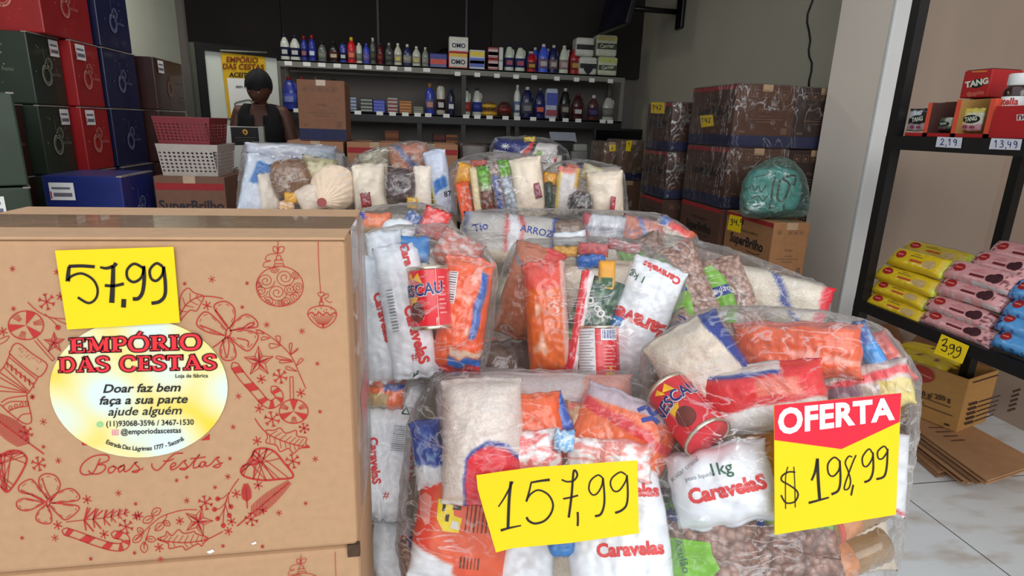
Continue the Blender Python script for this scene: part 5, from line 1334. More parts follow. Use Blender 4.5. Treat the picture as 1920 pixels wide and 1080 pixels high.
# slab lettering of the shop sign: stems and arms with serifs
SER = {'E': (0.72, [((.2,0),(.2,1),.2),((.02,.05),(.68,.05),.1),((.02,.95),(.66,.95),.1),((.2,.5),(.52,.5),.11),((.66,.0),(.66,.26),.07),((.64,.76),(.64,1),.07),((.52,.38),(.52,.62),.06)]),
 'M': (1.05, [((.2,0),(.2,1),.13),((.2,1),(.54,.1),.2),((.54,.1),(.86,1),.12),((.88,0),(.88,1),.2),((.02,.05),(.36,.05),.1),((.7,.05),(1.04,.05),.1),((.02,.95),(.25,.95),.1),((.85,.95),(1.04,.95),.1)]),
 'P': (0.74, [((.2,0),(.2,1),.2),((.02,.05),(.42,.05),.1),((.02,.95),(.4,.95),.1),'curve',[(.3,.95),(.55,.93),(.66,.72),(.55,.5),(.3,.46)],.15]),
 'O': (0.95, ['closed',[(.47,.98),(.2,.9),(.07,.5),(.2,.1),(.47,.02),(.75,.1),(.88,.5),(.75,.9)],.17]),
 'R': (0.82, [((.2,0),(.2,1),.2),((.02,.05),(.4,.05),.1),((.02,.95),(.4,.95),.1),'curve',[(.3,.95),(.54,.93),(.63,.74),(.54,.54),(.3,.5)],.14,((.4,.5),(.7,.06),.19),((.6,.05),(.84,.05),.1)]),
 'I': (0.42, [((.2,0),(.2,1),.2),((.02,.05),(.39,.05),.1),((.02,.95),(.39,.95),.1)]),
 'D': (0.86, [((.2,0),(.2,1),.2),((.02,.05),(.4,.05),.1),((.02,.95),(.4,.95),.1),'curve',[(.3,.95),(.6,.9),(.76,.5),(.6,.1),(.3,.05)],.16]),
 'A': (0.92, [((.14,.05),(.44,1),.11),((.42,1),(.76,.05),.21),((.24,.33),(.62,.33),.09),((.0,.05),(.3,.05),.1),((.56,.05),(.93,.05),.1)]),
 'S': (0.66, ['curve',[(.56,.72),(.52,.92),(.3,.97),(.1,.85),(.13,.63),(.35,.5),(.55,.36),(.56,.15),(.35,.03),(.12,.08),(.06,.3)],.16]),
 'C': (0.82, ['curve',[(.74,.68),(.66,.9),(.42,.98),(.18,.85),(.08,.5),(.18,.15),(.44,.02),(.66,.1),(.76,.3)],.17]),
 'T': (0.80, [((.4,0),(.4,1),.2),((.2,.05),(.6,.05),.1),((.04,.94),(.76,.94),.12),((.05,.72),(.05,1),.07),((.75,.72),(.75,1),.07)]),
 ' ': (0.42, [])}
def slab_text(s, grow=0.0):
    out = []; x = 0.0
    for ch in s:
        base = 'O' if ch == 'Ó' else ch
        wd, gl = SER[base]; k = 0
        if ch == 'Ó': out.append(xf2(ribbon([(.45, 1.1-grow*.3), (.62, 1.3+grow*.3)], 0.13+grow), 1, 1, 0, x, 0))
        while k < len(gl):
            g = gl[k]
            if g in ('curve', 'closed'):
                out.append(xf2(stroke(gl[k+1], gl[k+2]+grow, 6, g == 'closed'), 1, 1, 0, x, 0)); k += 3
            else:
                a, b, w = g; d = np.array(b)-np.array(a); L_n = np.hypot(*d); d = d/L_n*grow/2
                out.append(xf2(ribbon([(a[0]-d[0], a[1]-d[1]), (b[0]+d[0], b[1]+d[1])], w+grow), 1, 1, 0, x, 0)); k += 1
        x += wd+0.06
    V, F = cat2(*out)
    return [(v[0]-x/2, v[1]) for v in V], F
def stk_text(item, px, py, sx, sy, mat, o, rot=-0.03, nm='lettering'):
    it = xf2(item, sx, sy, 0)
    c, s = math.cos(rot), math.sin(rot)
    flat(nm, it, lambda x, y: facew(px+x*c+y*s, py-y*c+x*s, o), mat, stk, None if True else None)
def stk_flat(nm, item, fn, mat):
    o = flat(nm, item, fn, mat, stk); 
    return o
m_sr = M('sign_red', (226, 42, 50), 0.6, 0.02); m_so = M('sign_dark_outline', (70, 10, 16), 0.6, 0.02)
def put(item, px, py, sx, sy, mat, lift, rot=-0.02, nm='lettering'):
    V = [facew(px+x*sx*math.cos(rot)+y*sy*math.sin(rot), py-y*sy*math.cos(rot)+x*sx*math.sin(rot), lift)-BL0 for x, y in item[0]]
    return raw(nm, V, item[1], mat, stk)
put(slab_text('EMPÓRIO', 0.15), 255, 658, 41, 27, m_so, 0.0022, -0.03); put(slab_text('EMPÓRIO'), 255, 658, 41, 27, m_sr, 0.0028, -0.03)
put(slab_text('DAS CESTAS', 0.15), 259, 695, 37, 27, m_so, 0.0022, -0.02); put(slab_text('DAS CESTAS'), 259, 695, 37, 27, m_sr, 0.0028, -0.02)
m_sb = M('sticker_black_print', (34, 30, 30), 0.7)
put(text2d('Loja de fábrica', 0.015), 359, 708, 10.5, 10, m_sb, 0.0022, -0.01)
for s, px, py, sx in (('Doar faz bem', 265, 735, 25), ('faça a sua parte', 268, 757, 25), ('ajude alguém', 271, 778, 25)):
    put(text2d(s, 0.02, shear=0.25), px, py, sx*1.06, 22, m_sb, 0.0022, -0.02)
put(text2d('(11)93068-3596 / 3467-1530', 0.015), 281, 798, 14.2, 14.5, m_sb, 0.0022, -0.02)
put(text2d('@emporiodascestas', 0.015), 283, 813, 13.8, 14, m_sb, 0.0022, -0.03)
put(cat2(ribbon([(.5*math.cos(a), .42*math.sin(a)) for a in np.linspace(0, 6.283, 20)], .18, True), disc2(0, 0, .3, 12)), 187, 796, 11, 11, M('pale_green_icon', (150, 210, 150), 0.6), 0.0022)
put(cat2(ribbon([(-.45, -.4), (.45, -.4), (.45, .4), (-.45, .4), (-.45, -.4)], .16), ribbon([(.2*math.cos(a), .2*math.sin(a)) for a in np.linspace(0, 6.283, 14)], .12, True)), 216, 811, 12, 11, M('pale_pink_icon', (224, 130, 160), 0.6), 0.0022)
# the address runs along the lower rim
s = 'Estrada Das Lágrimas 1777 - Sacomã'
items = []; 
wid = {'i': .3, 'l': .3, 'r': .42, 't': .4, 's': .5, ' ': .36, '-': .4, 'm': .9, 'D': .75, 'E': .65, 'S': .65, '1': .6, 'j': .3, 'á': .58}
tot = sum(wid.get(c, .58) for c in s); cur = 0
a0, a1 = math.radians(118), math.radians(56)
V = []; F = []
for ch in s:
    wc = wid.get(ch, .58); t = (cur+wc/2)/tot; cur += wc
    if ch == ' ': continue
    a = a0+(a1-a0)*t; cx, cy = stc[0]+5+srx*0.86*math.cos(a), stc[1]+sry*0.90*math.sin(a)
    tang = math.atan2(sry*0.90*math.cos(a)*-1, srx*0.86*math.sin(a))
    it = text2d(ch, 0.015); n0 = len(V); sz = 11.5
    c_, s_ = math.cos(tang), math.sin(tang)
    for x, y in it[0]: V.append(facew(cx+(x*c_+y*s_)*sz, cy+(x*s_-y*c_)*sz, 0.0022)-BL0)
    F += [tuple(k+n0 for k in f) for f in it[1]]
raw('lettering', V, F, m_sb, stk)
# lower boxes of the stack
hB = zt-zb
labs = ['kraft box with wreath print directly under the stickered one', 'lowest kraft box of the front left stack, standing on the floor']
for k in range(2):
    z1 = zb-k*(hB+0.001)-0.001; z0 = max(0.0, z1-hB) if k == 0 else 0.0
    Lk = Vector((BL0.x, BL0.y, z0)); o = empty('kraft_box', Lk, labs[k], 'box', 'printed kraft boxes')
    MB().rbox(xL+0.001, xR+0.0015, FY+0.001, yB, z0, z1, 0.006).build('box_body', m_box, o, off=Lk)
    if k == 0:
        art2 = ([], [])
        sv = [v for v in ART[:34]]
        V2, F2 = cat2(*sv)
        dz_ = hB+0.001
        raw('printed_wreath', [face(x, y)-Vector((0, 0, dz_))-Lk for x, y in V2], F2, m_rp, o)
        mb = MB(); mb.box(xR-0.012, xR+0.002, FY-0.0008, FY+0.006, z1-0.012, z1+0.004); mb.build('torn_corner', M('dark_corrugation', (74, 52, 38), 0.9, 0.3, 90), o, off=Lk)

# price card 57,99
def Zc(pts): return Z(80, 450, 2.511, pts)
w_ = 7.0
S57 = [stroke(Zc([(245, 126), (180, 122), (122, 124)]), 6.0, 6), stroke(Zc([(124, 125), (120, 160), (118, 195)]), 6, 6, w2=9), stroke(Zc([(116, 190), (140, 168), (185, 158), (235, 185), (258, 230), (250, 275), (215, 297), (165, 270)]), 4.5, 6),
       stroke(Zc([(270, 128), (300, 133), (335, 122), (345, 108)]), 4, 6, w2=8), stroke(Zc([(332, 120), (330, 200), (325, 296)]), 7, 6, w2=10), stroke(Zc([(292, 214), (335, 216), (382, 206)]), 5.5, 6), stroke(Zc([(382, 278), (380, 318)]), 9, 6),
       stroke(Zc([(470, 130), (430, 112), (398, 140), (400, 180), (430, 198), (465, 175), (478, 125)]), 5, 6), stroke(Zc([(474, 122), (478, 180), (470, 245), (450, 275), (424, 277)]), 7, 6),
       stroke(Zc([(565, 125), (535, 110), (505, 140), (510, 180), (535, 192), (562, 165), (570, 125)]), 5, 6), stroke(Zc([(568, 125), (577, 200), (575, 260), (550, 290), (512, 298)]), 6.5, 6)]
yel_card([(103, 470), (325, 463), (337, 605), (126, 618)], 'price_card', S57, 'yellow price card reading 57,99 taped above the round sticker', (0, FY-0.0045, 0), (0, -1, 0), back=0.0011)
# ================================================================== FOOD PACKS AND CLEAR BAGS
def nz(x, y, z): return mnoise.noise(Vector((x, y, z)))
def pack_mesh(w, h, t, nx, ny, seed, colf, ends=(1, 1), box=0.3, wr=1.0, rd=None):
    rd = (0.30*(1-box) if rd is None else rd)
    us = np.linspace(-1, 1, nx+1); vs = np.linspace(-1, 1, ny+1)
    cl, ch = (0.07*ends[0], 0.07*ends[1])
    V = []; UV = []; SIDE = []
    idx = {}
    pu = 2.2+4*box; pv = 2.4+5*box
    def pt(u, v, s):
        vb = max(-1.0, min(1.0, (v+cl-(-cl)*0)/(1) if False else (v if abs(v) < 1 else v)))
        lo, hi = -1+cl*1.0, 1-ch*1.0
        vn = (v-(lo+hi)/2)/((hi-lo)/2)
        fl = abs(vn) >= 1
        vn = max(-1, min(1, vn))
        tu = max(0.0, 1-abs(u)**pu)**(0.5); tv = max(0.0, 1-abs(vn)**pv)**(0.5)
        q = tu*tv
        nn = nz(u*2.1+seed, v*2.1, seed*1.7)
        n2 = nz(u*5.5*w/0.12+seed*3, v*5.5*h/0.12, 3.1*s)
        edge = (1-tv)*math.sin(u*17+seed+2*nn)*0.5+(1-tu)*math.sin(v*15+seed*2)*0.3
        z = s*(t/2*q*(1+0.13*nn*wr)+wr*0.0024*n2*q+wr*0.0035*edge*min(1, q*6))
        if fl or q < 1e-6: z = s*0.0004+0.0035*wr*math.sin(u*9+seed)*(1 if fl else 0.3)
        x = u*w/2*(1-0.10*(1-box)*tv)*(1+0.03*wr*nz(v*3, seed, 7.7))
        y = v*h/2*(1-0.03*(1-box)*tu)
        y += 0.004*wr*nz(u*3, seed+5, 1.2)
        x, y = x*math.sqrt(1-rd*v*v/2), y*math.sqrt(1-rd*u*u/2)
        return (x, y, z)
    nxp = nx+1
    for s in (1, -1):
        for j, v in enumerate(vs):
            for i, u in enumerate(us):
                bd = i in (0, nx) or j in (0, ny)
                if s == -1 and bd:
                    idx[(s, i, j)] = idx[(1, i, j)]; continue
                idx[(s, i, j)] = len(V); V.append(pt(u, v, s)); UV.append((u, v)); SIDE.append(s)
    F = []
    for j in range(ny):
        for i in range(nx):
            F.append((idx[(1, i, j)], idx[(1, i+1, j)], idx[(1, i+1, j+1)], idx[(1, i, j+1)]))
            F.append((idx[(-1, i, j)], idx[(-1, i, j+1)], idx[(-1, i+1, j+1)], idx[(-1, i+1, j)]))
    UV = np.array(UV); SIDE = np.array(SIDE)
    global SSP
    SSP = (2.0/nx, 2.0/ny)
    C = colf(UV[:, 0], UV[:, 1], SIDE)
    L = np.clip(C, 0, 255)/255.0
    L = np.where(L <= 0.04045, L/12.92, ((L+0.055)/1.055)**2.4)
    cols = np.concatenate([L, np.ones((len(L), 1))], 1)
    return V, F, cols
SSP = (0.03, 0.03)
def colors(base, regs=(), wob=0.04, seed=1.0, mottle=None):
    """print of a wrapper: base colour and (mask, colour) regions with slightly wavy borders"""
    def f(U, V, S):
        n = len(U)
        W = np.array([nz(u*2.5+seed, v*2.5, seed) for u, v in zip(U, V)])*wob*2
        W2 = np.array([nz(u*2.5+9+seed, v*2.5, seed+4) for u, v in zip(U, V)])*wob*2
        C = np.tile(np.array(base, float), (n, 1))
        if mottle:
            mc, sc_, th = mottle
            m = np.array([nz(u*sc_, v*sc_*1.4, seed+2) for u, v in zip(U, V)])
            k = np.clip((m-th)/0.25, 0, 1)[:, None]
            C = C*(1-k)+np.array(mc, float)*k
        if not regs: return C
        acc = np.zeros_like(C); du, dv = SSP
        offs = [(a, b) for a in (-0.4, 0, 0.4) for b in (-0.4, 0, 0.4)]
        for a, b in offs:
            D = C.copy()
            for mask, col in regs:
                D[mask(U+W+a*du, V+W2+b*dv)] = col
            acc += D
        return acc/len(offs)
    return f
mp_sugar = MP('sugar_paper_wrapper', 0.38, 0.25, 14, coat=0.15, var=0.02)
mp_rice = MP('rice_film_wrapper', 0.3, 0.35, 230, kind='noise', var=0.10)
mp_pasta = MP('pasta_film_wrapper', 0.22, 0.6, 70, stretch=(1.6, 0.5, 1), kind='noise', coat=0.5, var=0.13)
mp_foil = MP('crinkled_film_wrapper', 0.2, 1.0, 40, stretch=(2.5, 1, 1), kind='noise', coat=0.6, var=0.16)
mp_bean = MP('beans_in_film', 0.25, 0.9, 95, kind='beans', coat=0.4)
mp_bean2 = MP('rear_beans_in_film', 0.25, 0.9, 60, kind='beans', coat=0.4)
mp_card = MP('printed_card', 0.5, 0.1, 60, coat=0.1, var=0.05)
m_carred = M('sugar_red_lettering', (222, 66, 66), 0.6, 0.03)
m_green = M('dark_green_print', (48, 96, 66), 0.6)
m_greyp = M('grey_print', (140, 146, 150), 0.6)
m_blup = M('blue_print', (36, 62, 150), 0.6)
m_lblue = M('light_blue_print', (40, 130, 205), 0.6)

class Pack: pass
BAGV = []          # world points of the packs of the bag being filled
def basis(cx, cy, d, rot, tx=0, ty=0):
    c = at_d(cx, cy, d)
    n = (CO-c).normalized()
    ex = (CR-n*CR.dot(n)).normalized(); ey = n.cross(ex)
    r = math.radians(rot)
    ex, ey = ex*math.cos(r)+ey*math.sin(r), -ex*math.sin(r)+ey*math.cos(r)
    Mx = Matrix((ex, ey, n)).transposed()
    Mx = Mx @ Matrix.Rotation(math.radians(tx), 3, 'X') @ Matrix.Rotation(math.radians(ty), 3, 'Y')
    m4 = Mx.to_4x4(); m4.translation = c
    return m4
def PK(name, label, cat, colf, mat, cx, cy, w, h, rot, d, t=0.05, tx=0, ty=0, ends=(1, 1), box=0.3, wr=1.0, seed=None, grp=None, res=None, collect=True, M4=None, dims=None, rd=None):
    p = Pack()
    if dims: W, Hh = dims
    else: W, Hh = w*d/FPX, h*d/FPX
    sd = seed if seed is not None else (cx*0.37+cy*0.11) % 50
    r = res or (0.0027 if d < 1.0 else 0.0032 if d < 1.3 else 0.006)
    nx = int(max(12, min(76, W/r))); ny = int(max(14, min(96, Hh/r)))
    V, F, C = pack_mesh(W, Hh, t, nx, ny, sd, colf, ends, box, wr, rd)
    o = raw(name, V, F, mat, None, True, cols=C)
    m4 = M4 if M4 is not None else basis(cx, cy, d, rot, tx, ty)
    o.matrix_world = m4
    tag(o, label, cat, grp)
    p.o = o; p.W = W; p.H = Hh; p.d = d; p.m = m4; p.t = t; p.V = V; p.F = F; p.bvh = None
    if collect: BAGV.extend([m4 @ Vector(v) for v in V[::3]])
    return p
def on(p, item, mat, nm='lettering', lift=0.0009, mx=0.006):
    """lay flat artwork (metres, pack's own axes) onto the front of pack p"""
    if p.bvh is None:
        p.bvh = BVHTree.FromPolygons([Vector(v) for v in p.V], p.F)
    V, F = fine(item, mx)
    out = []
    for x, y in V:
        xx = max(-p.W*0.47, min(p.W*0.47, x)); yy = max(-p.H*0.49, min(p.H*0.49, y))
        hit = p.bvh.ray_cast(Vector((xx, yy, 0.5)), Vector((0, 0, -1)))
        z = hit[0].z if hit[0] is not None else 0.0
        out.append(Vector((xx, yy, z+lift)))
    return raw(nm, out, F, mat, p.o, True)
def ptext(p, s, x, y, px, rot, mat, bold=0.02, nm='lettering', sxy=1.0, shear=0.0):
    """x, y as fractions of the half size; px letter height in picture pixels at the pack's distance"""
    sz = px*p.d/FPX*1.38
    on(p, xf2(text2d(s, bold, shear=shear), sz*sxy, sz, math.radians(rot), x*p.W/2, y*p.H/2), mat, nm)
def ppoly(p, pts, mat, nm='printed_patch', lift=0.0007):
    on(p, poly2([(x*p.W/2, y*p.H/2) for x, y in pts]), mat, nm, lift)
def bars(p, x, y, w, h, n, mat, vert=True, nm='barcode', back=True):
    W, H_2 = p.W/2, p.H/2
    if back: on(p, rect2((x-w/2)*W, (y-h/2)*H_2, (x+w/2)*W, (y+h/2)*H_2), m_paper, 'barcode_panel', 0.0006)
    its = []; rr = random.Random(n)
    for k in range(n):
        t = (k+0.5)/n; b = rr.uniform(0.2, 0.6)/n
        if vert: its.append(rect2((x-w/2+w*(t-b/2))*W, (y-h*0.44)*H_2, (x-w/2+w*(t+b/2))*W, (y+h*0.4)*H_2))
        else: its.append(rect2((x-w*0.44)*W, (y-h/2+h*(t-b/2))*H_2, (x+w*0.4)*W, (y-h/2+h*(t+b/2))*H_2))
    on(p, cat2(*its), mat, nm, 0.0011)
def sugar(label, cx, cy, w, h, rot, d, text=None, t=0.055, **k):
    p = PK('sugar_packet', label, 'sugar packet', colors((238, 242, 247), [(lambda u, v: np.abs(v) > 0.93, (226, 230, 236))], seed=cx*0.01), mp_sugar, cx, cy, w, h, rot, d, t, grp='white sugar packets in clear bags', box=k.pop('box', 0.45), wr=k.pop('wr', 1.3), **k)
    for s, x, y, px, r in (text or []): ptext(p, s, x, y, px, r, m_carred, 0.045)
    return p
GRN, BNC, RBN = (132, 196, 40), (178, 138, 122), (150, 74, 54)
def beans(label, cx, cy, w, h, rot, d, regs, t=0.05, base=BNC, mat=None, **k):
    return PK('bean_packet', label, 'bean packet', colors(base, regs, 0.03, cx*0.013), mat or mp_bean, cx, cy, w, h, rot, d, t, grp='bean packets in clear bags', **k)
def can(label, cx, cy, r_px, l_px, rot, d, tilt=0.0, spin=0.0, texts=True, back=False):
    """red cocoa tin: axis along local z; rot turns it in the picture, tilt brings its lower end towards the camera"""
    R, Lc = r_px*d/FPX, l_px*d/FPX
    m4 = basis(cx, cy, d, rot) @ Matrix.Rotation(math.radians(-90+tilt), 4, 'X')
    o = bpy.data.objects.new('cocoa_tin', None); COL.objects.link(o); o.empty_display_size = 0.03
    tag(o, label, 'tin', 'red cocoa tins'); o.matrix_world = m4
    ms = M('tin_metal', (214, 200, 180), 0.22, 0.05, 30, metal=0.9)
    MB().lathe([(R*0.97, -Lc/2+0.002), (R, -Lc/2+0.005), (R, Lc/2-0.005), (R*0.97, Lc/2-0.002)], 40).build('tin_body', M('tin_red', (226, 34, 48), 0.3, 0.03, 20, coat=0.4), o, True)
    for s in (-1, 1):
        z = s*Lc/2
        pr = [(R*1.0, z-s*0.006), (R*1.035, z-s*0.004), (R*1.035, z), (R*0.95, z), (R*0.93, z-s*0.004), (R*0.72, z-s*0.003), (R*0.70, z-s*0.0045), (R*0.4, z-s*0.003), (R*0.38, z-s*0.0045), (0.0005, z-s*0.004)]
        MB().lathe(pr, 40).build('tin_end', ms, o, True)
    def cyl(u, v, lift=0.0007):   # u along circumference (m), v up; the front faces the camera
        a = -math.pi/2+(-0 if False else u/R)+math.radians(spin)
        # local z runs away from picture-up, so flip
        return Vector(((R+lift)*math.cos(a)*1, (R+lift)*math.sin(a), v))
    def put_c(item, mat, nm, lift=0.0007):
        V, F = fine(item, 0.005); raw(nm, [cyl(x, y, lift) for x, y in V], F, mat, o, True)
    my = M('tin_yellow', (250, 190, 30), 0.4, 0.03); mw = M('tin_white', (236, 238, 240), 0.4, 0.02); mbr = M('tin_brown', (120, 52, 40), 0.5, 0.2, 60)
    q = Lc
    if back:
        put_c(rect2(-R*1.25, -q*0.44, -R*0.16, q*0.45), mw, 'white_panel')
        its = [rect2(-R*1.2, q*(0.40-0.05*k)-q*0.006, -R*0.22-R*0.1*(k % 3), q*(0.40-0.05*k)+q*0.006) for k in range(17)]
        put_c(cat2(*its), m_greyp, 'small_print', 0.001)
        put_c(rect2(R*0.12, q*0.24, R*1.0, q*0.44), mw, 'barcode_panel')
        its = [rect2(R*(0.2+0.075*k), q*0.27, R*(0.225+0.075*k+0.02*(k % 2)), q*0.42) for k in range(10)]
        put_c(cat2(*its), m_blup, 'barcode', 0.001)
        its = [rect2(R*0.2, q*(0.13-0.06*k), R*(0.9-0.12*(k % 3)), q*(0.155-0.06*k)) for k in range(8)]
        put_c(cat2(*its), M('tin_pale_print', (240, 150, 150), 0.5), 'small_print', 0.001)
        put_c(cat2(rect2(R*0.3, -q*0.40, R*0.8, -q*0.32), rect2(R*0.5, -q*0.32, R*0.62, -q*0.2)), my, 'yellow_mark', 0.001)
    else:
        put_c(cat2(poly2([(-R*0.55, q*0.36), (-R*0.15, q*0.24), (-R*0.3, q*0.40)]), poly2([(-R*0.5, q*0.02), (R*0.05, q*0.02), (-R*0.42, -q*0.24)]), poly2([(-R*0.2, q*0.3), (R*0.3, q*0.22), (R*0.1, q*0.4)])), my, 'yellow_flash')
        s_ = q*0.27
        put_c(xf2(text2d('NESCAU', 0.05, shear=0.1), s_*0.82, s_, 0.08, 0, q*0.03), mw, 'lettering_edge', 0.0009)
        put_c(xf2(text2d('NESCAU', 0.02, shear=0.1), s_*0.82, s_, 0.08, 0, q*0.035), M('tin_navy', (28, 36, 110), 0.4), 'lettering', 0.0015)
        put_c(disc2(-R*0.1, -q*0.22, R*0.42, 18, q*0.16), mbr, 'cocoa_picture', 0.0008)
        put_c(rect2(R*0.93, -q*0.46, R*0.98, q*0.46), M('tin_pale_print', (240, 150, 150), 0.5), 'side_line', 0.001)
        its = [rect2(R*1.05, q*(0.30-0.07*k), R*(1.45-0.1*(k % 2)), q*(0.325-0.07*k)) for k in range(9)]
        put_c(cat2(*its), M('tin_pale_print', (240, 150, 150), 0.5), 'small_print', 0.001)
    for a in np.linspace(0, 2*math.pi, 18):
        for z in (-Lc/2, Lc/2): BAGV.append(m4 @ Vector((R*1.03*math.cos(a), R*1.03*math.sin(a), z)))
    return o

def bag(label, sil, d0, d1, vox, film, grp='clear plastic bags of groceries', wr=1.0, off=0.003, push=True, knot=None, smooth=7):
    """the bag's film: drawn tightly round everything put in it (plus slack points), then creased"""
    global BAGV
    pts = list(BAGV)
    for q in sil:
        x, y = q[0], q[1]
        if len(q) > 2: pts.append(at_d(x, y, q[2]))
        else:
            pts.append(at_d(x, y, d0)); pts.append(at_d(x, y, d1)) if push else None
    BAGV = []
    bm = bmesh.new()
    for p in pts: bm.verts.new(p)
    bmesh.ops.convex_hull(bm, input=list(bm.verts))
    for v in [v for v in bm.verts if not v.link_faces]: bm.verts.remove(v)
    bmesh.ops.recalc_face_normals(bm, faces=list(bm.faces))
    me = bpy.data.meshes.new('tmp'); bm.to_mesh(me); bm.free()
    o = bpy.data.objects.new('tmp', me); COL.objects.link(o)
    rm = o.modifiers.new('r', 'REMESH'); rm.mode = 'VOXEL'; rm.voxel_size = vox
    dg = bpy.context.evaluated_depsgraph_get(); dg.update()
    e = o.evaluated_get(dg).to_mesh()
    n = len(e.vertices); V = np.empty(n*3); e.vertices.foreach_get('co', V); V = V.reshape(-1, 3)
    F = [tuple(p.vertices) for p in e.polygons]
    ed = np.empty(len(e.edges)*2, dtype=np.int32); e.edges.foreach_get('vertices', ed); ed = ed.reshape(-1, 2)
    o.evaluated_get(dg).to_mesh_clear(); bpy.data.objects.remove(o)
    deg = np.bincount(ed.ravel(), minlength=n).astype(float)[:, None]
    for _ in range(smooth):
        A = np.zeros_like(V); np.add.at(A, ed[:, 0], V[ed[:, 1]]); np.add.at(A, ed[:, 1], V[ed[:, 0]])
        V = 0.4*V+0.6*A/deg
    # vertex normals
    N_ = np.zeros_like(V); FA = np.array([f[:4] if len(f) == 4 else (f[0], f[1], f[2], f[2]) for f in F])
    fn_ = np.cross(V[FA[:, 2]]-V[FA[:, 0]], V[FA[:, 3]]-V[FA[:, 1]])
    for k in range(4): np.add.at(N_, FA[:, k], fn_)
    N_ /= np.linalg.norm(N_, axis=1)[:, None]+1e-12
    c0 = V.mean(0)
    disp = np.empty(n)
    for i in range(n):
        x, y, z = V[i]
        a = 1-abs(nz(x*22+1.3*nz(x*9, y*9, z*9), y*9, z*30))
        b = 1-abs(nz(x*9, y*22+c0[0], z*13+2*nz(x*6, y*6, z*6)))
        disp[i] = 0.0045*(a**3-0.4)+0.004*(b**4-0.35)+0.003*nz(x*60, y*60, z*60)
    V = V+N_*(off+0.75*wr*disp*(vox/0.007)**0.4)[:, None]
    c = Vector(V.mean(0)); c.z = float(V[:, 2].min())
    ob = bpy.data.objects.new('grocery_bag', None); COL.objects.link(ob); ob.empty_display_size = 0.05; ob.location = c
    tag(ob, label, 'bag', grp)
    raw('plastic_film', V-np.array(c), F, film, ob, True)
    if knot:
        kx, ky, kd, ks, kr = knot
        kp = at_d(kx, ky, kd); s_ = ks*kd/FPX
        n_ = (CO-kp).normalized(); ex = (CR-n_*CR.dot(n_)).normalized(); ey = n_.cross(ex)
        VV = []; FF = []; nn2 = 14
        for j in range(8):
            t = j/7
            for i in range(nn2):
                u = i/(nn2-1)-0.5
                rr = (0.12+0.9*t)*s_
                a = math.radians(kr)
                px_ = u*rr*1.1; py_ = t*s_
                z_ = 0.12*s_*math.sin(i*2.1)*(0.4+t)
                VV.append(kp+ex*(px_*math.cos(a)-py_*math.sin(a))+ey*(px_*math.sin(a)+py_*math.cos(a))+n_*z_-c)
        for j in range(7):
            for i in range(nn2-1): FF.append((j*nn2+i, j*nn2+i+1, (j+1)*nn2+i+1, (j+1)*nn2+i))
        raw('gathered_end', VV, FF, film, ob, True)
    return ob
film1 = film_mat('bag_film_near', (1.0, 1.0, 1.0), 0.014, 0.16, (9, 9, 24), edge=0.5)
film2 = film_mat('bag_film_mid', (1.0, 1.0, 1.0), 0.02, 0.14, (8, 8, 20), edge=0.55)
film3 = film_mat('bag_film_far', (1.0, 1.0, 1.0), 0.012, 0.12, (6, 6, 14), edge=0.5)
CRM, CRM2 = (232, 218, 196), (222, 206, 184)
def rice(label, cx, cy, w, h, rot, d, regs=(), base=CRM, t=0.07, name='rice_sack', cat='rice sack', mat=None, **k):
    return PK(name, label, cat, colors(base, regs, 0.03, cx*0.017), mat or mp_rice, cx, cy, w, h, rot, d, t, grp=k.pop('grp', 'rice sacks in clear bags'), **k)
def wrap(name, label, cat, base, cx, cy, w, h, rot, d, t=0.04, regs=(), mat=None, mottle=None, wob=0.05, **k):
    return PK(name, label, cat, colors(base, regs, wob, cx*0.019+cy*0.01, mottle), mat or mp_foil, cx, cy, w, h, rot, d, t, **k)
ORG, ORD, REDW = (240, 98, 40), (222, 60, 36), (222, 36, 50)
WHM = ((246, 240, 240), 4.0, 0.0)

# ---------------------------------------------------------------- bag A: front middle, 157,99
rice('pale rice sack with red rounded end at upper left of the 157,99 bag', 905, 824, 165, 238, 2, 0.825, [(lambda u, v: (v < -0.02-0.6*(u-0.2)**2) & (u > -0.45), (36, 60, 150)), (lambda u, v: (v < -0.09-0.6*(u-0.2)**2) & (u > -0.40), REDW), (lambda u, v: (v < -0.62) & (u > 0.15), (236, 232, 232))], (222, 208, 198), 0.09)
rice('pale pinkish sack lying across the top rear of the 157,99 bag', 1000, 752, 400, 110, -1, 0.95, [(lambda u, v: u > 0.5, (226, 150, 130))], (214, 198, 196), 0.09)
_p = rice('cream filler sack at the back of the bag with the 157,99 card', 1020, 930, 340, 390, 2, 1.0, (), CRM2, 0.13)
p = wrap('pasta_packet', 'orange pasta packet at the top middle of the 157,99 bag', 'pasta packet', ORG, 985, 788, 150, 100, 6, 0.87, 0.05, [(lambda u, v: (u < -0.6), (226, 120, 90))], mat=mp_pasta, grp='orange pasta packets')
wrap('blue_packet', 'blue film packet right of the top orange pasta in the 157,99 bag', 'packet', (44, 84, 176), 1035, 780, 70, 85, 20, 0.875, 0.03, mottle=((120, 160, 220), 3.0, 0.2))
p = wrap('pasta_packet', 'large orange pasta packet with blue scribble, top right of the 157,99 bag', 'pasta packet', (236, 110, 56), 1165, 820, 200, 165, -24, 0.865, 0.06, [(lambda u, v: v > 0.62, (200, 180, 190)), (lambda u, v: np.abs(v-0.30+0.2*u) < 0.13, (222, 50, 54)), (lambda u, v: (v < -0.7), (222, 60, 60))], mat=mp_pasta, grp='orange pasta packets')
on(p, xf2(cat2(stroke([(-0.4, 0.1), (0, 0.3), (0.3, 0.0), (0.6, 0.25)], 0.2), stroke([(-0.2, -0.35), (0.3, -0.2), (0.6, -0.4)], 0.22)), 0.03, None, 0.3, 0.02, 0.045), m_blup, 'blue_scribble')
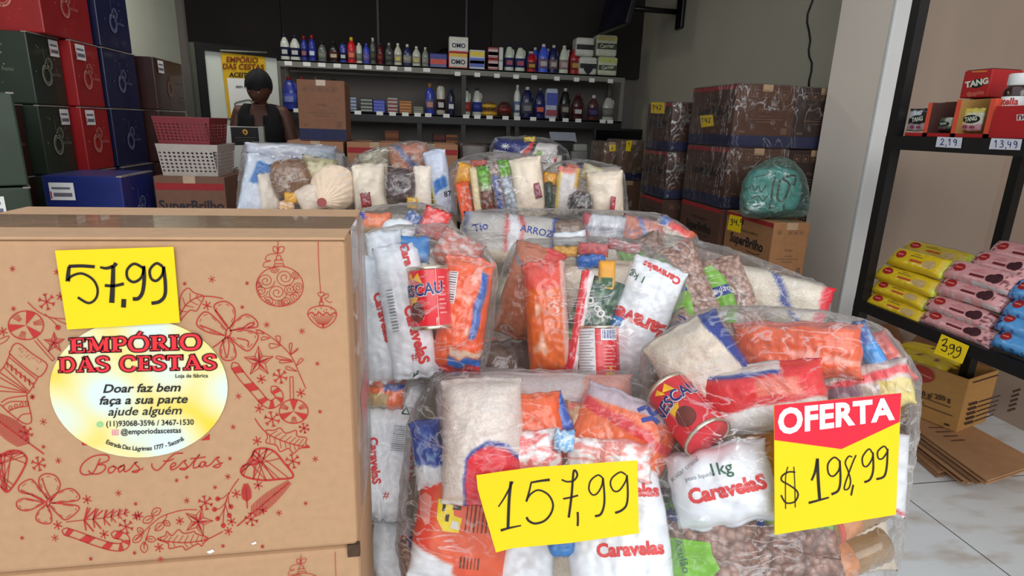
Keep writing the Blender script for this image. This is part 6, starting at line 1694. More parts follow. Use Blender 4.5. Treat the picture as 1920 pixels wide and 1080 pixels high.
wrap('pasta_packet', 'amber and brown packet under film, top centre right of the 157,99 bag', 'pasta packet', (190, 140, 96), 1085, 800, 70, 90, -10, 0.885, 0.035, [(lambda u, v: u > 0.4, (140, 160, 80))], mottle=((220, 90, 70), 3.0, 0.15), grp='orange pasta packets')
wrap('crinkled_packet', 'crinkled white and pink packet left of the light blue patch above the 157,99 card', 'packet', (236, 120, 116), 985, 855, 145, 90, 10, 0.815, 0.04, mottle=((250, 244, 244), 3.2, -0.1), grp='crinkled packets')
wrap('crinkled_packet', 'crinkled white and pink packet right of the light blue patch, above the 157,99 card', 'packet', (240, 150, 140), 1140, 862, 170, 75, -4, 0.815, 0.04, mottle=((250, 246, 244), 3.2, -0.15), grp='crinkled packets')
wrap('light_blue_packet', 'small light blue crinkled packet above the 157,99 card', 'packet', (110, 180, 230), 1058, 826, 42, 42, -6, 0.80, 0.02, mottle=((214, 232, 246), 4.0, 0.0))
p = wrap('chocolate_powder_sack', 'orange red chocolate powder sack at the lower left of the 157,99 card', 'powder sack', (232, 90, 44), 868, 975, 190, 225, -6, 0.842, 0.06,
    [(lambda u, v: u < -0.62, (238, 66, 44)), (lambda u, v: (v < -0.66-0.28*(u+0.2)), (232, 234, 238)), (lambda u, v: (v < -0.6-0.28*(u+0.2)) & (v > -0.8-0.28*(u+0.2)) & (u > -0.1), (236, 86, 46)), (lambda u, v: v > 0.92, (214, 200, 200))], mat=mp_card, wob=0.02, wr=0.6)
ppoly(p, [(-0.52, 0.28), (-0.25, 0.30), (-0.18, 0.05), (-0.02, 0.02), (-0.05, -0.2), (-0.35, -0.2), (-0.5, -0.02)], M('picture_yellow', (246, 220, 20), 0.5, 0.1, 90), 'printed_picture')
its = [rect2(p.W/2*(-0.42), p.H/2*0.1, p.W/2*(-0.36), p.H/2*0.24), rect2(p.W/2*(-0.22), p.H/2*0.14, p.W/2*(-0.06), p.H/2*0.2), rect2(p.W/2*(-0.34), p.H/2*(-0.05), p.W/2*(-0.27), p.H/2*0.06)]
on(p, cat2(*its), M('picture_dark', (70, 50, 40), 0.6), 'picture_detail', 0.0012)
ppoly(p, [(-0.22, -0.14), (-0.06, -0.16), (-0.08, -0.04), (-0.2, -0.03)], m_paper, 'picture_cup', 0.0013)
bars(p, 0.30, 0.05, 0.55, 0.5, 7, M('brown_small_print', (120, 56, 30), 0.6), True, 'small_print', False)
bars(p, 0.78, 0.0, 0.3, 0.4, 9, M('grey_barcode', (90, 96, 104), 0.6), False)
bars(p, 0.22, -0.62, 0.4, 0.2, 6, M('brown_small_print', (120, 56, 30), 0.6), True, 'small_print', False)
ppoly(p, [(-0.9, 0.3), (-0.8, 0.36), (-0.66, 0.3), (-0.62, -0.1), (-0.7, -0.14), (-0.84, 0.0)], M('pink_small_print', (236, 150, 140), 0.6), 'printed_seal')
wrap('blue_packet', 'blue and white crinkled packet at the left edge of the 157,99 bag', 'packet', (46, 80, 170), 803, 850, 62, 130, 10, 0.85, 0.035, [(lambda u, v: v < -0.35, (226, 232, 238))], mottle=((110, 150, 210), 3, 0.2))
p = sugar('large white sugar packet with red lettering at the lower right of the 157,99 bag', 1158, 1010, 200, 280, 3, 0.815, [('Caravelas', 0.20, -0.20, 22, 0), ('Caravelas', 0.26, 0.50, 22, -2)], 0.09)
sugar('white sugar packet below the 157,99 card, left of the lettered one', 985, 1075, 110, 150, -3, 0.83, None, 0.05)
wrap('light_blue_packet', 'bright blue rounded packet peeping out under the 157,99 card', 'packet', (36, 118, 190), 1052, 1018, 56, 50, 0, 0.79, 0.02, mat=mp_sugar, rd=0.9)
beans('bean packet with green band at the lower left corner of the 157,99 bag', 792, 1070, 70, 130, 18, 0.855, [(lambda u, v: np.abs(u-0.1) < 0.35, GRN), (lambda u, v: (np.abs(u+0.1) < 0.3) & (v > 0.4), (60, 80, 150))], 0.04)
bag('big clear grocery bag at the front middle carrying the 157,99 card', [(806, 735), (792, 800), (775, 900), (768, 1000), (770, 1110), (862, 714), (1000, 706), (1130, 720), (1192, 738), (1228, 800), (1256, 870), (1256, 1000), (1246, 1110)], 0.88, 1.06, 0.007, film1)
S157 = None
def Zd(pts): return Z(880, 850, 5.685, pts)
S157 = [stroke(Zd([(310, 570), (370, 480), (430, 370), (462, 300)]), 2.5, 6, w2=4), stroke(Zd([(445, 300), (425, 480), (412, 800)]), 5.5, 4), stroke(Zd([(335, 822), (430, 795), (552, 770)]), 5, 5, w2=2.5),
        stroke(Zd([(858, 282), (770, 292), (655, 312)]), 5, 6, w2=3.5), stroke(Zd([(660, 310), (640, 400), (608, 515)]), 3, 6, w2=4), stroke(Zd([(610, 500), (660, 430), (740, 392), (840, 440), (892, 540), (870, 640), (800, 720), (700, 748), (635, 720), (610, 680)]), 3, 6, w2=4.5),
        stroke(Zd([(985, 280), (1040, 302), (1110, 292), (1150, 240), (1140, 195), (1115, 185), (1105, 260), (1090, 450), (1060, 685)]), 3, 7, w2=4.5), stroke(Zd([(1000, 485), (1080, 470), (1160, 448)]), 3.4, 4), stroke(Zd([(1155, 625), (1158, 700), (1155, 775)]), 4, 4),
        stroke(Zd([(1420, 260), (1370, 232), (1295, 290), (1275, 380), (1310, 440), (1360, 430), (1410, 350), (1425, 260)]), 3, 6), stroke(Zd([(1425, 260), (1440, 440), (1435, 560), (1400, 650), (1340, 670)]), 3.4, 6, w2=4.5),
        stroke(Zd([(1670, 230), (1610, 200), (1525, 260), (1505, 330), (1540, 400), (1600, 395), (1665, 300), (1680, 235)]), 3, 6), stroke(Zd([(1680, 230), (1690, 420), (1675, 550), (1620, 610), (1555, 635)]), 3.4, 6, w2=4.5)]
cP = at_d(1045, 948, 0.738); cN = (CO-cP).normalized()
yel_card([(893, 891), (940, 884), (1000, 876), (1195, 863), (1198, 1000), (1070, 1018), (960, 1028), (930, 1036), (905, 950), (896, 918)], 'price_card', S157, 'yellow price card reading 157,99 on the front middle bag', cP, cN)

# ---------------------------------------------------------------- bag B: front right, 198,99
rice('cream rice sack with blue arc at the upper left of the 198,99 bag', 1330, 715, 170, 240, 28, 0.905, [(lambda u, v: u > 0.80-0.25*v, (40, 66, 150))], (232, 216, 196), 0.09)
_p = rice('cream filler sack at the back of the bag with the red and yellow sign', 1462, 845, 330, 430, 2, 1.0, (), CRM2, 0.14)
p = BAG_T = rice('red rice sack with white bottom fold and blue edge in the 198,99 bag', 1430, 745, 235, 130, 6, 0.855, [(lambda u, v: (v < -0.25+0.12*u), (240, 238, 236)), (lambda u, v: (v > 0.60-0.10*u) & (u < 0.35), (44, 70, 150)), (lambda u, v: (v > 0.72-0.10*u) & (u < 0.35), (226, 214, 204)), (lambda u, v: (np.abs(u-0.25) < 0.35) & (np.abs(v-0.25) < 0.25), (236, 120, 100))], (226, 44, 48), 0.10)
p = wrap('pasta_packet', 'bright orange pasta packet at the top of the 198,99 bag', 'pasta packet', (236, 96, 44), 1490, 655, 235, 105, -2, 0.90, 0.07, [(lambda u, v: v > 0.75, (206, 110, 96)), (lambda u, v: (np.abs(v+0.15+0.3*u) < 0.12) & (u > 0.0), (240, 150, 128))], mat=mp_pasta, grp='orange pasta packets')  # pinkish highlight band painted into the wrapper colour
wrap('pasta_packet', 'red and orange packet at the top right edge of the 198,99 bag', 'pasta packet', (232, 96, 80), 1655, 678, 72, 110, 28, 0.93, 0.05, mottle=((246, 200, 190), 3, 0.15), grp='orange pasta packets')
wrap('blue_packet', 'bright blue packet between two orange packets in the 198,99 bag', 'packet', (50, 96, 180), 1628, 655, 42, 110, 24, 0.885, 0.03, [(lambda u, v: v < 0.2, (40, 140, 214))], mottle=((150, 190, 230), 3.5, 0.3))
wrap('crinkled_packet', 'grey crinkled packet with red fold above the red and yellow sign', 'packet', (206, 190, 182), 1620, 725, 165, 90, 8, 0.875, 0.04, [(lambda u, v: np.abs(v-0.3-0.25*u) < 0.16, (232, 70, 78)), (lambda u, v: (v < 0.1) & (u < -0.1), (150, 120, 140)), (lambda u, v: (v < 0.15) & (u > 0.3), (226, 206, 120))], mottle=((244, 240, 240), 3, 0.1), grp='crinkled packets')
can('red cocoa tin lying on its side at the left of the 198,99 bag', 1288, 776, 46, 128, 38, 0.845, -30, 0)
p = wrap('mustard_packet', 'ochre packet below the cocoa tin, left of the red and yellow sign', 'packet', (222, 148, 44), 1425, 868, 130, 130, 26, 0.865, 0.05, [(lambda u, v: v > 0.84, (240, 220, 190))], wob=0.02)
ptext(p, 'A', -0.3, 0.3, 22, 10, M('brown_print', (110, 60, 20), 0.6), 0.03); bars(p, 0.2, 0.45, 0.7, 0.3, 5, M('red_small_print', (200, 70, 40), 0.6), False, 'small_print', False)
wrap('mustard_packet', 'dull ochre packet end peeping out under the cocoa tin', 'packet', (196, 134, 66), 1272, 838, 60, 70, -30, 0.875, 0.03)
p = sugar('white one kilo sugar packet with red lettering in the 198,99 bag', 1352, 908, 205, 150, 8, 0.81, [('CaravelaS', 0.08, -0.28, 25, 4)], 0.085, box=0.25)
ptext(p, '1kg', 0.05, 0.22, 22, 2, m_green, 0.02); ptext(p, 'peso líquido', -0.32, 0.20, 8, 4, m_greyp, 0.0); ptext(p, 'açúcar cristal', -0.55, 0.42, 9, 28, m_greyp, 0.0)
p = beans('bean packet with green label at the lower left of the 198,99 bag', 1318, 1022, 205, 195, -10, 0.825, [(lambda u, v: (v > 0.62+0.1*u) & (v < 0.86+0.1*u), GRN), (lambda u, v: (v < -0.75), (96, 150, 50))], 0.07)
ppoly(p, [(-0.93, 0.02), (0.12, 0.06), (0.16, -0.12), (0.30, -0.35), (0.12, -0.58), (-0.2, -0.66), (-0.93, -0.6)], M('bean_label_green', (126, 190, 46), 0.4, 0.04, 40, coat=0.4), 'green_label', 0.0012)
ptext(p, 'Azulão', -0.7, 0.36, 22, -8, m_blup, 0.02); on(p, xf2(text2d('Azulão', 0.0), 15*p.d/FPX*1.38, None, -1.2, -0.4*p.W/2, -0.28*p.H/2), M('label_teal', (70, 110, 110), 0.6), 'lettering', 0.0022)
p = beans('bean packet with blue plate on a green strip, beside the 198,99 sign', 1455, 975, 215, 120, -6, 0.85, [(lambda u, v: (v > 0.84), (70, 150, 60)), (lambda u, v: (np.abs(v+0.02) < 0.13), (150, 206, 84)), (lambda u, v: (v < -0.13) & (u < -0.9), GRN)], 0.06)
ppoly(p, [(-0.62, -0.18), (-0.18, -0.22), (-0.18, 0.14), (-0.6, 0.2)], m_blup, 'blue_plate'); ptext(p, 'azulão', -0.40, -0.08, 13, -2, m_paper, 0.03)
beans('bean packet lying across the foot of the 198,99 bag', 1460, 1055, 230, 110, -4, 0.855, (), 0.07)
def oil(label, x0, y0, x1, y1, rpx, d):
    a, b = at_d(x0, y0, d), at_d(x1, y1, d+0.03); L_ = (b-a).length; R = rpx*d/FPX
    z = (b-a).normalized(); x = z.orthogonal().normalized(); y = z.cross(x)
    m4 = Matrix((x, y, z)).transposed().to_4x4(); m4.translation = a
    o = bpy.data.objects.new('oil_bottle', None); COL.objects.link(o); tag(o, label, 'bottle', 'cooking oil bottles'); o.matrix_world = m4; o.empty_display_size = 0.03
    pr = [(R*0.3, -0.012), (R*0.3, 0.0), (R*0.42, L_*0.06), (R*0.95, L_*0.22), (R, L_*0.3)]
    for k in range(8):
        t = 0.34+0.6*k/8; pr += [(R, L_*t), (R*0.95, L_*(t+0.035))]
    pr += [(R, L_*0.96), (R*0.9, L_)]
    MB().lathe(pr, 24).build('bottle_body', M('amber_oil', (150, 112, 58), 0.15, 0.2, 30, coat=0.8), o, True)
    MB().lathe([(R*0.4, -0.03), (R*0.42, -0.028), (R*0.42, -0.006), (R*0.4, -0.004)], 16).build('cap', M('yellow_cap', (230, 196, 60), 0.4), o, True)
    MB().lathe([(R*1.015, L_*0.36), (R*1.015, L_*0.60)], 24).build('label_sleeve', M('oil_label', (206, 140, 96), 0.4, 0.35, 45), o, True)
    MB().lathe([(R*1.02, L_*0.37), (R*1.02, L_*0.42)], 24).build('label_stripe', M('oil_label_red', (214, 90, 80), 0.4, 0.1, 60), o, True)
    for pp, rr in ((0.0, 0.4), (0.3, 1), (1.0, 1)):
        for an in np.linspace(0, 6.28, 10): BAGV.append(m4 @ Vector((R*rr*math.cos(an), R*rr*math.sin(an), L_*pp)))
oil('amber oil bottle lying under the red and yellow sign', 1480, 1012, 1655, 930, 40, 0.86)
oil('second amber oil bottle at the foot of the 198,99 bag', 1480, 1085, 1650, 1015, 38, 0.87)
p = wrap('white_carton', 'white carton with red edge behind the right side of the 198,99 sign', 'carton', (232, 234, 238), 1630, 880, 120, 150, -12, 0.875, 0.05, [(lambda u, v: np.abs(v+0.86) < 0.05, (220, 80, 90))], mat=mp_card, box=0.9, ends=(0, 0), wr=0.2)
bag('big clear grocery bag at the front right carrying the red and yellow sign', [(1228, 700), (1260, 642), (1330, 602), (1420, 580), (1530, 586), (1622, 607), (1688, 660), (1702, 722), (1694, 880), (1682, 930), (1655, 1000), (1650, 1100), (1244, 1100), (1222, 800), (1248, 950)], 0.90, 1.08, 0.007, film1)
Po = at_d(1452, 760, 0.742); Pa = at_d(1690, 737, 0.785); Pb = at_d(1453, 1003, 0.742)
No = (Pb-Po).cross(Pa-Po).normalized()
if No.dot(CO-Po) < 0: No = -No
sg = empty('offer_sign', Po.lerp(Pa, 0.5), 'red and yellow offer sign with 198,99 in marker on the front right bag', 'sign'); sgo = Vector(sg.location)
def sp(x, y, l=0.0): return at_plane(x, y, Po+No*l, No)
mb = MB(); q = [(1452, 760), (1690, 737), (1680, 965), (1453, 1003)]
mb.add([sp(*a) for a in q]+[sp(*a)-No*0.0012 for a in q], [(0,1,2,3),(7,6,5,4)]+[(i, i+4, (i+1) % 4+4, (i+1) % 4) for i in range(4)]); mb.build('sign_sheet', m_yel, sg, off=sgo)
flat('red_header', poly2([(1452, 760), (1690, 737), (1687, 791), (1578, 842), (1452, 825)]), lambda x, y: sp(x, y, 0.0006), M('offer_red', (232, 24, 52), 0.6, 0.02), sg, sgo)
def Zs(pts): return Z(1440, 730, 3.857, pts)
# OFERTA in heavy white letters, drawn on the sign's own skewed grid
A0, A1, B0, B1 = np.array(Zs([(72, 137)])[0]), np.array(Zs([(915, 55)])[0]), np.array(Zs([(72, 335)])[0]), np.array(Zs([(918, 222)])[0])
tv, tf = text2d('OFERTA', 0.04, spacing=1.04)
xs = [v[0] for v in tv]; ys = [v[1] for v in tv]; x0_, x1_, y0_, y1_ = min(xs), max(xs), min(ys), max(ys)
def og(x, y):
    u = (x-x0_)/(x1_-x0_); v = (y-y0_)/(y1_-y0_)
    p_ = (B0*(1-u)+B1*u)*(1-v)+(A0*(1-u)+A1*u)*v
    return p_
flat('lettering', (tv, tf), lambda x, y: sp(*og(x, y), 0.0012), m_paper, sg, sgo)
S198 = [stroke(Zs([(198, 600), (150, 598), (105, 625), (100, 660), (150, 690), (205, 730), (218, 770), (190, 815), (130, 820), (95, 765)]), 3, 6), stroke(Zs([(145, 560), (128, 640), (128, 865)]), 1.8, 4), stroke(Zs([(188, 560), (195, 700), (198, 855)]), 1.8, 4),
        stroke(Zs([(315, 660), (340, 600), (358, 505)]), 3.5, 5, w2=5), stroke(Zs([(358, 500), (364, 650), (375, 800)]), 5.5, 4), stroke(Zs([(295, 822), (370, 802), (442, 782)]), 4.5, 4, w2=3),
        stroke(Zs([(520, 520), (480, 492), (435, 540), (440, 610), (475, 628), (515, 580), (522, 515)]), 3, 6), stroke(Zs([(520, 520), (525, 650), (510, 730), (460, 760)]), 3.4, 6, w2=4.5),
        stroke(Zs([(638, 475), (610, 540), (560, 680), (555, 725), (585, 715), (598, 660), (580, 590), (560, 530), (585, 485), (610, 490)]), 2.6, 6), stroke(Zs([(618, 690), (602, 768)]), 3.2, 4),
        stroke(Zs([(755, 460), (730, 432), (685, 490), (690, 550), (720, 555), (755, 500), (760, 455)]), 2.8, 6), stroke(Zs([(760, 460), (762, 580), (740, 650), (698, 672)]), 3.2, 6, w2=4.2),
        stroke(Zs([(865, 440), (840, 412), (795, 450), (800, 500), (830, 500), (862, 455), (868, 430)]), 2.8, 6), stroke(Zs([(866, 440), (860, 560), (840, 630), (785, 650)]), 3.2, 6, w2=4.2)]
flat('handwriting', cat2(*S198), lambda x, y: sp(x, y, 0.0006), m_ink, sg, sgo)

# ---------------------------------------------------------------- bag C: beside the kraft box
p = sugar('leftmost white sugar packet beside the kraft box', 708, 600, 78, 250, 9, 0.945, [('CaravelaS', 0.10, 0.02, 17, -84)], 0.05, box=0.35)
p = sugar('white sugar packet left of the cocoa tin in the bag beside the kraft box', 762, 585, 92, 262, 10, 0.925, [('CaravelaS', 0.05, -0.34, 20, -84), ('Cara', 0.22, 0.80, 16, -84)], 0.055, box=0.35)
bars(p, -0.52, 0.05, 0.30, 0.62, 14, m_greyp, False, 'small_print', False); ppoly(p, [(-0.2, -0.94), (0.05, -0.90), (0.10, -0.84), (-0.12, -0.86)], m_green, 'green_mark')
ptext(p, '#', 0.02, -0.68, 15, 5, m_carred, 0.0)
can('red cocoa tin standing upright in the bag beside the kraft box', 806, 558, 38, 116, 4, 0.905, 0, -35)
wrap('light_blue_packet', 'bright blue packet at the top of the bag beside the kraft box', 'packet', (40, 130, 206), 778, 470, 60, 52, -4, 0.945, 0.03, [(lambda u, v: v < -0.3, (120, 170, 220))], mat=mp_sugar)
sugar('pale film covered packet at the top left of the bag beside the kraft box', 722, 462, 70, 60, 5, 0.965, None, 0.03)
p = wrap('pasta_packet', 'tall orange pasta packet at the right of the bag beside the kraft box', 'pasta packet', (238, 92, 40), 868, 590, 100, 225, -8, 0.935, 0.06, [(lambda u, v: (np.abs(u-0.55-0.2*v) < 0.13) & (np.abs(v-0.2) < 0.6), (60, 100, 180)), (lambda u, v: (v > 0.80), (240, 110, 70)), (lambda u, v: (v < -0.72) & (u > -0.35) & (v > -0.92), (44, 110, 196)), (lambda u, v: (v < -0.60) & (u > -0.3) & (v > -0.70), (226, 196, 170)), (lambda u, v: (v < -0.86), (222, 50, 44))], mat=mp_pasta, mottle=((246, 170, 150), 2.6, 0.28), grp='orange pasta packets')
bars(p, -0.55, 0.42, 0.34, 0.52, 13, M('grey_barcode', (90, 96, 104), 0.6), False)
wrap('crinkled_packet', 'reddish crinkled packet at the upper right of the bag beside the kraft box', 'packet', (206, 110, 92), 858, 472, 90, 70, -30, 0.985, 0.03, mottle=((214, 196, 190), 3, -0.05), grp='crinkled packets')
_p = rice('cream filler sack at the back of the bag beside the kraft box', 795, 585, 190, 240, 2, 1.03, (), CRM2, 0.12)
bag('clear grocery bag of sugar, cocoa tin and pasta right beside the kraft box', [(692, 437), (760, 428), (850, 442), (902, 492), (920, 560), (916, 640), (888, 700), (694, 712)], 0.95, 1.08, 0.0065, film1, knot=(905, 585, 0.96, 34, -115))

# ---------------------------------------------------------------- bag D: middle, lying
wrap('pasta_packet', 'dull orange pasta packet at the left end of the middle bag', 'pasta packet', (196, 112, 76), 992, 548, 104, 185, -16, 1.13, 0.06, [(lambda u, v: (v > 0.55) & (u > 0.2), (228, 60, 56)), (lambda u, v: (np.abs(v-0.1) < 0.12) & (u > 0.1), (90, 130, 190)), (lambda u, v: np.abs(v-0.2+0.6*u) < 0.05, (120, 130, 150))], mat=mp_pasta, grp='orange pasta packets')
wrap('pasta_packet', 'bright orange pasta packet with red edge in the middle bag', 'pasta packet', (240, 112, 48), 1026, 598, 88, 225, 4, 1.06, 0.06, [(lambda u, v: v > 0.52, (232, 84, 66)), (lambda u, v: (u > 0.72), (232, 190, 180)), (lambda u, v: v < -0.85, (226, 70, 60))], mat=mp_pasta, mottle=((246, 190, 160), 2.5, 0.3), grp='orange pasta packets')
wrap('red_packet', 'narrow red and white packet right of the bright orange pasta in the middle bag', 'packet', (228, 44, 56), 1087, 604, 26, 205, -10, 1.04, 0.02, [(lambda u, v: u > 0.25, (236, 226, 226))], mottle=((244, 170, 170), 3, 0.2))
p = wrap('olive_packet', 'dark green printed packet in the middle bag, above the cocoa tin', 'packet', (40, 78, 58), 1112, 590, 84, 150, -18, 1.055, 0.05, [(lambda u, v: v < -0.55, (96, 150, 66))], mottle=((110, 140, 110), 4.5, 0.1))
on(p, cat2(*[xf2(ribbon([(.5*math.cos(a), .5*math.sin(a)) for a in np.linspace(0, 6.28, 18)], .3, True), s_, s_, 0, x_, y_) for x_, y_, s_ in ((-0.012, 0.022, 0.010), (0.004, 0.012, 0.009), (0.012, 0.006, 0.011))]), m_paper, 'lettering')
p = wrap('ochre_box', 'narrow ochre box with green panel in the middle bag', 'box', (236, 168, 44), 1137, 530, 32, 84, -2, 1.05, 0.03, mat=mp_card, box=0.9, ends=(0, 0), wr=0.15)
ppoly(p, [(-0.7, -0.2), (0.7, -0.2), (0.7, 0.22), (-0.7, 0.22)], M('green_panel', (60, 104, 70), 0.6), 'green_panel'); ppoly(p, [(-0.5, -0.42), (0.5, -0.42), (0.5, -0.3), (-0.5, -0.3)], M('green_panel', (60, 104, 70), 0.6), 'green_panel')
wrap('mustard_packet', 'rounded ochre packet just above the cocoa tin of the middle bag', 'packet', (196, 140, 60), 1122, 603, 46, 34, 0, 1.05, 0.03, rd=0.9)
can('red cocoa tin seen from its back with white panel in the middle bag', 1123, 664, 38, 104, 1, 1.035, 0, 0, back=True)
p = sugar('white sugar packet with lettering upside down in the middle bag', 1198, 600, 112, 240, -22, 1.06, [('CaravelaS', -0.2, 0.08, 28, 178), ('Caravelas', 0.12, 0.86, 14, 172), ('Caravel', 0.86, -0.25, 13, 92)], 0.06, box=0.35)
ptext(p, '1 kg', -0.55, 0.66, 14, 176, m_green, 0.01); ppoly(p, [(-0.98, -0.1), (-0.75, 0.06), (-0.45, -0.02), (-0.5, -0.22), (-0.9, -0.28)], m_lblue, 'blue_emblem')
for x, y, w, h, r, c, lb, mt in ((1112, 468, 62, 26, -4, (222, 90, 92), 'red packet end at the back edge of the middle bag', None), (1060, 472, 50, 22, -2, (232, 170, 50), 'ochre packet end at the back edge of the middle bag', None), (1108, 490, 60, 30, 10, (40, 110, 200), 'blue packet end behind the ochre box in the middle bag', None), (1170, 462, 70, 22, -12, (214, 120, 124), 'pink packet end at the top of the middle bag', ((230, 226, 226), 3, 0.0))):
    wrap('small_packet', lb, 'packet', c, x, y, w, h, r, 1.15, 0.03, mottle=mt)
_p = rice('cream filler sack at the back of the middle bag', 1092, 585, 250, 200, 0, 1.18, (), CRM2, 0.11)
bag('clear grocery bag in the middle with orange pasta, cocoa tin and upturned sugar', [(932, 560), (948, 500), (985, 468), (1060, 454), (1180, 460), (1235, 500), (1262, 545), (1240, 670), (1180, 713), (1090, 713), (1020, 698), (960, 640)], 1.09, 1.24, 0.0075, film1)
# ---------------------------------------------------------------- bag E: beans and rice right of the middle
def bean_d(label, cx, cy, w, h, rot, d, t=0.05, lab=True):
    p = beans(label, cx, cy, w, h, rot, d, (), t, (196, 156, 138))
    ppoly(p, [(-0.93, 0.82), (-0.2, 0.86), (0.10, 0.5), (0.20, 0.2), (0.16, -0.2), (-0.12, -0.62), (-0.5, -0.5), (-0.93, -0.2)], M('bean_label_green', (126, 190, 46), 0.4, 0.04, 40, coat=0.4), 'green_label', 0.0012)
    ppoly(p, [(-0.62, 0.12), (0.18, 0.08), (0.14, 0.32), (-0.62, 0.34)], m_blup, 'blue_plate', 0.0017)
    ptext(p, 'Biju', -0.45, 0.62, 15, -8, M('label_teal', (70, 110, 110), 0.6), 0.01)
    on(p, xf2(text2d('azulão', 0.0), 11*p.d/FPX*1.38, None, -0.1, -0.24*p.W/2, 0.19*p.H/2), m_paper, 'lettering', 0.0022)
    return p
bean_d('bean packet with green label leaning against the upturned sugar', 1283, 555, 112, 195, 22, 1.235)
bean_d('bean packet half hidden at the back left of the bean bag', 1218, 505, 90, 130, 24, 1.33)
p = bean_d('bean packet with green label beside the rice sack with blue stripes', 1368, 558, 92, 160, 20, 1.275)
p = beans('pinkish bean packet end with blue lettering at the front of the bean bag', 1268, 628, 92, 80, 34, 1.21, [(lambda u, v: v < -0.4, RBN)], 0.05, (206, 172, 156)); ptext(p, 'BIJU', 0.35, 0.1, 17, 62-34, m_blup, 0.02)
beans('reddish bean packet low between the upturned sugar and the right bag', 1243, 668, 50, 70, 10, 1.225, (), 0.04, (160, 70, 56))
p = rice('long cream rice sack with blue stripes and red end, right of the beans', 1440, 553, 225, 90, -17, 1.315, [(lambda u, v: np.abs(u+0.62+0.35*v) < 0.10, (44, 66, 160)), (lambda u, v: np.abs(u-0.30+0.30*v) < 0.06, (50, 70, 150)), (lambda u, v: u > 0.82, (226, 40, 56))], (226, 214, 196), 0.08)
_p = rice('cream filler sack at the back of the bean bag', 1370, 590, 270, 130, -14, 1.41, (), CRM2, 0.12)
wrap('brown_packet', 'brown packet under film behind the bean packets', 'packet', (150, 124, 110), 1330, 500, 120, 60, -22, 1.37, 0.04)
bag('clear grocery bag of bean packets and a rice sack behind the front right bag', [(1205, 470), (1330, 474), (1432, 512), (1548, 572), (1552, 590), (1300, 660), (1236, 690)], 1.27, 1.42, 0.0085, film2)
# ---------------------------------------------------------------- bag F: long bag behind the middle
p = rice('rice sack with blue writing and red lines in the long rear bag', 955, 452, 190, 104, -4, 1.53, [(lambda u, v: np.abs(np.abs(u-0.08)-0.16) < 0.04, (206, 80, 80)), (lambda u, v: np.abs(u-0.08) < 0.11, (226, 226, 230)), (lambda u, v: v < -0.35, (224, 210, 188)), (lambda u, v: u > 0.88, (40, 60, 150)), (lambda u, v: u < -0.9, (120, 130, 170))], (190, 184, 178), 0.10, grp='rice sacks in the long rear bag')
ptext(p, 'Tio', -0.55, 0.3, 15, 18, m_blup, 0.02); ptext(p, 'ARROZ', 0.5, 0.3, 13, -8, m_blup, 0.01)
wrap('red_packet', 'dark red packet corner at the left of the long rear bag', 'packet', (186, 40, 48), 892, 472, 26, 40, 25, 1.47, 0.02)
wrap('brown_packet', 'brown packet in the middle of the long rear bag', 'packet', (122, 96, 78), 1058, 437, 82, 48, 0, 1.53, 0.05)
sugar('white packet end in front of the brown one in the long rear bag', 1068, 447, 66, 26, 4, 1.49, None, 0.03)
wrap('crinkled_packet', 'greyish white packet with red edge in the long rear bag', 'packet', (206, 206, 212), 1130, 430, 90, 60, -8, 1.53, 0.05, [(lambda u, v: u < -0.6, (180, 70, 80)), (lambda u, v: np.abs(v) < 0.15, (150, 150, 160))], grp='crinkled packets')
wrap('pasta_packet', 'salmon packet with blue marks in the long rear bag', 'pasta packet', (206, 130, 108), 1202, 440, 90, 64, -16, 1.53, 0.06, [(lambda u, v: np.abs(u-0.2+0.5*v) < 0.12, (90, 110, 170))], mottle=((160, 130, 150), 3, 0.2), grp='orange pasta packets')
wrap('pasta_packet', 'cream packet with red edge at the right end of the long rear bag', 'pasta packet', (216, 206, 190), 1258, 446, 80, 60, -30, 1.53, 0.05, [(lambda u, v: v > 0.5, (226, 80, 76)), (lambda u, v: u < -0.5, (80, 120, 190)), (lambda u, v: u > 0.5, (232, 110, 84))], grp='orange pasta packets')
_p = rice('cream filler sack under the long rear bag contents', 1090, 478, 340, 70, -4, 1.60, (), CRM2, 0.10)
bag('long low grocery bag lying behind the middle bag', [(866, 430), (884, 408), (970, 398), (1050, 394), (1180, 402), (1230, 410), (1318, 470), (1240, 490), (890, 500)], 1.50, 1.68, 0.010, film2)
# ---------------------------------------------------------------- bag G: behind the kraft box bag
wrap('pasta_packet', 'orange packet at the left of the bag just behind the kraft box', 'pasta packet', (236, 120, 66), 704, 418, 66, 40, 0, 1.38, 0.04, [(lambda u, v: (v > 0.3) & (u < -0.6), (50, 70, 170)), (lambda u, v: v < -0.3, (190, 150, 116))], grp='orange pasta packets')
sugar('white domed packet in the bag just behind the kraft box', 746, 434, 68, 50, 0, 1.36, None, 0.05, box=0.1, rd=0.95)
wrap('blue_packet', 'blue packet in the bag just behind the kraft box', 'packet', (70, 100, 160), 772, 418, 36, 44, -30, 1.40, 0.03, mottle=((190, 200, 216), 3, 0.1))
wrap('red_packet', 'bright red packet at the right of the bag just behind the kraft box', 'packet', (232, 60, 60), 815, 420, 56, 60, -20, 1.38, 0.04, mottle=((240, 150, 146), 3, 0.15))
_p = rice('cream filler sack of the bag just behind the kraft box', 762, 436, 140, 60, 0, 1.47, (), (206, 190, 176), 0.10)
bag('low grocery bag just behind the kraft box, under the dark bean bag', [(684, 392), (760, 384), (826, 388), (848, 425), (842, 450), (690, 450)], 1.40, 1.54, 0.010, film2)
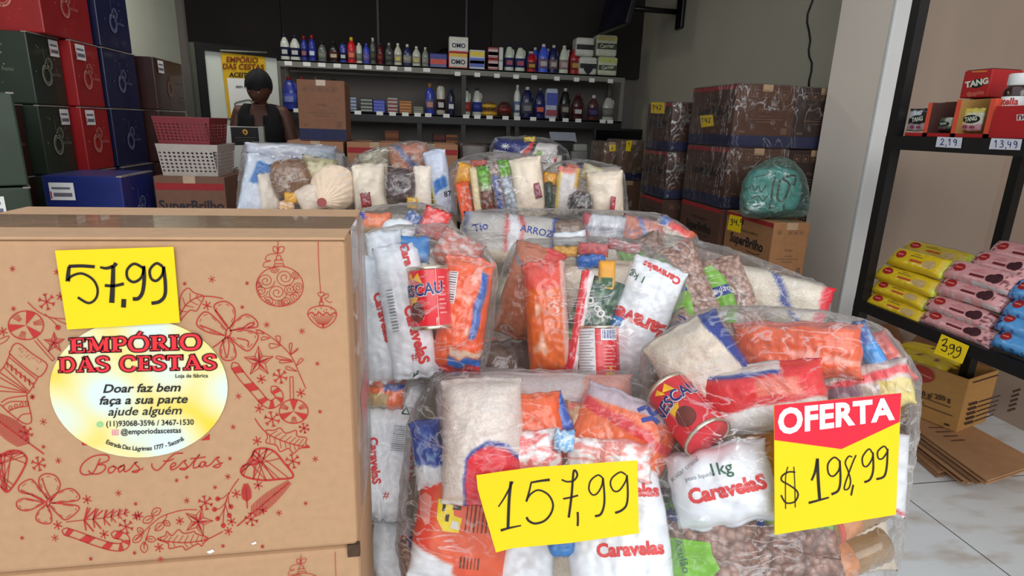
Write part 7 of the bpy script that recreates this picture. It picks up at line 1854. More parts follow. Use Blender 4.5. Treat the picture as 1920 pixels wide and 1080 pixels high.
# ---------------------------------------------------------------- under bag C
wrap('pasta_packet', 'orange and blue packet at the top of the second bag beside the kraft box', 'pasta packet', (232, 112, 70), 722, 735, 80, 62, -6, 0.955, 0.04, [(lambda u, v: (np.abs(v-0.25-0.2*u) < 0.2) & (u > -0.1), (60, 80, 160)), (lambda u, v: (v < -0.1) & (u < 0.2), (190, 160, 110))], grp='orange pasta packets')
p = sugar('left white sugar packet of the second bag beside the kraft box', 708, 858, 66, 220, 2, 0.95, [('CaravelaS', -0.35, -0.05, 15, -84)], 0.05, box=0.4)
p = sugar('right white sugar packet of the second bag beside the kraft box', 745, 860, 66, 225, -6, 0.955, [('CaravelaS', 0.75, 0.0, 15, -84)], 0.05, box=0.4)
bars(p, -0.1, 0.32, 0.8, 0.42, 13, m_greyp, False, 'small_print', False); on(p, xf2(stroke([(-.5, -.4), (.5, -.4), (0, .5), (-.5, -.4)], .22, 1), 0.012, None, 0, 0.002, 0.075), m_green, 'green_mark'); ptext(p, '#', -0.3, -0.62, 13, 0, m_carred, 0.0)
sugar('slanted white packet behind the two sugar packets of the second bag', 768, 765, 36, 120, -20, 0.985, None, 0.03)
_p = rice('cream filler sack of the second bag beside the kraft box', 735, 840, 100, 230, 0, 1.05, (), CRM2, 0.10)
bag('second grocery bag beside the kraft box, full of white sugar packets', [(692, 716), (786, 714), (778, 800), (768, 968), (692, 968)], 0.96, 1.10, 0.0065, film1)
p = sugar('white sugar packet at the bottom edge beside the kraft box', 735, 1055, 76, 200, 4, 0.95, [('Caravelas', 0.45, 0.05, 15, -86)], 0.05, box=0.4)
wrap('mustard_packet', 'ochre packet in the lowest visible bag beside the kraft box', 'packet', (190, 130, 60), 704, 1040, 40, 110, 0, 0.985, 0.03)
_p = rice('cream filler sack of the lowest visible bag beside the kraft box', 735, 1060, 110, 230, 0, 1.06, (), CRM2, 0.10)
bag('lowest visible grocery bag beside the kraft box', [(692, 974), (770, 974), (764, 1160), (692, 1160)], 0.96, 1.12, 0.0075, film1)

# ---------------------------------------------------------------- rear row of four bags
gR = 'rice sacks in the rear bags'
# G1
p = rice('white sack with blue shape at the left of the leftmost rear bag', 484, 348, 60, 120, -14, 2.05, [(lambda u, v: (np.abs(u+0.1-0.3*v) < 0.45) & (v > 0.05) & (v < 0.75), (36, 112, 190))], (224, 230, 244), 0.08, grp=gR)
p = rice('white sack with pale blue print lying across the top of the leftmost rear bag', 548, 298, 170, 56, -2, 2.16, [(lambda u, v: (u > 0.45) & (v < 0.5), (190, 206, 220))], (206, 210, 226), 0.09, grp=gR)
ptext(p, 'I ▪ ▪', 0.12, -0.1, 9, 0, m_blup, 0.02); on(p, cat2(*[xf2(stroke([(-.5, 0), (-.2, .2), (.1, -.1), (.5, .1)], .12), 0.03, 0.03, 0, 0.11, y_) for y_ in (-0.015, 0.01)]), M('teal_small_print', (70, 120, 160), 0.6), 'small_print')
rice('flat cream packet left of the brown beans in the leftmost rear bag', 506, 362, 40, 76, 3, 2.02, (), (246, 230, 212), 0.05, grp=gR, name='flour_packet', cat='packet', mat=mp_sugar)
beans('brown shiny packet in the leftmost rear bag', 545, 335, 74, 72, 8, 2.0, (), 0.06, (120, 86, 60), mp_foil, mottle=None) if False else wrap('coffee_packet', 'brown shiny packet in the leftmost rear bag', 'packet', (128, 90, 62), 545, 335, 80, 78, 8, 2.0, 0.07, mottle=((168, 146, 130), 3.4, 0.15), mat=mp_foil, rd=0.8)
wrap('noodle_packet', 'yellowish clear packet right of the brown one in the leftmost rear bag', 'packet', (196, 186, 140), 598, 322, 70, 56, -10, 2.05, 0.05, mottle=((150, 134, 84), 3.0, 0.1))
rice('cream folded packet in front of the pleated one, leftmost rear bag', 588, 372, 62, 54, 24, 1.99, (), (230, 212, 192), 0.05, grp=gR, name='flour_packet', cat='packet', mat=mp_sugar)
wrap('small_packet', 'golden yellow packet tip below the brown packet', 'packet', (232, 170, 40), 545, 371, 24, 20, 0, 1.97, 0.02)
wrap('small_packet', 'orange and white packet tip at the bottom of the leftmost rear bag', 'packet', (226, 170, 110), 538, 385, 30, 18, 0, 1.97, 0.02, mottle=((240, 226, 214), 3, 0.0))
# pleated end of a cream flour sack
pc = at_d(628, 352, 2.02)
po = bpy.data.objects.new('pleated_sack', None); COL.objects.link(po); tag(po, 'cream sack with radiating pleats at the right of the leftmost rear bag', 'sack'); po.matrix_world = basis(628, 352, 2.02, 0, 0, 0)
V = []; F = []; nr, na = 10, 64; R_p = 44*2.02/FPX
for j in range(nr+1):
    t = j/nr
    for i in range(na):
        a = 2*math.pi*i/na; pl = 0.05*math.sin(a*16)*min(1, t*1.6)*(1.05-0.6*t)
        x = -0.55*R_p*(1-t)*1.0+R_p*1.0*t*math.cos(a); y = -0.6*R_p*(1-t)+R_p*0.95*t*math.sin(a)
        V.append((x, y, 0.06*math.cos(t*1.45)+pl*R_p*0.9))
for j in range(nr):
    for i in range(na): F.append((j*na+i, j*na+(i+1) % na, (j+1)*na+(i+1) % na, (j+1)*na+i))
n0 = len(V)
for i in range(na):
    a = 2*math.pi*i/na; V.append((R_p*0.9*math.cos(a), R_p*0.85*math.sin(a), -0.07))
for i in range(na): F.append((nr*na+i, nr*na+(i+1) % na, n0+(i+1) % na, n0+i))
raw('sack_body', V, F, M('cream_sack_paper', (240, 216, 190), 0.7, 0.06, 60), po, True)
raw('sack_knot', [(-0.55*R_p+0.012*math.cos(a)*k, -0.6*R_p+0.012*math.sin(a)*k, 0.064) for k in (0.4, 1.3) for a in np.linspace(0, 6.28, 13)[:-1]], [(i, (i+1) % 12, 12+(i+1) % 12, 12+i) for i in range(12)]+[tuple(range(12))], M('dusty_red_print', (160, 80, 80), 0.7), po)
for v in V[::3]: BAGV.append(po.matrix_world @ Vector(v))
rice('cream filler sack of the leftmost rear bag', 556, 345, 190, 120, 0, 2.22, (), (196, 190, 190), 0.14, grp=gR)
bag('leftmost rear grocery bag with a blue and white sack', [(462, 330), (478, 300), (520, 279), (600, 280), (640, 296), (657, 330), (659, 400), (460, 400)], 2.08, 2.28, 0.013, film3)
# G2
rice('cream packet with red plate at the left of the second rear bag', 694, 352, 66, 90, 3, 2.03, (), (244, 228, 206), 0.06, grp=gR, name='flour_packet', cat='packet', mat=mp_sugar)
p_ = rice('cream packet above the red plated one in the second rear bag', 700, 326, 60, 40, 0, 2.08, (), (220, 206, 180), 0.05, grp=gR, name='flour_packet', cat='packet', mat=mp_sugar)
wrap('coffee_packet', 'dark brown shiny bean packet in the second rear bag', 'packet', (74, 54, 54), 751, 348, 64, 66, -6, 2.0, 0.06, mottle=((168, 150, 150), 3.6, 0.22), mat=mp_foil, rd=0.8)
rice('cream packet right of the dark beans in the second rear bag', 792, 352, 36, 84, 0, 2.02, (), (244, 230, 212), 0.05, grp=gR, name='flour_packet', cat='packet', mat=mp_sugar)
p = rice('white sack with blue patch and yellow edge at the right of the second rear bag', 825, 345, 46, 130, 10, 2.06, [(lambda u, v: (np.abs(u) < 0.6) & (np.abs(v+0.02-0.1*u) < 0.18), (36, 110, 190)), (lambda u, v: (u < -0.75) & (v < 0.0), (226, 206, 60))], (206, 212, 230), 0.08, grp=gR); ptext(p, '87', 0.45, -0.38, 10, 0, m_ink, 0.02)
wrap('pasta_packet', 'salmon packet with blue scribble at the top of the second rear bag', 'pasta packet', (196, 122, 92), 768, 298, 78, 56, 8, 2.1, 0.07, [(lambda u, v: np.abs(u+0.1+0.5*v) < 0.16, (96, 104, 150))], mottle=((206, 180, 170), 3, 0.15), grp='orange pasta packets')
wrap('noodle_packet', 'greenish clear packet at the upper left of the second rear bag', 'packet', (160, 146, 118), 705, 302, 64, 40, 18, 2.12, 0.05, mottle=((190, 184, 160), 3, 0.1))
wrap('small_packet', 'golden packet tip under the dark brown beans', 'packet', (206, 156, 30), 773, 380, 22, 22, 0, 1.98, 0.02)
q = wrap('red_plate_packet', 'small dark red plate packet at the lower left of the second rear bag', 'packet', (140, 28, 34), 686, 375, 20, 28, 6, 1.985, 0.012, mottle=((206, 120, 120), 6, 0.2))
rice('cream filler sack of the second rear bag', 752, 348, 160, 120, 0, 2.22, (), (200, 186, 170), 0.13, grp=gR)
bag('second rear grocery bag with dark brown beans', [(664, 325), (690, 300), (735, 276), (775, 266), (806, 282), (826, 310), (844, 400), (838, 412), (664, 400)], 2.08, 2.28, 0.013, film3)
# G3
wrap('pasta_packet', 'bright orange red packet at the left of the third rear bag', 'pasta packet', (240, 92, 40), 872, 378, 28, 76, 10, 1.98, 0.05, mat=mp_pasta, grp='orange pasta packets')
wrap('mustard_packet', 'yellow packet above the orange red one in the third rear bag', 'packet', (240, 168, 40), 872, 328, 36, 44, -14, 2.0, 0.05)
rice('narrow cream packet right of the orange red one in the third rear bag', 893, 362, 18, 100, 6, 1.98, (), (236, 216, 172), 0.04, grp=gR, name='flour_packet', cat='packet', mat=mp_sugar)
beans('bean packet with green strips in the third rear bag, left one', 912, 362, 26, 104, 8, 1.97, [(lambda u, v: v > 0.1, (122, 196, 40)), (lambda u, v: np.abs(v-0.2) < 0.08, (206, 222, 190)), (lambda u, v: (v < -0.45), (130, 44, 34))], 0.05, (150, 100, 84), mp_bean2)
beans('bean packet with blue lettering strip in the third rear bag, middle one', 932, 358, 24, 110, 10, 1.985, [(lambda u, v: np.abs(u-0.1) < 0.5, (96, 110, 180)), (lambda u, v: v > 0.55, (196, 170, 160))], 0.05, (176, 150, 140), mp_bean2)
beans('bean packet with green top and pale blue strip in the third rear bag, right one', 951, 354, 28, 112, 12, 2.0, [(lambda u, v: v > 0.45, (122, 196, 50)), (lambda u, v: (v < 0.4), (196, 210, 228))], 0.05, (180, 160, 150), mp_bean2)
p = rice('large cream sack at the right of the third rear bag', 990, 352, 66, 116, 8, 2.02, (), (244, 226, 204), 0.09, grp=gR, name='flour_packet', cat='packet', mat=mp_sugar)
wrap('red_plate_packet', 'small dull red plate packet at the right of the third rear bag', 'packet', (150, 76, 90), 1008, 358, 14, 30, 14, 1.975, 0.012)
wrap('small_packet', 'red packet end at the top of the third rear bag', 'packet', (226, 100, 80), 898, 307, 34, 14, 4, 2.06, 0.03)
rice('cream filler sack of the third rear bag', 938, 355, 160, 110, 0, 2.2, (), (196, 180, 168), 0.13, grp=gR)
bag('third rear grocery bag with green labelled bean packets', [(838, 330), (850, 305), (890, 291), (940, 287), (990, 300), (1018, 335), (1027, 370), (1022, 410), (866, 418), (850, 400)], 2.05, 2.25, 0.012, film3)
# G4
wrap('mustard_packet', 'yellow packet at the left of the rightmost rear bag', 'packet', (240, 170, 40), 1032, 336, 30, 26, -8, 2.02, 0.04)
wrap('olive_packet', 'dark green packet edge at the left of the rightmost rear bag', 'packet', (52, 70, 60), 1030, 368, 14, 56, 2, 2.0, 0.03)
rice('tall whitish sack with yellow and red edges in the rightmost rear bag', 1062, 358, 44, 92, -6, 2.0, [(lambda u, v: np.abs(u+0.75) < 0.14, (236, 206, 90)), (lambda u, v: (v > 0.72), (232, 140, 120)), (lambda u, v: (u > 0.7) & (v > 0.2), (236, 180, 50))], (226, 216, 214), 0.06, grp=gR)
wrap('coffee_packet', 'dark bean packet with silver glints in the rightmost rear bag', 'packet', (62, 50, 50), 1088, 382, 52, 48, 4, 1.965, 0.05, mottle=((176, 168, 168), 5, 0.12), mat=mp_foil, rd=0.9)  # silver glints are painted in as the wrapper's mottle
p = rice('large cream sack at the right of the rightmost rear bag', 1135, 365, 72, 90, 4, 2.0, (), (244, 226, 204), 0.09, grp=gR, name='flour_packet', cat='packet', mat=mp_sugar)
wrap('noodle_packet', 'yellowish clear packet on top of the large cream sack, rightmost rear bag', 'packet', (214, 200, 150), 1120, 330, 70, 34, -20, 2.05, 0.05, mottle=((240, 232, 214), 3, 0.1))
wrap('red_plate_packet', 'small red plate packet at the right end of the rightmost rear bag', 'packet', (176, 56, 70), 1149, 382, 10, 28, -4, 1.945, 0.012)
wrap('small_packet', 'red and orange packet end at the top of the rightmost rear bag', 'packet', (232, 120, 90), 1085, 316, 52, 14, -4, 2.08, 0.03, [(lambda u, v: np.abs(u-0.1) < 0.12, (50, 60, 140)), (lambda u, v: u > 0.5, (236, 190, 50))])
rice('cream filler sack of the rightmost rear bag', 1095, 362, 140, 100, 0, 2.2, (), (206, 190, 172), 0.13, grp=gR)
bag('rightmost rear grocery bag with a dark shiny bean packet', [(1014, 330), (1040, 308), (1085, 299), (1120, 308), (1164, 340), (1172, 380), (1176, 402), (1018, 405)], 2.05, 2.25, 0.012, film3, knot=(1172, 382, 2.03, 12, -90))
# H: white and blue rice pack lying on the far bags
p = rice('white, blue and red rice pack lying on top behind the rear bags', 985, 284, 130, 40, -6, 2.5, [(lambda u, v: (u < -0.10+0.3*v) & (v > -0.1-0.4*u-0.5), (24, 36, 110)), (lambda u, v: (u < 0.05) & (v < -0.45-0.35*u), (226, 214, 222)), (lambda u, v: np.abs(u-0.06-0.2*v) < 0.09, (206, 50, 56)), (lambda u, v: np.abs(u-0.2-0.1*v) < 0.05, (40, 30, 40)), (lambda u, v: (u-0.42)**2/0.012+(v+0.1)**2/0.12 < 1, (130, 160, 80)), (lambda u, v: (u > 0.88) & (v < -0.2), (206, 40, 50))], (206, 200, 196), 0.12, res=0.004)
on(p, cat2(*[ribbon([(-0.085-0.018*math.cos(a), 0.012-0.012*math.sin(a)), (-0.085+0.018*math.cos(a), 0.012+0.012*math.sin(a))], 0.003) for a in (0, 0.8, 1.57, 2.36)]), m_paper, 'white_star')
wrap('small_packet', 'crumpled yellow paper on top of the white and blue rice pack', 'packet', (214, 180, 50), 993, 262, 24, 10, 4, 2.46, 0.02)
rice('cream filler sack below the white and blue rice pack', 985, 312, 150, 44, 0, 2.55, (), (196, 186, 176), 0.12, grp=gR)
bag('film wrapped rice bundle lying behind the third rear bag', [(918, 285), (928, 262), (960, 259), (1030, 262), (1066, 285), (1066, 335), (920, 335)], 2.46, 2.66, 0.014, film3)

# ---------------------------------------------------------------- lower tiers the visible bags rest on
def heap(label, x0, x1, y0, y1, z0, z1, n=3, grp='lower grocery bags of the heap'):
    """a full bag squeezed under the others: layered sacks in film"""
    global BAGV
    BAGV = []
    hz_ = (z1-z0)/n
    for k in range(n):
        m4 = Matrix.Translation(((x0+x1)/2, (y0+y1)/2, z0+hz_*(k+0.5))) @ Matrix.Rotation(math.radians(4*(k % 2)-2), 4, 'Z')
        cc = [(214, 196, 172), (206, 186, 166), (222, 208, 190)][k % 3]
        PK('rice_sack', 'cream rice sack layered inside a lower bag of the heap', 'rice sack', colors(cc, [(lambda u, v: np.abs(v-0.5) < 0.08, (180, 60, 60))], seed=x0+k), mp_rice, 0, 0, 0, 0, 0, 2.0, hz_*0.95, M4=m4, dims=((x1-x0)*0.96, (y1-y0)*0.96), res=0.016, box=0.7, grp=grp+' (sacks)')
    bag(label, [], 0, 0, 0.016, film3, grp=grp, push=False)
def zpx(x, y, d): return at_d(x, y, d).z
def xpx(x, y, d): return at_d(x, y, d).x
HEAPS = []
heap('lower bag of the heap under the front middle bag', 0.0, 0.32, 0.74, 1.02, 0.0, 0.52, 4)
heap('lower bag of the heap under the front right bag', 0.44, 0.66, 0.74, 1.0, 0.0, 0.50, 4)
heap('lower bag of the heap under the bags beside the kraft box', -0.06, 0.0-0.012, 0.90, 1.12, 0.0, 0.44, 3) if False else None
heap('lower bag of the heap under the middle bag', 0.10, 0.50, 1.06, 1.34, 0.0, 0.38, 3)
heap('upper supporting bag of the heap under the middle bag', 0.12, 0.46, 1.06, 1.32, 0.385, 0.74, 3)
heap('lower bag of the heap under the bean bag', 0.55, 1.0, 1.02, 1.40, 0.0, 0.40, 3)
heap('upper supporting bag of the heap under the bean bag', 0.56, 0.95, 1.04, 1.36, 0.405, 0.74, 3)
heap('lower bag of the heap under the long rear bag', 0.12, 0.9, 1.46, 1.80, 0.0, 0.42, 3)
heap('upper supporting bag of the heap under the long rear bag', 0.14, 0.86, 1.46, 1.78, 0.425, 0.84, 3)
heap('lower bag of the heap at the left behind the kraft box', -0.25, 0.08, 1.18, 1.62, 0.0, 0.44, 3)
heap('upper supporting bag of the heap at the left behind the kraft box', -0.24, 0.07, 1.2, 1.60, 0.445, 0.90, 3)
for i, (a, b) in enumerate(((-0.55, -0.18), (-0.16, 0.18), (0.2, 0.54), (0.56, 0.9))):
    heap(['lower bag of the rear row, first from the left', 'lower bag of the rear row, second from the left', 'lower bag of the rear row, third from the left', 'lower bag of the rear row, rightmost'][i], a, b, 1.9, 2.34, 0.0, 0.45, 3)
    heap(['supporting bag under the leftmost rear bag', 'supporting bag under the second rear bag', 'supporting bag under the third rear bag', 'supporting bag under the rightmost rear bag'][i], a, b, 1.9, 2.34, 0.455, 0.90, 3)
heap('lower bag of the heap behind the rear row', 0.22, 0.62, 2.50, 2.80, 0.0, 0.45, 3)
heap('supporting bag under the white and blue rice pack', 0.22, 0.62, 2.50, 2.80, 0.455, 0.98, 3)
# dark brown bundle glimpsed between the bags, under the middle bag
p = wrap('brown_bundle', 'dull brown film wrapped bundle in the gap under the middle bag', 'bundle', (126, 104, 96), 950, 690, 120, 110, 10, 1.16, 0.12, box=0.2)
BAGV = []
# ================================================================== GREEN BAG ON THE CARTON
film_g = film_mat('green_bag_film', (0.62, 0.78, 0.72), 0.10, 0.2, (8, 8, 16), hz_col=(0.45, 0.62, 0.56))
BAGV = []
dG = (at_y(1452, 350, 2.33)-CO).dot(CF)
p = wrap('turquoise_sack', 'turquoise printed sack inside the green bag on the right cartons', 'sack', (96, 170, 170), 1446, 360, 112, 98, 0, dG, 0.12, [(lambda u, v: v < -0.75, (60, 96, 90))], mottle=((70, 128, 122), 2.5, 0.25), mat=mp_foil, rd=0.85, ends=(0, 0))
its = [stroke([(-.34, .05), (-.3, .12), (-.25, .02), (-.2, .1), (-.15, 0), (-.08, .12)], .02), stroke([(.0, -.28), (.02, .1), (.05, .24)], .035), stroke([(.12, .2), (.1, -.1), (.2, -.12), (.26, .12), (.16, .22), (.34, .26), (.33, .1)], .035),
       stroke([(-.3, -.12), (-.2, -.06), (-.12, -.14), (-.05, -.06)], .02), stroke([(-.28, .24), (-.1, .28), (.05, .3)], .018), stroke([(.2, -.2), (.22, -.38)], .03)]
on(p, xf2(cat2(*its), p.W), M('brown_scrawl', (84, 70, 56), 0.7), 'lettering')
gz = at_z(1450, 415, zs[3]+0.004)
bag('tied green plastic bag sitting on the lettered carton beside the wall end', [(1388, 385), (1396, 350), (1416, 318), (1440, 302), (1465, 294), (1488, 304), (1506, 326), (1516, 360), (1513, 405), (1392, 405)], dG-0.06, dG+0.17, 0.011, film_g, 'tied green bag', smooth=9)

# ================================================================== RACK ON THE RIGHT
RXF, RXB, RYN, RYF = 1.62, 2.19, 0.95, 1.868
zu = at_x(1693, 255, RXF).z; zu2 = at_x(1690, 281, RXF).z
zw = at_x(1633, 571, RXF).z; zw2 = at_x(1628, 590, RXF).z
rack = empty('metal_rack', ((RXF+RXB)/2, (RYN+RYF)/2, 0), 'black metal rack with drink sachets and cookie packs at the right', 'rack'); RL = Vector(rack.location)
for x in (RXF, RXB-0.035):
    for y in (RYN, RYF-0.035):
        MB().box(x, x+0.035, y, y+0.035, 0, 2.25).build('post', m_blk, rack, off=RL)
for z1, z2, nm in ((zu, zu2, 'upper_shelf'), (zw, zw2, 'lower_shelf'), (2.2, 2.16, 'top_shelf')):
    mb = MB(); mb.box(RXF+0.002, RXB-0.002, RYN, RYF-0.002, z1-0.008, z1-0.004); mb.box(RXF-0.001, RXF+0.012, RYN, RYF, z2, z1); mb.box(RXB-0.014, RXB-0.002, RYN, RYF, z2, z1)
    mb.box(RXF, RXB, RYF-0.014, RYF-0.002, z2, z1)
    mb.build(nm, m_blk, rack, off=RL)
def rk_card(px, strokes, label, mat=None, lift=0.004, ink=None):
    return yel_card(px, 'price_card', strokes, label, (RXF-0.001-lift, 0, 0), (-1, 0, 0), mat=mat, ink=ink)
m_pen = M('blue_pen_ink', (50, 60, 120), 0.7)
rk_card([(1757.6, 256.5), (1804, 258), (1801, 278), (1754, 275.5)], num('2,19', 1764, 260, 12, 1.6, 0.1, 0.04, 0.85), 'white price tag reading 2,19 on the upper rack shelf edge', M('white_tag', (206, 206, 214), 0.7), ink=m_pen)
rk_card([(1859, 259), (1916, 261), (1912, 281.5), (1854, 279.6)], num('13,49', 1864, 263, 13, 1.6, 0.1, 0.04, 0.85), 'white price tag reading 13,49 on the upper rack shelf edge', M('white_tag', (206, 206, 214), 0.7), ink=m_pen)
def Zk(pts): return Z(1600, 440, 4.5, pts)
S399 = [stroke(Zk([(745, 895), (790, 880), (775, 920), (750, 935), (790, 945), (775, 985), (738, 965)]), 2.0, 5), stroke(Zk([(850, 930), (820, 930), (815, 955), (840, 960), (852, 930), (845, 985), (815, 1008)]), 1.9, 5), stroke(Zk([(905, 945), (875, 955), (872, 980), (898, 980), (910, 950), (895, 1015), (850, 1040), (842, 1020)]), 1.9, 5), stroke(Zk([(805, 1000), (800, 1015)]), 1.9, 3)]
rk_card(Zk([(745, 838), (976, 940), (915, 1090), (678, 1000)]), S399, 'yellow price card reading 3,99 hanging from the lower rack shelf', M('yellow_card_pale', (250, 214, 20), 0.75, 0.02), lift=0.006)  # slightly paler yellow than the other cards
# --- cookie packs on the lower shelf
mp_cook = MP('cookie_film', 0.25, 0.35, 50, stretch=(1, 2, 1), coat=0.4, var=0.06)
YL, PK_, BLU = (226, 190, 30), (222, 158, 158), (96, 168, 230)
m_oval = M('dark_red_oval', (168, 28, 34), 0.5, 0.05); m_ovt = M('oval_small_print', (226, 130, 110), 0.6); m_bar = M('maroon_bar', (112, 24, 40), 0.6); m_choc = M('dark_chocolate_print', (64, 22, 30), 0.6, 0.25, 120); m_waf = M('biscuit_print', (196, 164, 110), 0.6, 0.15, 120)
m_cw = M('pale_small_print', (206, 130, 134), 0.6)
def cookie(col, zl_, zc_, zr_, h, Xc, label, kind, grp):
    (xl, yl), (xc_, yc_) = Zk([zl_])[0], Zk([zc_])[0]
    xr_, yr_ = Zk([zr_])[0]
    a = at_x(xl, yl, Xc); b = at_x(xr_, yr_, Xc); c = at_x(xc_, yc_, Xc)
    L_ = a.y-b.y
    ex = Vector((0.0, -1, 0)); ez = Vector((-0.80, 0, 0.60)); ey = ez.cross(ex).normalized()
    m4 = Matrix((ex, ey, ez)).transposed().to_4x4(); m4.translation = c+Vector((0.018, 0, -0.006))
    if kind == 'p' or kind == 'b':
        dotc = (120, 40, 50) if kind == 'p' else (40, 50, 110)
        cf = colors(col, [], 0.02, L_+yc_, None)
        def colf(U, V, S):
            C = cf(U, V, S)
            m = np.array([nz(u*9+3, v*5, yc_*0.1) for u, v in zip(U, V)])
            k = (m > 0.18) & (np.abs(U) > 0.72)
            C[k] = dotc
            k2 = (np.abs(V) > 0.8) & (m > 0.1); C[k2] = (206, 206, 206) if kind == 'p' else (60, 90, 160)
            return C
    else:
        colf = colors(col, [(lambda u, v: np.abs(u) > 0.93, (206, 214, 60)), (lambda u, v: (v > 0.72) & (np.abs(u) < 0.8), (160, 130, 30))], 0.02, yc_)
    p = PK('cookie_pack', label, 'cookie pack', colf, mp_cook, 0, 0, 0, 0, 0, 1.75, 0.05, M4=m4, dims=(L_*1.02, h), ends=(0, 0), box=0.55, wr=0.5, seed=(xl+yl)*0.1, grp=grp, res=0.005, collect=False)
    W, H2 = p.W/2, p.H/2
    on(p, disc2(-0.52*W, 0.10*H2, 0.17*W, 18, 0.40*H2), m_oval, 'red_oval'); on(p, rect2(-0.63*W, 0.04*H2, -0.42*W, 0.16*H2), m_ovt, 'oval_print', 0.0014)
    if kind == 'y':
        on(p, cat2(disc2(0.45*W, -0.20*H2, 0.13*W, 12, 0.36*H2), disc2(0.58*W, -0.18*H2, 0.12*W, 12, 0.42*H2)), m_waf, 'biscuit_picture')
        on(p, rect2(-0.12*W, -0.34*H2, 0.28*W, -0.12*H2), M('red_brown_bar', (190, 80, 40), 0.6), 'name_bar')
        on(p, cat2(rect2(-0.2*W, 0.18*H2, 0.2*W, 0.28*H2), rect2(-0.1*W, 0.4*H2, 0.1*W, 0.46*H2)), M('olive_print', (150, 120, 30), 0.6), 'small_print')
    elif kind == 'p':
        on(p, cat2(disc2(0.42*W, -0.16*H2, 0.13*W, 12, 0.38*H2), disc2(0.54*W, -0.06*H2, 0.14*W, 12, 0.50*H2)), m_choc, 'biscuit_picture')
        on(p, rect2(-0.14*W, -0.38*H2, 0.26*W, -0.16*H2), m_bar, 'name_bar')
        on(p, cat2(rect2(-0.16*W, 0.10*H2, 0.2*W, 0.2*H2), rect2(-0.04*W, 0.28*H2, 0.16*W, 0.40*H2)), m_cw, 'small_print')
    else:
        on(p, cat2(rect2(-0.2*W, 0.55*H2, 0.2*W, 0.8*H2), disc2(-0.78*W, 0.3*H2, 0.06*W, 10, 0.2*H2)), M('navy_biscuit_print', (36, 40, 90), 0.6), 'biscuit_picture')
    return p
gy, gp, gb = 'yellow cookie packs', 'pink cookie packs', 'blue cookie packs'
X0 = RXF+0.03
cookie(YL, (78, 512), (330, 610), (572, 705), 0.062, X0, 'yellow cookie pack at the bottom of the yellow pile', 'y', gy)
cookie(YL, (135, 408), (365, 490), (590, 575), 0.060, X0+0.01, 'second yellow cookie pack from the bottom of its pile', 'y', gy)
cookie(YL, (150, 265), (420, 372), (665, 450), 0.066, X0+0.015, 'third yellow cookie pack from the bottom of its pile', 'y', gy)
cookie(YL, (285, 140), (520, 225), (755, 300), 0.075, X0+0.03, 'topmost yellow cookie pack of the front row', 'y', gy)
cookie((206, 176, 60), (400, 105), (660, 150), (960, 215), 0.06, X0+0.13, 'yellow cookie pack lying behind the topmost yellow one', 'y', gy)
cookie(PK_, (545, 660), (845, 772), (1165, 895), 0.062, X0, 'bottom pink cookie pack right on the shelf', 'p', gp)
cookie(PK_, (580, 525), (870, 640), (1150, 755), 0.064, X0+0.012, 'second pink cookie pack from the bottom', 'p', gp)
cookie(PK_, (690, 365), (965, 482), (1250, 610), 0.068, X0+0.024, 'third pink cookie pack with silver barcode underside showing', 'p', gp)
cookie(PK_, (755, 240), (1040, 345), (1340, 440), 0.07, X0+0.036, 'fourth pink cookie pack, highest of the front pile', 'p', gp)
cookie(PK_, (985, 175), (1230, 250), (1500, 330), 0.066, X0+0.10, 'pink cookie pack lying behind the front pink pile', 'p', gp)
cookie(PK_, (1140, 90), (1400, 160), (1700, 240), 0.066, X0+0.13, 'highest pink cookie pack at the back of the shelf', 'p', gp)
cookie(BLU, (1165, 815), (1420, 940), (1700, 1060), 0.062, X0, 'bottom blue cookie pack at the right picture edge', 'b', gb)
cookie(BLU, (1190, 675), (1450, 785), (1720, 910), 0.066, X0+0.012, 'second blue cookie pack from the bottom', 'b', gb)
cookie(BLU, (1255, 555), (1520, 660), (1780, 760), 0.066, X0+0.024, 'third blue cookie pack from the bottom', 'b', gb)
cookie(BLU, (1310, 420), (1560, 500), (1820, 590), 0.068, X0+0.036, 'topmost blue cookie pack at the right picture edge', 'b', gb)
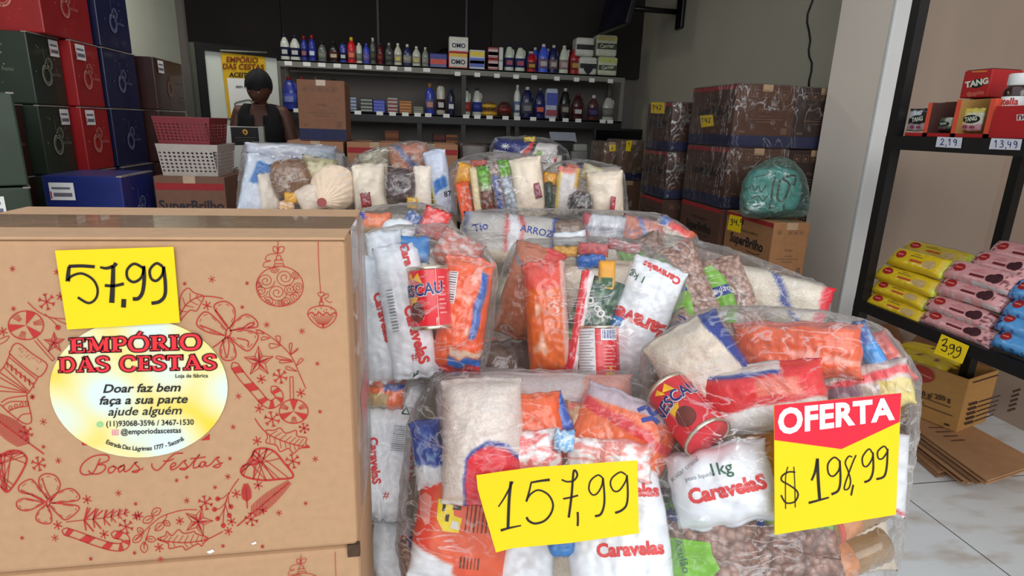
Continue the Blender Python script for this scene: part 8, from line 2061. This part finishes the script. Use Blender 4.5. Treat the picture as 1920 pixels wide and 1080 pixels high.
# --- upper shelf: sachet display, red boxes, spread jar
XS = RXF+0.02
def Zt(pts): return Z(1690, 100, 5.4, pts)
def yz(zx, zy, X=XS): 
    (x, y), = Zt([(zx, zy)]); p = at_x(x, y, X); return p.y, p.z
m_or = M('orange_red_card', (226, 84, 58), 0.55, 0.04); m_rdd = M('deep_red_card', (176, 30, 34), 0.5, 0.05); m_tan = M('tan_card_inside', (170, 130, 70), 0.75, 0.05); m_dkin = M('dark_card_inside', (74, 44, 38), 0.8)
def sachet(pts, X, col, lab, txt, tcol):
    ys = [yz(*q, X) for q in pts]; cy = sum(q[0] for q in ys)/4; cz = sum(q[1] for q in ys)/4
    w = abs(ys[0][0]-ys[1][0]); h = abs(ys[0][1]-ys[3][1])
    m4 = Matrix(((0, 0, -1), (-1, 0, 0), (0, 1, 0))).to_4x4(); m4.translation = (X, cy, cz)
    p = PK('drink_sachet', lab, 'sachet', colors(col[0], col[1], 0.06, cy), mp_cook, 0, 0, 0, 0, 0, 1.8, 0.012, M4=m4, dims=(w, h), ends=(1, 1), box=0.5, wr=0.5, seed=cy*9, grp='drink sachets in the display', res=0.004, collect=False)
    W, H2 = p.W/2, p.H/2
    on(p, disc2(0.05*W, 0.05*H2, 0.72*W, 20, 0.36*H2), M('sachet_black_oval', (24, 30, 26), 0.5), 'black_oval')
    s = H2*0.50
    on(p, xf2(text2d('TANG', 0.04), s*0.85, s, 0.12, 0.05*W, -0.10*H2), M('sachet_pale_lettering', (214, 220, 200), 0.5), 'lettering', 0.0015)
    on(p, cat2(disc2(-0.35*W, -0.6*H2, 0.22*W, 12, 0.16*H2), disc2(0.25*W, -0.62*H2, 0.25*W, 12, 0.13*H2)), M('fruit_print_purple', (140, 70, 90), 0.5), 'fruit_picture')
    return p
ya, zb_ = yz(30, 840); yb_, _ = yz(250, 840); yc, _ = yz(535, 840); yd, _ = yz(870, 850)
ztop1 = yz(300, 500)[1]; ztop2 = yz(560, 470)[1]; ztop3 = yz(880, 460)[1]
zb_ = zu-0.002
for (y1, y2, zt_, inn, lb) in ((ya, yb_, ztop1, m_tan, 'far orange edged sachet display box beside the rack post'), (yb_-0.002, yc, ztop2, m_dkin, 'middle sachet display box with dark inside, nearly empty'), (yc-0.002, yd, ztop3, m_tan, 'near sachet display box with tan inside')):
    o = empty('sachet_display', (XS+0.07, (y1+y2)/2, zb_), lb, 'display box', 'sachet display boxes'); L = Vector(o.location)
    y2_, y1_ = y2, y1
    MB().box(XS+0.13, XS+0.134, y2_, y1_, zb_, zt_+0.01).build('back_panel', inn, o, off=L)
    MB().box(XS, XS+0.134, y2_, y1_, zb_, zb_+0.003).build('floor_panel', inn, o, off=L)
    MB().box(XS, XS+0.003, y2_, y1_, zb_, zb_+0.014).build('front_lip', m_rdd, o, off=L)
    mb = MB()
    mb.add([(XS, y2_, zb_), (XS+0.134, y2_, zb_), (XS+0.134, y2_, zt_+0.01), (XS+0.02, y2_, zt_), (XS, y2_, zt_)], [(0,1,2,3,4)])
    mb.add([(XS, y2_+0.016, zb_), (XS, y2_, zb_), (XS, y2_, zt_), (XS, y2_+0.016, zt_)], [(0,1,2,3)])
    mb.I[0] = 1
    mb.build('side_panel', [m_or, {m_tan: m_dkin, m_dkin: m_tan}[inn] if zt_ != ztop3 else m_or], o, off=L)
sachet([(70, 560), (285, 560), (285, 790), (70, 790)], XS+0.02, ((36, 32, 38), [(lambda u, v: (v > 0.15) & (u < 0.3) & (v < 0.8), (196, 200, 206)), (lambda u, v: (v < -0.35), (190, 170, 176))]), 'black and white drink sachet in the far display box', 'TANG', None)
sachet([(360, 650), (520, 640), (520, 790), (360, 790)], XS+0.045, ((96, 104, 84), [(lambda u, v: (u > 0.1) & (v > -0.3), (196, 200, 180)), (lambda u, v: v < -0.6, (70, 60, 50))]), 'greenish drink sachet slumped in the dark display box', 'TANG', None)
sachet([(600, 555), (840, 555), (840, 790), (600, 790)], XS+0.025, ((206, 190, 90), [(lambda u, v: (u > -0.5) & (v < 0.55), (222, 222, 200)), (lambda u, v: v < -0.4, (206, 150, 160))]), 'yellow and white drink sachet in the near display box', 'TANG', None)
XB = RXF+0.10
y1, z1 = yz(645, 180, XB); y2, _ = yz(925, 170, XB); 
o = empty('drink_mix_box', (XB+0.06, (y1+y2)/2, ztop3+0.011), 'red drink mix box standing on the near sachet display', 'box'); L = Vector(o.location)
MB().rbox(XB, XB+0.11, y2, y1, ztop3+0.011, z1, 0.003).build('box_body', m_rdd, o, off=L)
MB().box(XB+0.005, XB+0.105, y2+0.004, y1-0.004, z1, z1+0.002).build('box_top', m_blk2, o, off=L)
flat('black_oval', xf2(disc2(0, 0, 1, 20), 72/5.4, 44/5.4, -0.25, *[v for v in Zt([(765, 305)])[0]]), lambda x, y: at_x(x, y, XB-0.0008), M('sachet_black_oval', (24, 30, 26), 0.5), o, L)
_t = Zt([(765, 325)])[0]
V = [at_x(_t[0]+x*16*math.cos(-0.2)+0*y, _t[1]-y*15+x*16*math.sin(-0.2), XB-0.0016)-L for x, y in text2d('TANG', 0.05)[0]]
raw('lettering', V, text2d('TANG', 0.05)[1], M('sachet_pale_lettering', (214, 220, 200), 0.5), o)
flat('fruit_picture', cat2(xf2(disc2(0, 0, 1, 12), 5.5, 5, 0, *Zt([(690, 415)])[0]), xf2(disc2(0, 0, 1, 12), 4.5, 4.5, 0, *Zt([(740, 415)])[0]), xf2(rect2(-1, -1, 1, 1), 7, 3, 0, *Zt([(800, 400)])[0])), lambda x, y: at_x(x, y, XB-0.0008), M('fruit_print_orange', (190, 90, 70), 0.5), o, L)
flat('gold_band', poly2(Zt([(715, 178), (870, 172), (868, 188), (715, 195)])), lambda x, y: at_x(x, y, XB-0.0008), M('gold_band', (206, 120, 60), 0.5), o, L)
# spread display box with jar
XN_ = RXF+0.015
yN1, zN0 = yz(885, 858, XN_); _, zN1 = yz(950, 535, XN_); yN2 = at_x(2010, 250, XN_).y; zNt = at_x(1900, 124, XN_+0.12).z
o = empty('spread_display', (XN_+0.07, (yN1+yN2)/2, zu-0.002), 'red display box with white lettering holding spread jars', 'display box'); L = Vector(o.location)
MB().box(XN_, XN_+0.003, yN2, yN1, zu-0.002, zN1).build('front_panel', m_rdd, o, off=L)
MB().box(XN_, XN_+0.15, yN2, yN1, zu-0.002, zu+0.002).build('floor_panel', m_tan, o, off=L)
MB().box(XN_+0.147, XN_+0.15, yN2, yN1, zu-0.002, zNt).build('back_panel', m_rdd, o, off=L)
mb = MB(); mb.add([(XN_+0.02, yN1-0.002, zu), (XN_+0.147, yN1-0.002, zu), (XN_+0.147, yN1-0.002, zNt-0.005), (XN_+0.05, yN1-0.002, zNt-0.03), (XN_+0.02, yN1-0.004, zN1)], [(0,1,2,3,4)])
mb.build('side_panel', M('kraft_inside', (186, 146, 100), 0.8), o, off=L)
for bold, mt, lf in ((0.09, m_paper, 0.001), (0.02, M('brand_dark_red', (110, 20, 30), 0.5), 0.0018)):
    _t = Zt([(1330, 665)])[0]
    V = [at_x(_t[0]+x*22, _t[1]-y*18-x*1.0, XN_-lf)-L for x, y in text2d('nutella', bold)[0]]
    raw('lettering', V, text2d('nutella', bold)[1], mt, o)
MB().box(XN_+0.1, XN_+0.14, yN1-0.09, yN1-0.03, zNt-0.002, zNt+0.006).build('top_tab', m_blk2, o, off=L)
XJ = XN_+0.06
for k, (px, lb) in enumerate(((1905, 'chocolate spread jar with white lid at the right picture edge'), (1978, 'second chocolate spread jar, hidden right of the first'))):
    yj = at_x(px+8, 165, XJ).y; zj1 = at_x(1910, 139, XJ).z; zj0 = zN1-0.035; h = zj1-zj0; R = 0.036
    j = empty('spread_jar', (XJ, yj, zu+0.0025), lb, 'jar', 'chocolate spread jars')
    dz0 = zj0-(zu+0.0025)
    MB().lathe([(R*0.95, 0), (R, 0.006), (R*1.02, dz0+h*0.5), (R, dz0+h*0.64), (R*0.8, dz0+h*0.74)], 24).build('jar_body', M('cocoa_spread', (58, 32, 26), 0.2, 0.05, 20, coat=0.8), j, True)
    MB().lathe([(R*0.86, dz0+h*0.74), (R*0.88, dz0+h*0.76), (R*0.88, dz0+h*0.98), (R*0.8, dz0+h)], 24).build('jar_lid', m_trimw, j, True)
    MB().lathe([(R*1.03, dz0+h*0.06), (R*1.045, dz0+h*0.30), (R*1.035, dz0+h*0.50)], 24).build('jar_label', m_paper, j, True)
    V, F_ = fine(xf2(text2d('nutella', 0.03), 0.022, 0.026), 0.006)
    raw('lettering', [Vector((-math.cos(x/R)*R*1.06, -math.sin(x/R)*R*1.06, dz0+h*0.32+y)) for x, y in V], F_, m_red, j)
    V, F_ = fine(cat2(disc2(-0.012, 0, 0.012, 10, 0.008), disc2(0.012, 0.002, 0.014, 10, 0.009)), 0.006)
    raw('label_picture', [Vector((-math.cos(x/R)*R*1.055, -math.sin(x/R)*R*1.055, dz0+h*0.16+y)) for x, y in V], F_, M('brown_label_picture', (90, 50, 36), 0.6), j)

# ================================================================== CARDBOARD UNDER THE RACK
def Zf(pts): return Z(1660, 640, 2.454, pts)
m_cb = M('flattened_cardboard', (184, 138, 98), 0.85, 0.08, 14, 0.05, 200); m_cb2 = M('flattened_cardboard_dark', (150, 110, 80), 0.85, 0.10, 14, 0.05, 200)
def fz(zx, zy, z): (x, y), = Zf([(zx, zy)]); return at_z(x, y, z)
def sheet(pts, z, label, mat=None, stripes=(), th=0.006, sag=0.0):
    c = sum(pts, Vector())/len(pts); c.z = z-th
    o = empty('flattened_carton', c, label, 'cardboard', 'flattened cardboard under the rack')
    n = len(pts); mb = MB()
    up = [Vector((p.x, p.y, z)) for p in pts]; dn = [p-Vector((0, 0, th)) for p in up]
    mb.add(up+dn, [tuple(range(n)), tuple(range(2*n-1, n-1, -1))]+[(i, (i+1) % n, (i+1) % n+n, i+n) for i in range(n)])
    mb.build('sheet_body', mat or m_cb, o, off=c)
    if stripes:
        mb = MB()
        for q in stripes: mb.add([Vector((p.x, p.y, z+0.0008)) for p in q], [tuple(range(len(q)))])
        mb.build('printed_bars', M('brown_bar_print', (104, 66, 54), 0.8), o, off=c)
    return o
zs_ = 0.085
q0, q1, q2 = fz(100, 372, zs_), fz(470, 640, zs_), fz(640, 612, zs_)
d01 = (q1-q0).normalized(); pr = Vector((d01.y, -d01.x, 0))
if pr.x < 0: pr = -pr
W_s = 0.62
base = [q0-d01*0.25, q1, q1+(q2-q1).normalized()*0.75, q0-d01*0.25+pr*W_s]
strp = []
for k in range(4):
    a = fz(195+45*k*0.5+12*k, 395+20*k, zs_); b = fz(265+12*k+20*k, 395+19*k, zs_)
    strp.append([a, b, b+d01*0.008, a+d01*0.008])
for k in range(4):
    a = fz(470+22*k, 372+17*k, zs_); b = fz(600+12*k, 352+20*k, zs_)
    strp.append([a, b, b+d01*0.008, a+d01*0.008])
_lims = lambda pts: [Vector((min(p.x, 2.24), p.y, p.z)) for p in pts]
sheet(_lims(base), zs_, 'topmost flattened carton with printed bars on the floor under the rack', m_cb, [[Vector((min(p.x, 2.235), p.y, p.z)) for p in s] for s in strp])
for k in range(5):
    z = zs_-0.012*(k+1)
    sh = -pr*(0.012*(k % 3)+0.004)+d01*(-0.02*k)
    sheet(_lims([p+sh for p in base]), z, ['flattened carton second from the top under the rack', 'flattened carton third from the top under the rack', 'flattened carton fourth from the top under the rack', 'flattened carton fifth from the top under the rack', 'flattened carton sixth from the top under the rack'][k], m_cb2 if k % 2 else m_cb)
e0, e1, e2 = fz(80, 470, 0.02), fz(240, 608, 0.02), fz(400, 575, 0.02)
de = (e1-e0).normalized(); pe = Vector((de.y, -de.x, 0)); pe = -pe if pe.x < 0 else pe
for k in range(3):
    s_ = pe*(0.015*k)
    sheet(_lims([e0-de*0.3+s_, e1+s_-de*0.02*k, e1+(e2-e1).normalized()*0.3+s_, e0-de*0.3+pe*0.3+s_]), 0.008+0.007*k, ['lowest flattened carton lying on the floor tiles', 'second lowest flattened carton above the floor tiles', 'third lowest flattened carton above the floor tiles'][k], m_cb2 if k != 1 else m_cb)
# open brown carton with printed weights
zc0 = zs_+0.001
g0, g1, g2 = fz(318, 418, zc0), fz(105, 330, zc0), fz(640, 305, zc0)
va = (g1-g0); va.z = 0; va = va.normalized(); vb = Vector((-va.y, va.x, 0)); 
if vb.dot(g2-g0) < 0: vb = -vb
hb = None
r_ = ray(*Zf([(360, 170)])[0])
t_ = ((g0.x-CO.x)*r_.x+(g0.y-CO.y)*r_.y)/(r_.x**2+r_.y**2); hb = CO.z+r_.z*t_-zc0
La, Lb = 0.36, 0.24
ob = empty('open_carton', g0, 'open brown carton with red oval print standing on the flattened cardboard', 'carton'); 
def gc_(a, b, z): return va*a+vb*b+Vector((0, 0, z))
Lb = min(Lb, (2.33-g0.x)/max(vb.x, 0.2)); 
m_oc = M('open_carton_board', (196, 146, 84), 0.8, 0.05, 40, 0.05, 300)
th = 0.004
def wallp(a0, b0, a1, b1, z0, z1, lean=0.0, mat=m_oc, nm='carton_wall'):
    p0, p1 = gc_(a0, b0, z0), gc_(a1, b1, z0); e = (p1-p0).normalized(); n = Vector((e.y, -e.x, 0))
    q0, q1 = gc_(a0, b0, z1)+n*lean, gc_(a1, b1, z1)+n*lean
    t = n*th
    return MB().add([p0, p1, q1, q0, p0+t, p1+t, q1+t, q0+t], [(0,1,2,3),(7,6,5,4),(0,4,5,1),(1,5,6,2),(2,6,7,3),(3,7,4,0)]).build(nm, mat, ob)
wallp(0, 0, La, 0, 0, hb); wallp(0, 0, 0, Lb, 0, hb); wallp(La, 0, La, Lb, 0, hb); wallp(0, Lb, La, Lb, 0, hb)
wallp(0, 0, La, 0, 0, 0.003, 0.0)
MB().add([gc_(0, 0, 0.002), gc_(La, 0, 0.002), gc_(La, Lb, 0.002), gc_(0, Lb, 0.002)], [(0,1,2,3)]).build('carton_floor', m_oc, ob)
MB().add([gc_(La*0.05, Lb, hb), gc_(La*0.95, Lb, hb), gc_(La*0.9, Lb+0.06, hb+0.07), gc_(La*0.1, Lb+0.06, hb+0.07)], [(0,1,2,3)]).build('carton_flap', M('carton_flap_dark', (130, 90, 60), 0.85), ob)
MB().add([gc_(0, 0.02, hb), gc_(0, Lb*0.95, hb), gc_(-0.02, Lb*0.9, hb-0.10), gc_(-0.02, 0.04, hb-0.10)], [(0,1,2,3)]).build('carton_flap', M('carton_flap_dark', (130, 90, 60), 0.85), ob) if False else None
MB().add([gc_(La, 0.02, hb), gc_(La, Lb*0.95, hb), gc_(La+0.05, Lb*0.9, hb+0.08), gc_(La+0.05, 0.04, hb+0.08)], [(0,1,2,3)]).build('carton_flap', M('carton_flap_dark', (130, 90, 60), 0.85), ob)
# prints: front face runs along va (a from 0 to La), its outward side is -vb
Nf = -vb; Pf = g0+Nf*0.006
Ns = -va; Ps = g0+Ns*0.006
if Nf.dot(CO-g0) < 0: pass
def onf(x, y): return at_plane(x, y, Pf, Nf)
def ons(x, y): return at_plane(x, y, Ps, Ns)
its = [xf2(disc2(0, 0, 1, 26), 64/2.454, 36/2.454, 0.32, *Zf([(165, 150)])[0])]
flat('red_oval', cat2(*its), onf, M('oval_red_print', (176, 60, 50), 0.7), ob, g0)
flat('oval_line', cat2(stroke(Zf([(120, 130), (165, 150), (215, 172)]), 3, 4)), lambda x, y: onf(x, y)+Nf*0.0006, M('oval_pale_print', (206, 130, 100), 0.7), ob, g0)
m_bp = M('brown_carton_print', (74, 50, 36), 0.8)
_c = Zf([(205, 258)])[0]; tv, tf = text2d('S 200 g/ 250 g', 0.03)
flat('lettering', ([( _c[0]+x*13.5+0, _c[1]+x*13.5*0.235-y*12.5) for x, y in tv], tf), onf, m_bp, ob, g0)
its = []
for k, (a, b) in enumerate((((100, 232), (300, 305)), ((105, 268), (310, 345)), ((105, 262), (180, 285)))): its.append(stroke(Zf([a, b]), 1.4, 2))
its.append(poly2(Zf([(272, 375), (296, 384), (294, 392), (270, 384)])))
flat('small_print', cat2(*its), onf, m_bp, ob, g0)
its = [stroke(Zf([(405, 190), (520, 155)]), 2.4, 2)]
for k in range(5):
    its.append(stroke(Zf([(385-5*k, 292+22*k), (425-5*k, 280+22*k)]), 5.0, 2)); its.append(stroke(Zf([(430-5*k, 280+22*k), (530-8*k, 248+22*k)]), 2.2, 2))
    its.append(stroke(Zf([(585-6*k, 232+22*k), (622-6*k, 220+22*k)]), 4.5, 2))
flat('small_print', cat2(*its), ons, m_bp, ob, g0)
# yellow cookie packs inside the carton
m4 = Matrix((va, vb, Vector((0, 0, 1)))).transposed().to_4x4()
if m4.determinant() < 0: m4 = Matrix((-va, vb, Vector((0, 0, 1)))).transposed().to_4x4()
for k in range(2):
    mm = m4.copy(); mm.translation = g0+gc_(La*0.60, Lb*0.30+0.10*k, hb-0.012+0.012*k)
    p = PK('cookie_pack', ['yellow cookie pack with brown biscuits lying in the open carton, front one', 'yellow cookie pack lying deeper in the open carton'][k], 'cookie pack', colors((236, 204, 20), [(lambda u, v: (np.abs(v) < 0.35) & (np.abs(np.sin(u*6)) < 0.35) & (u > -0.3), (90, 50, 36))], 0.03, k+3), mp_cook, 0, 0, 0, 0, 0, 1.8, 0.05, M4=mm, dims=(0.26, 0.11), ends=(1, 1), box=0.5, wr=0.6, grp='cookie packs in the open carton', res=0.006, collect=False)
BAGV = []
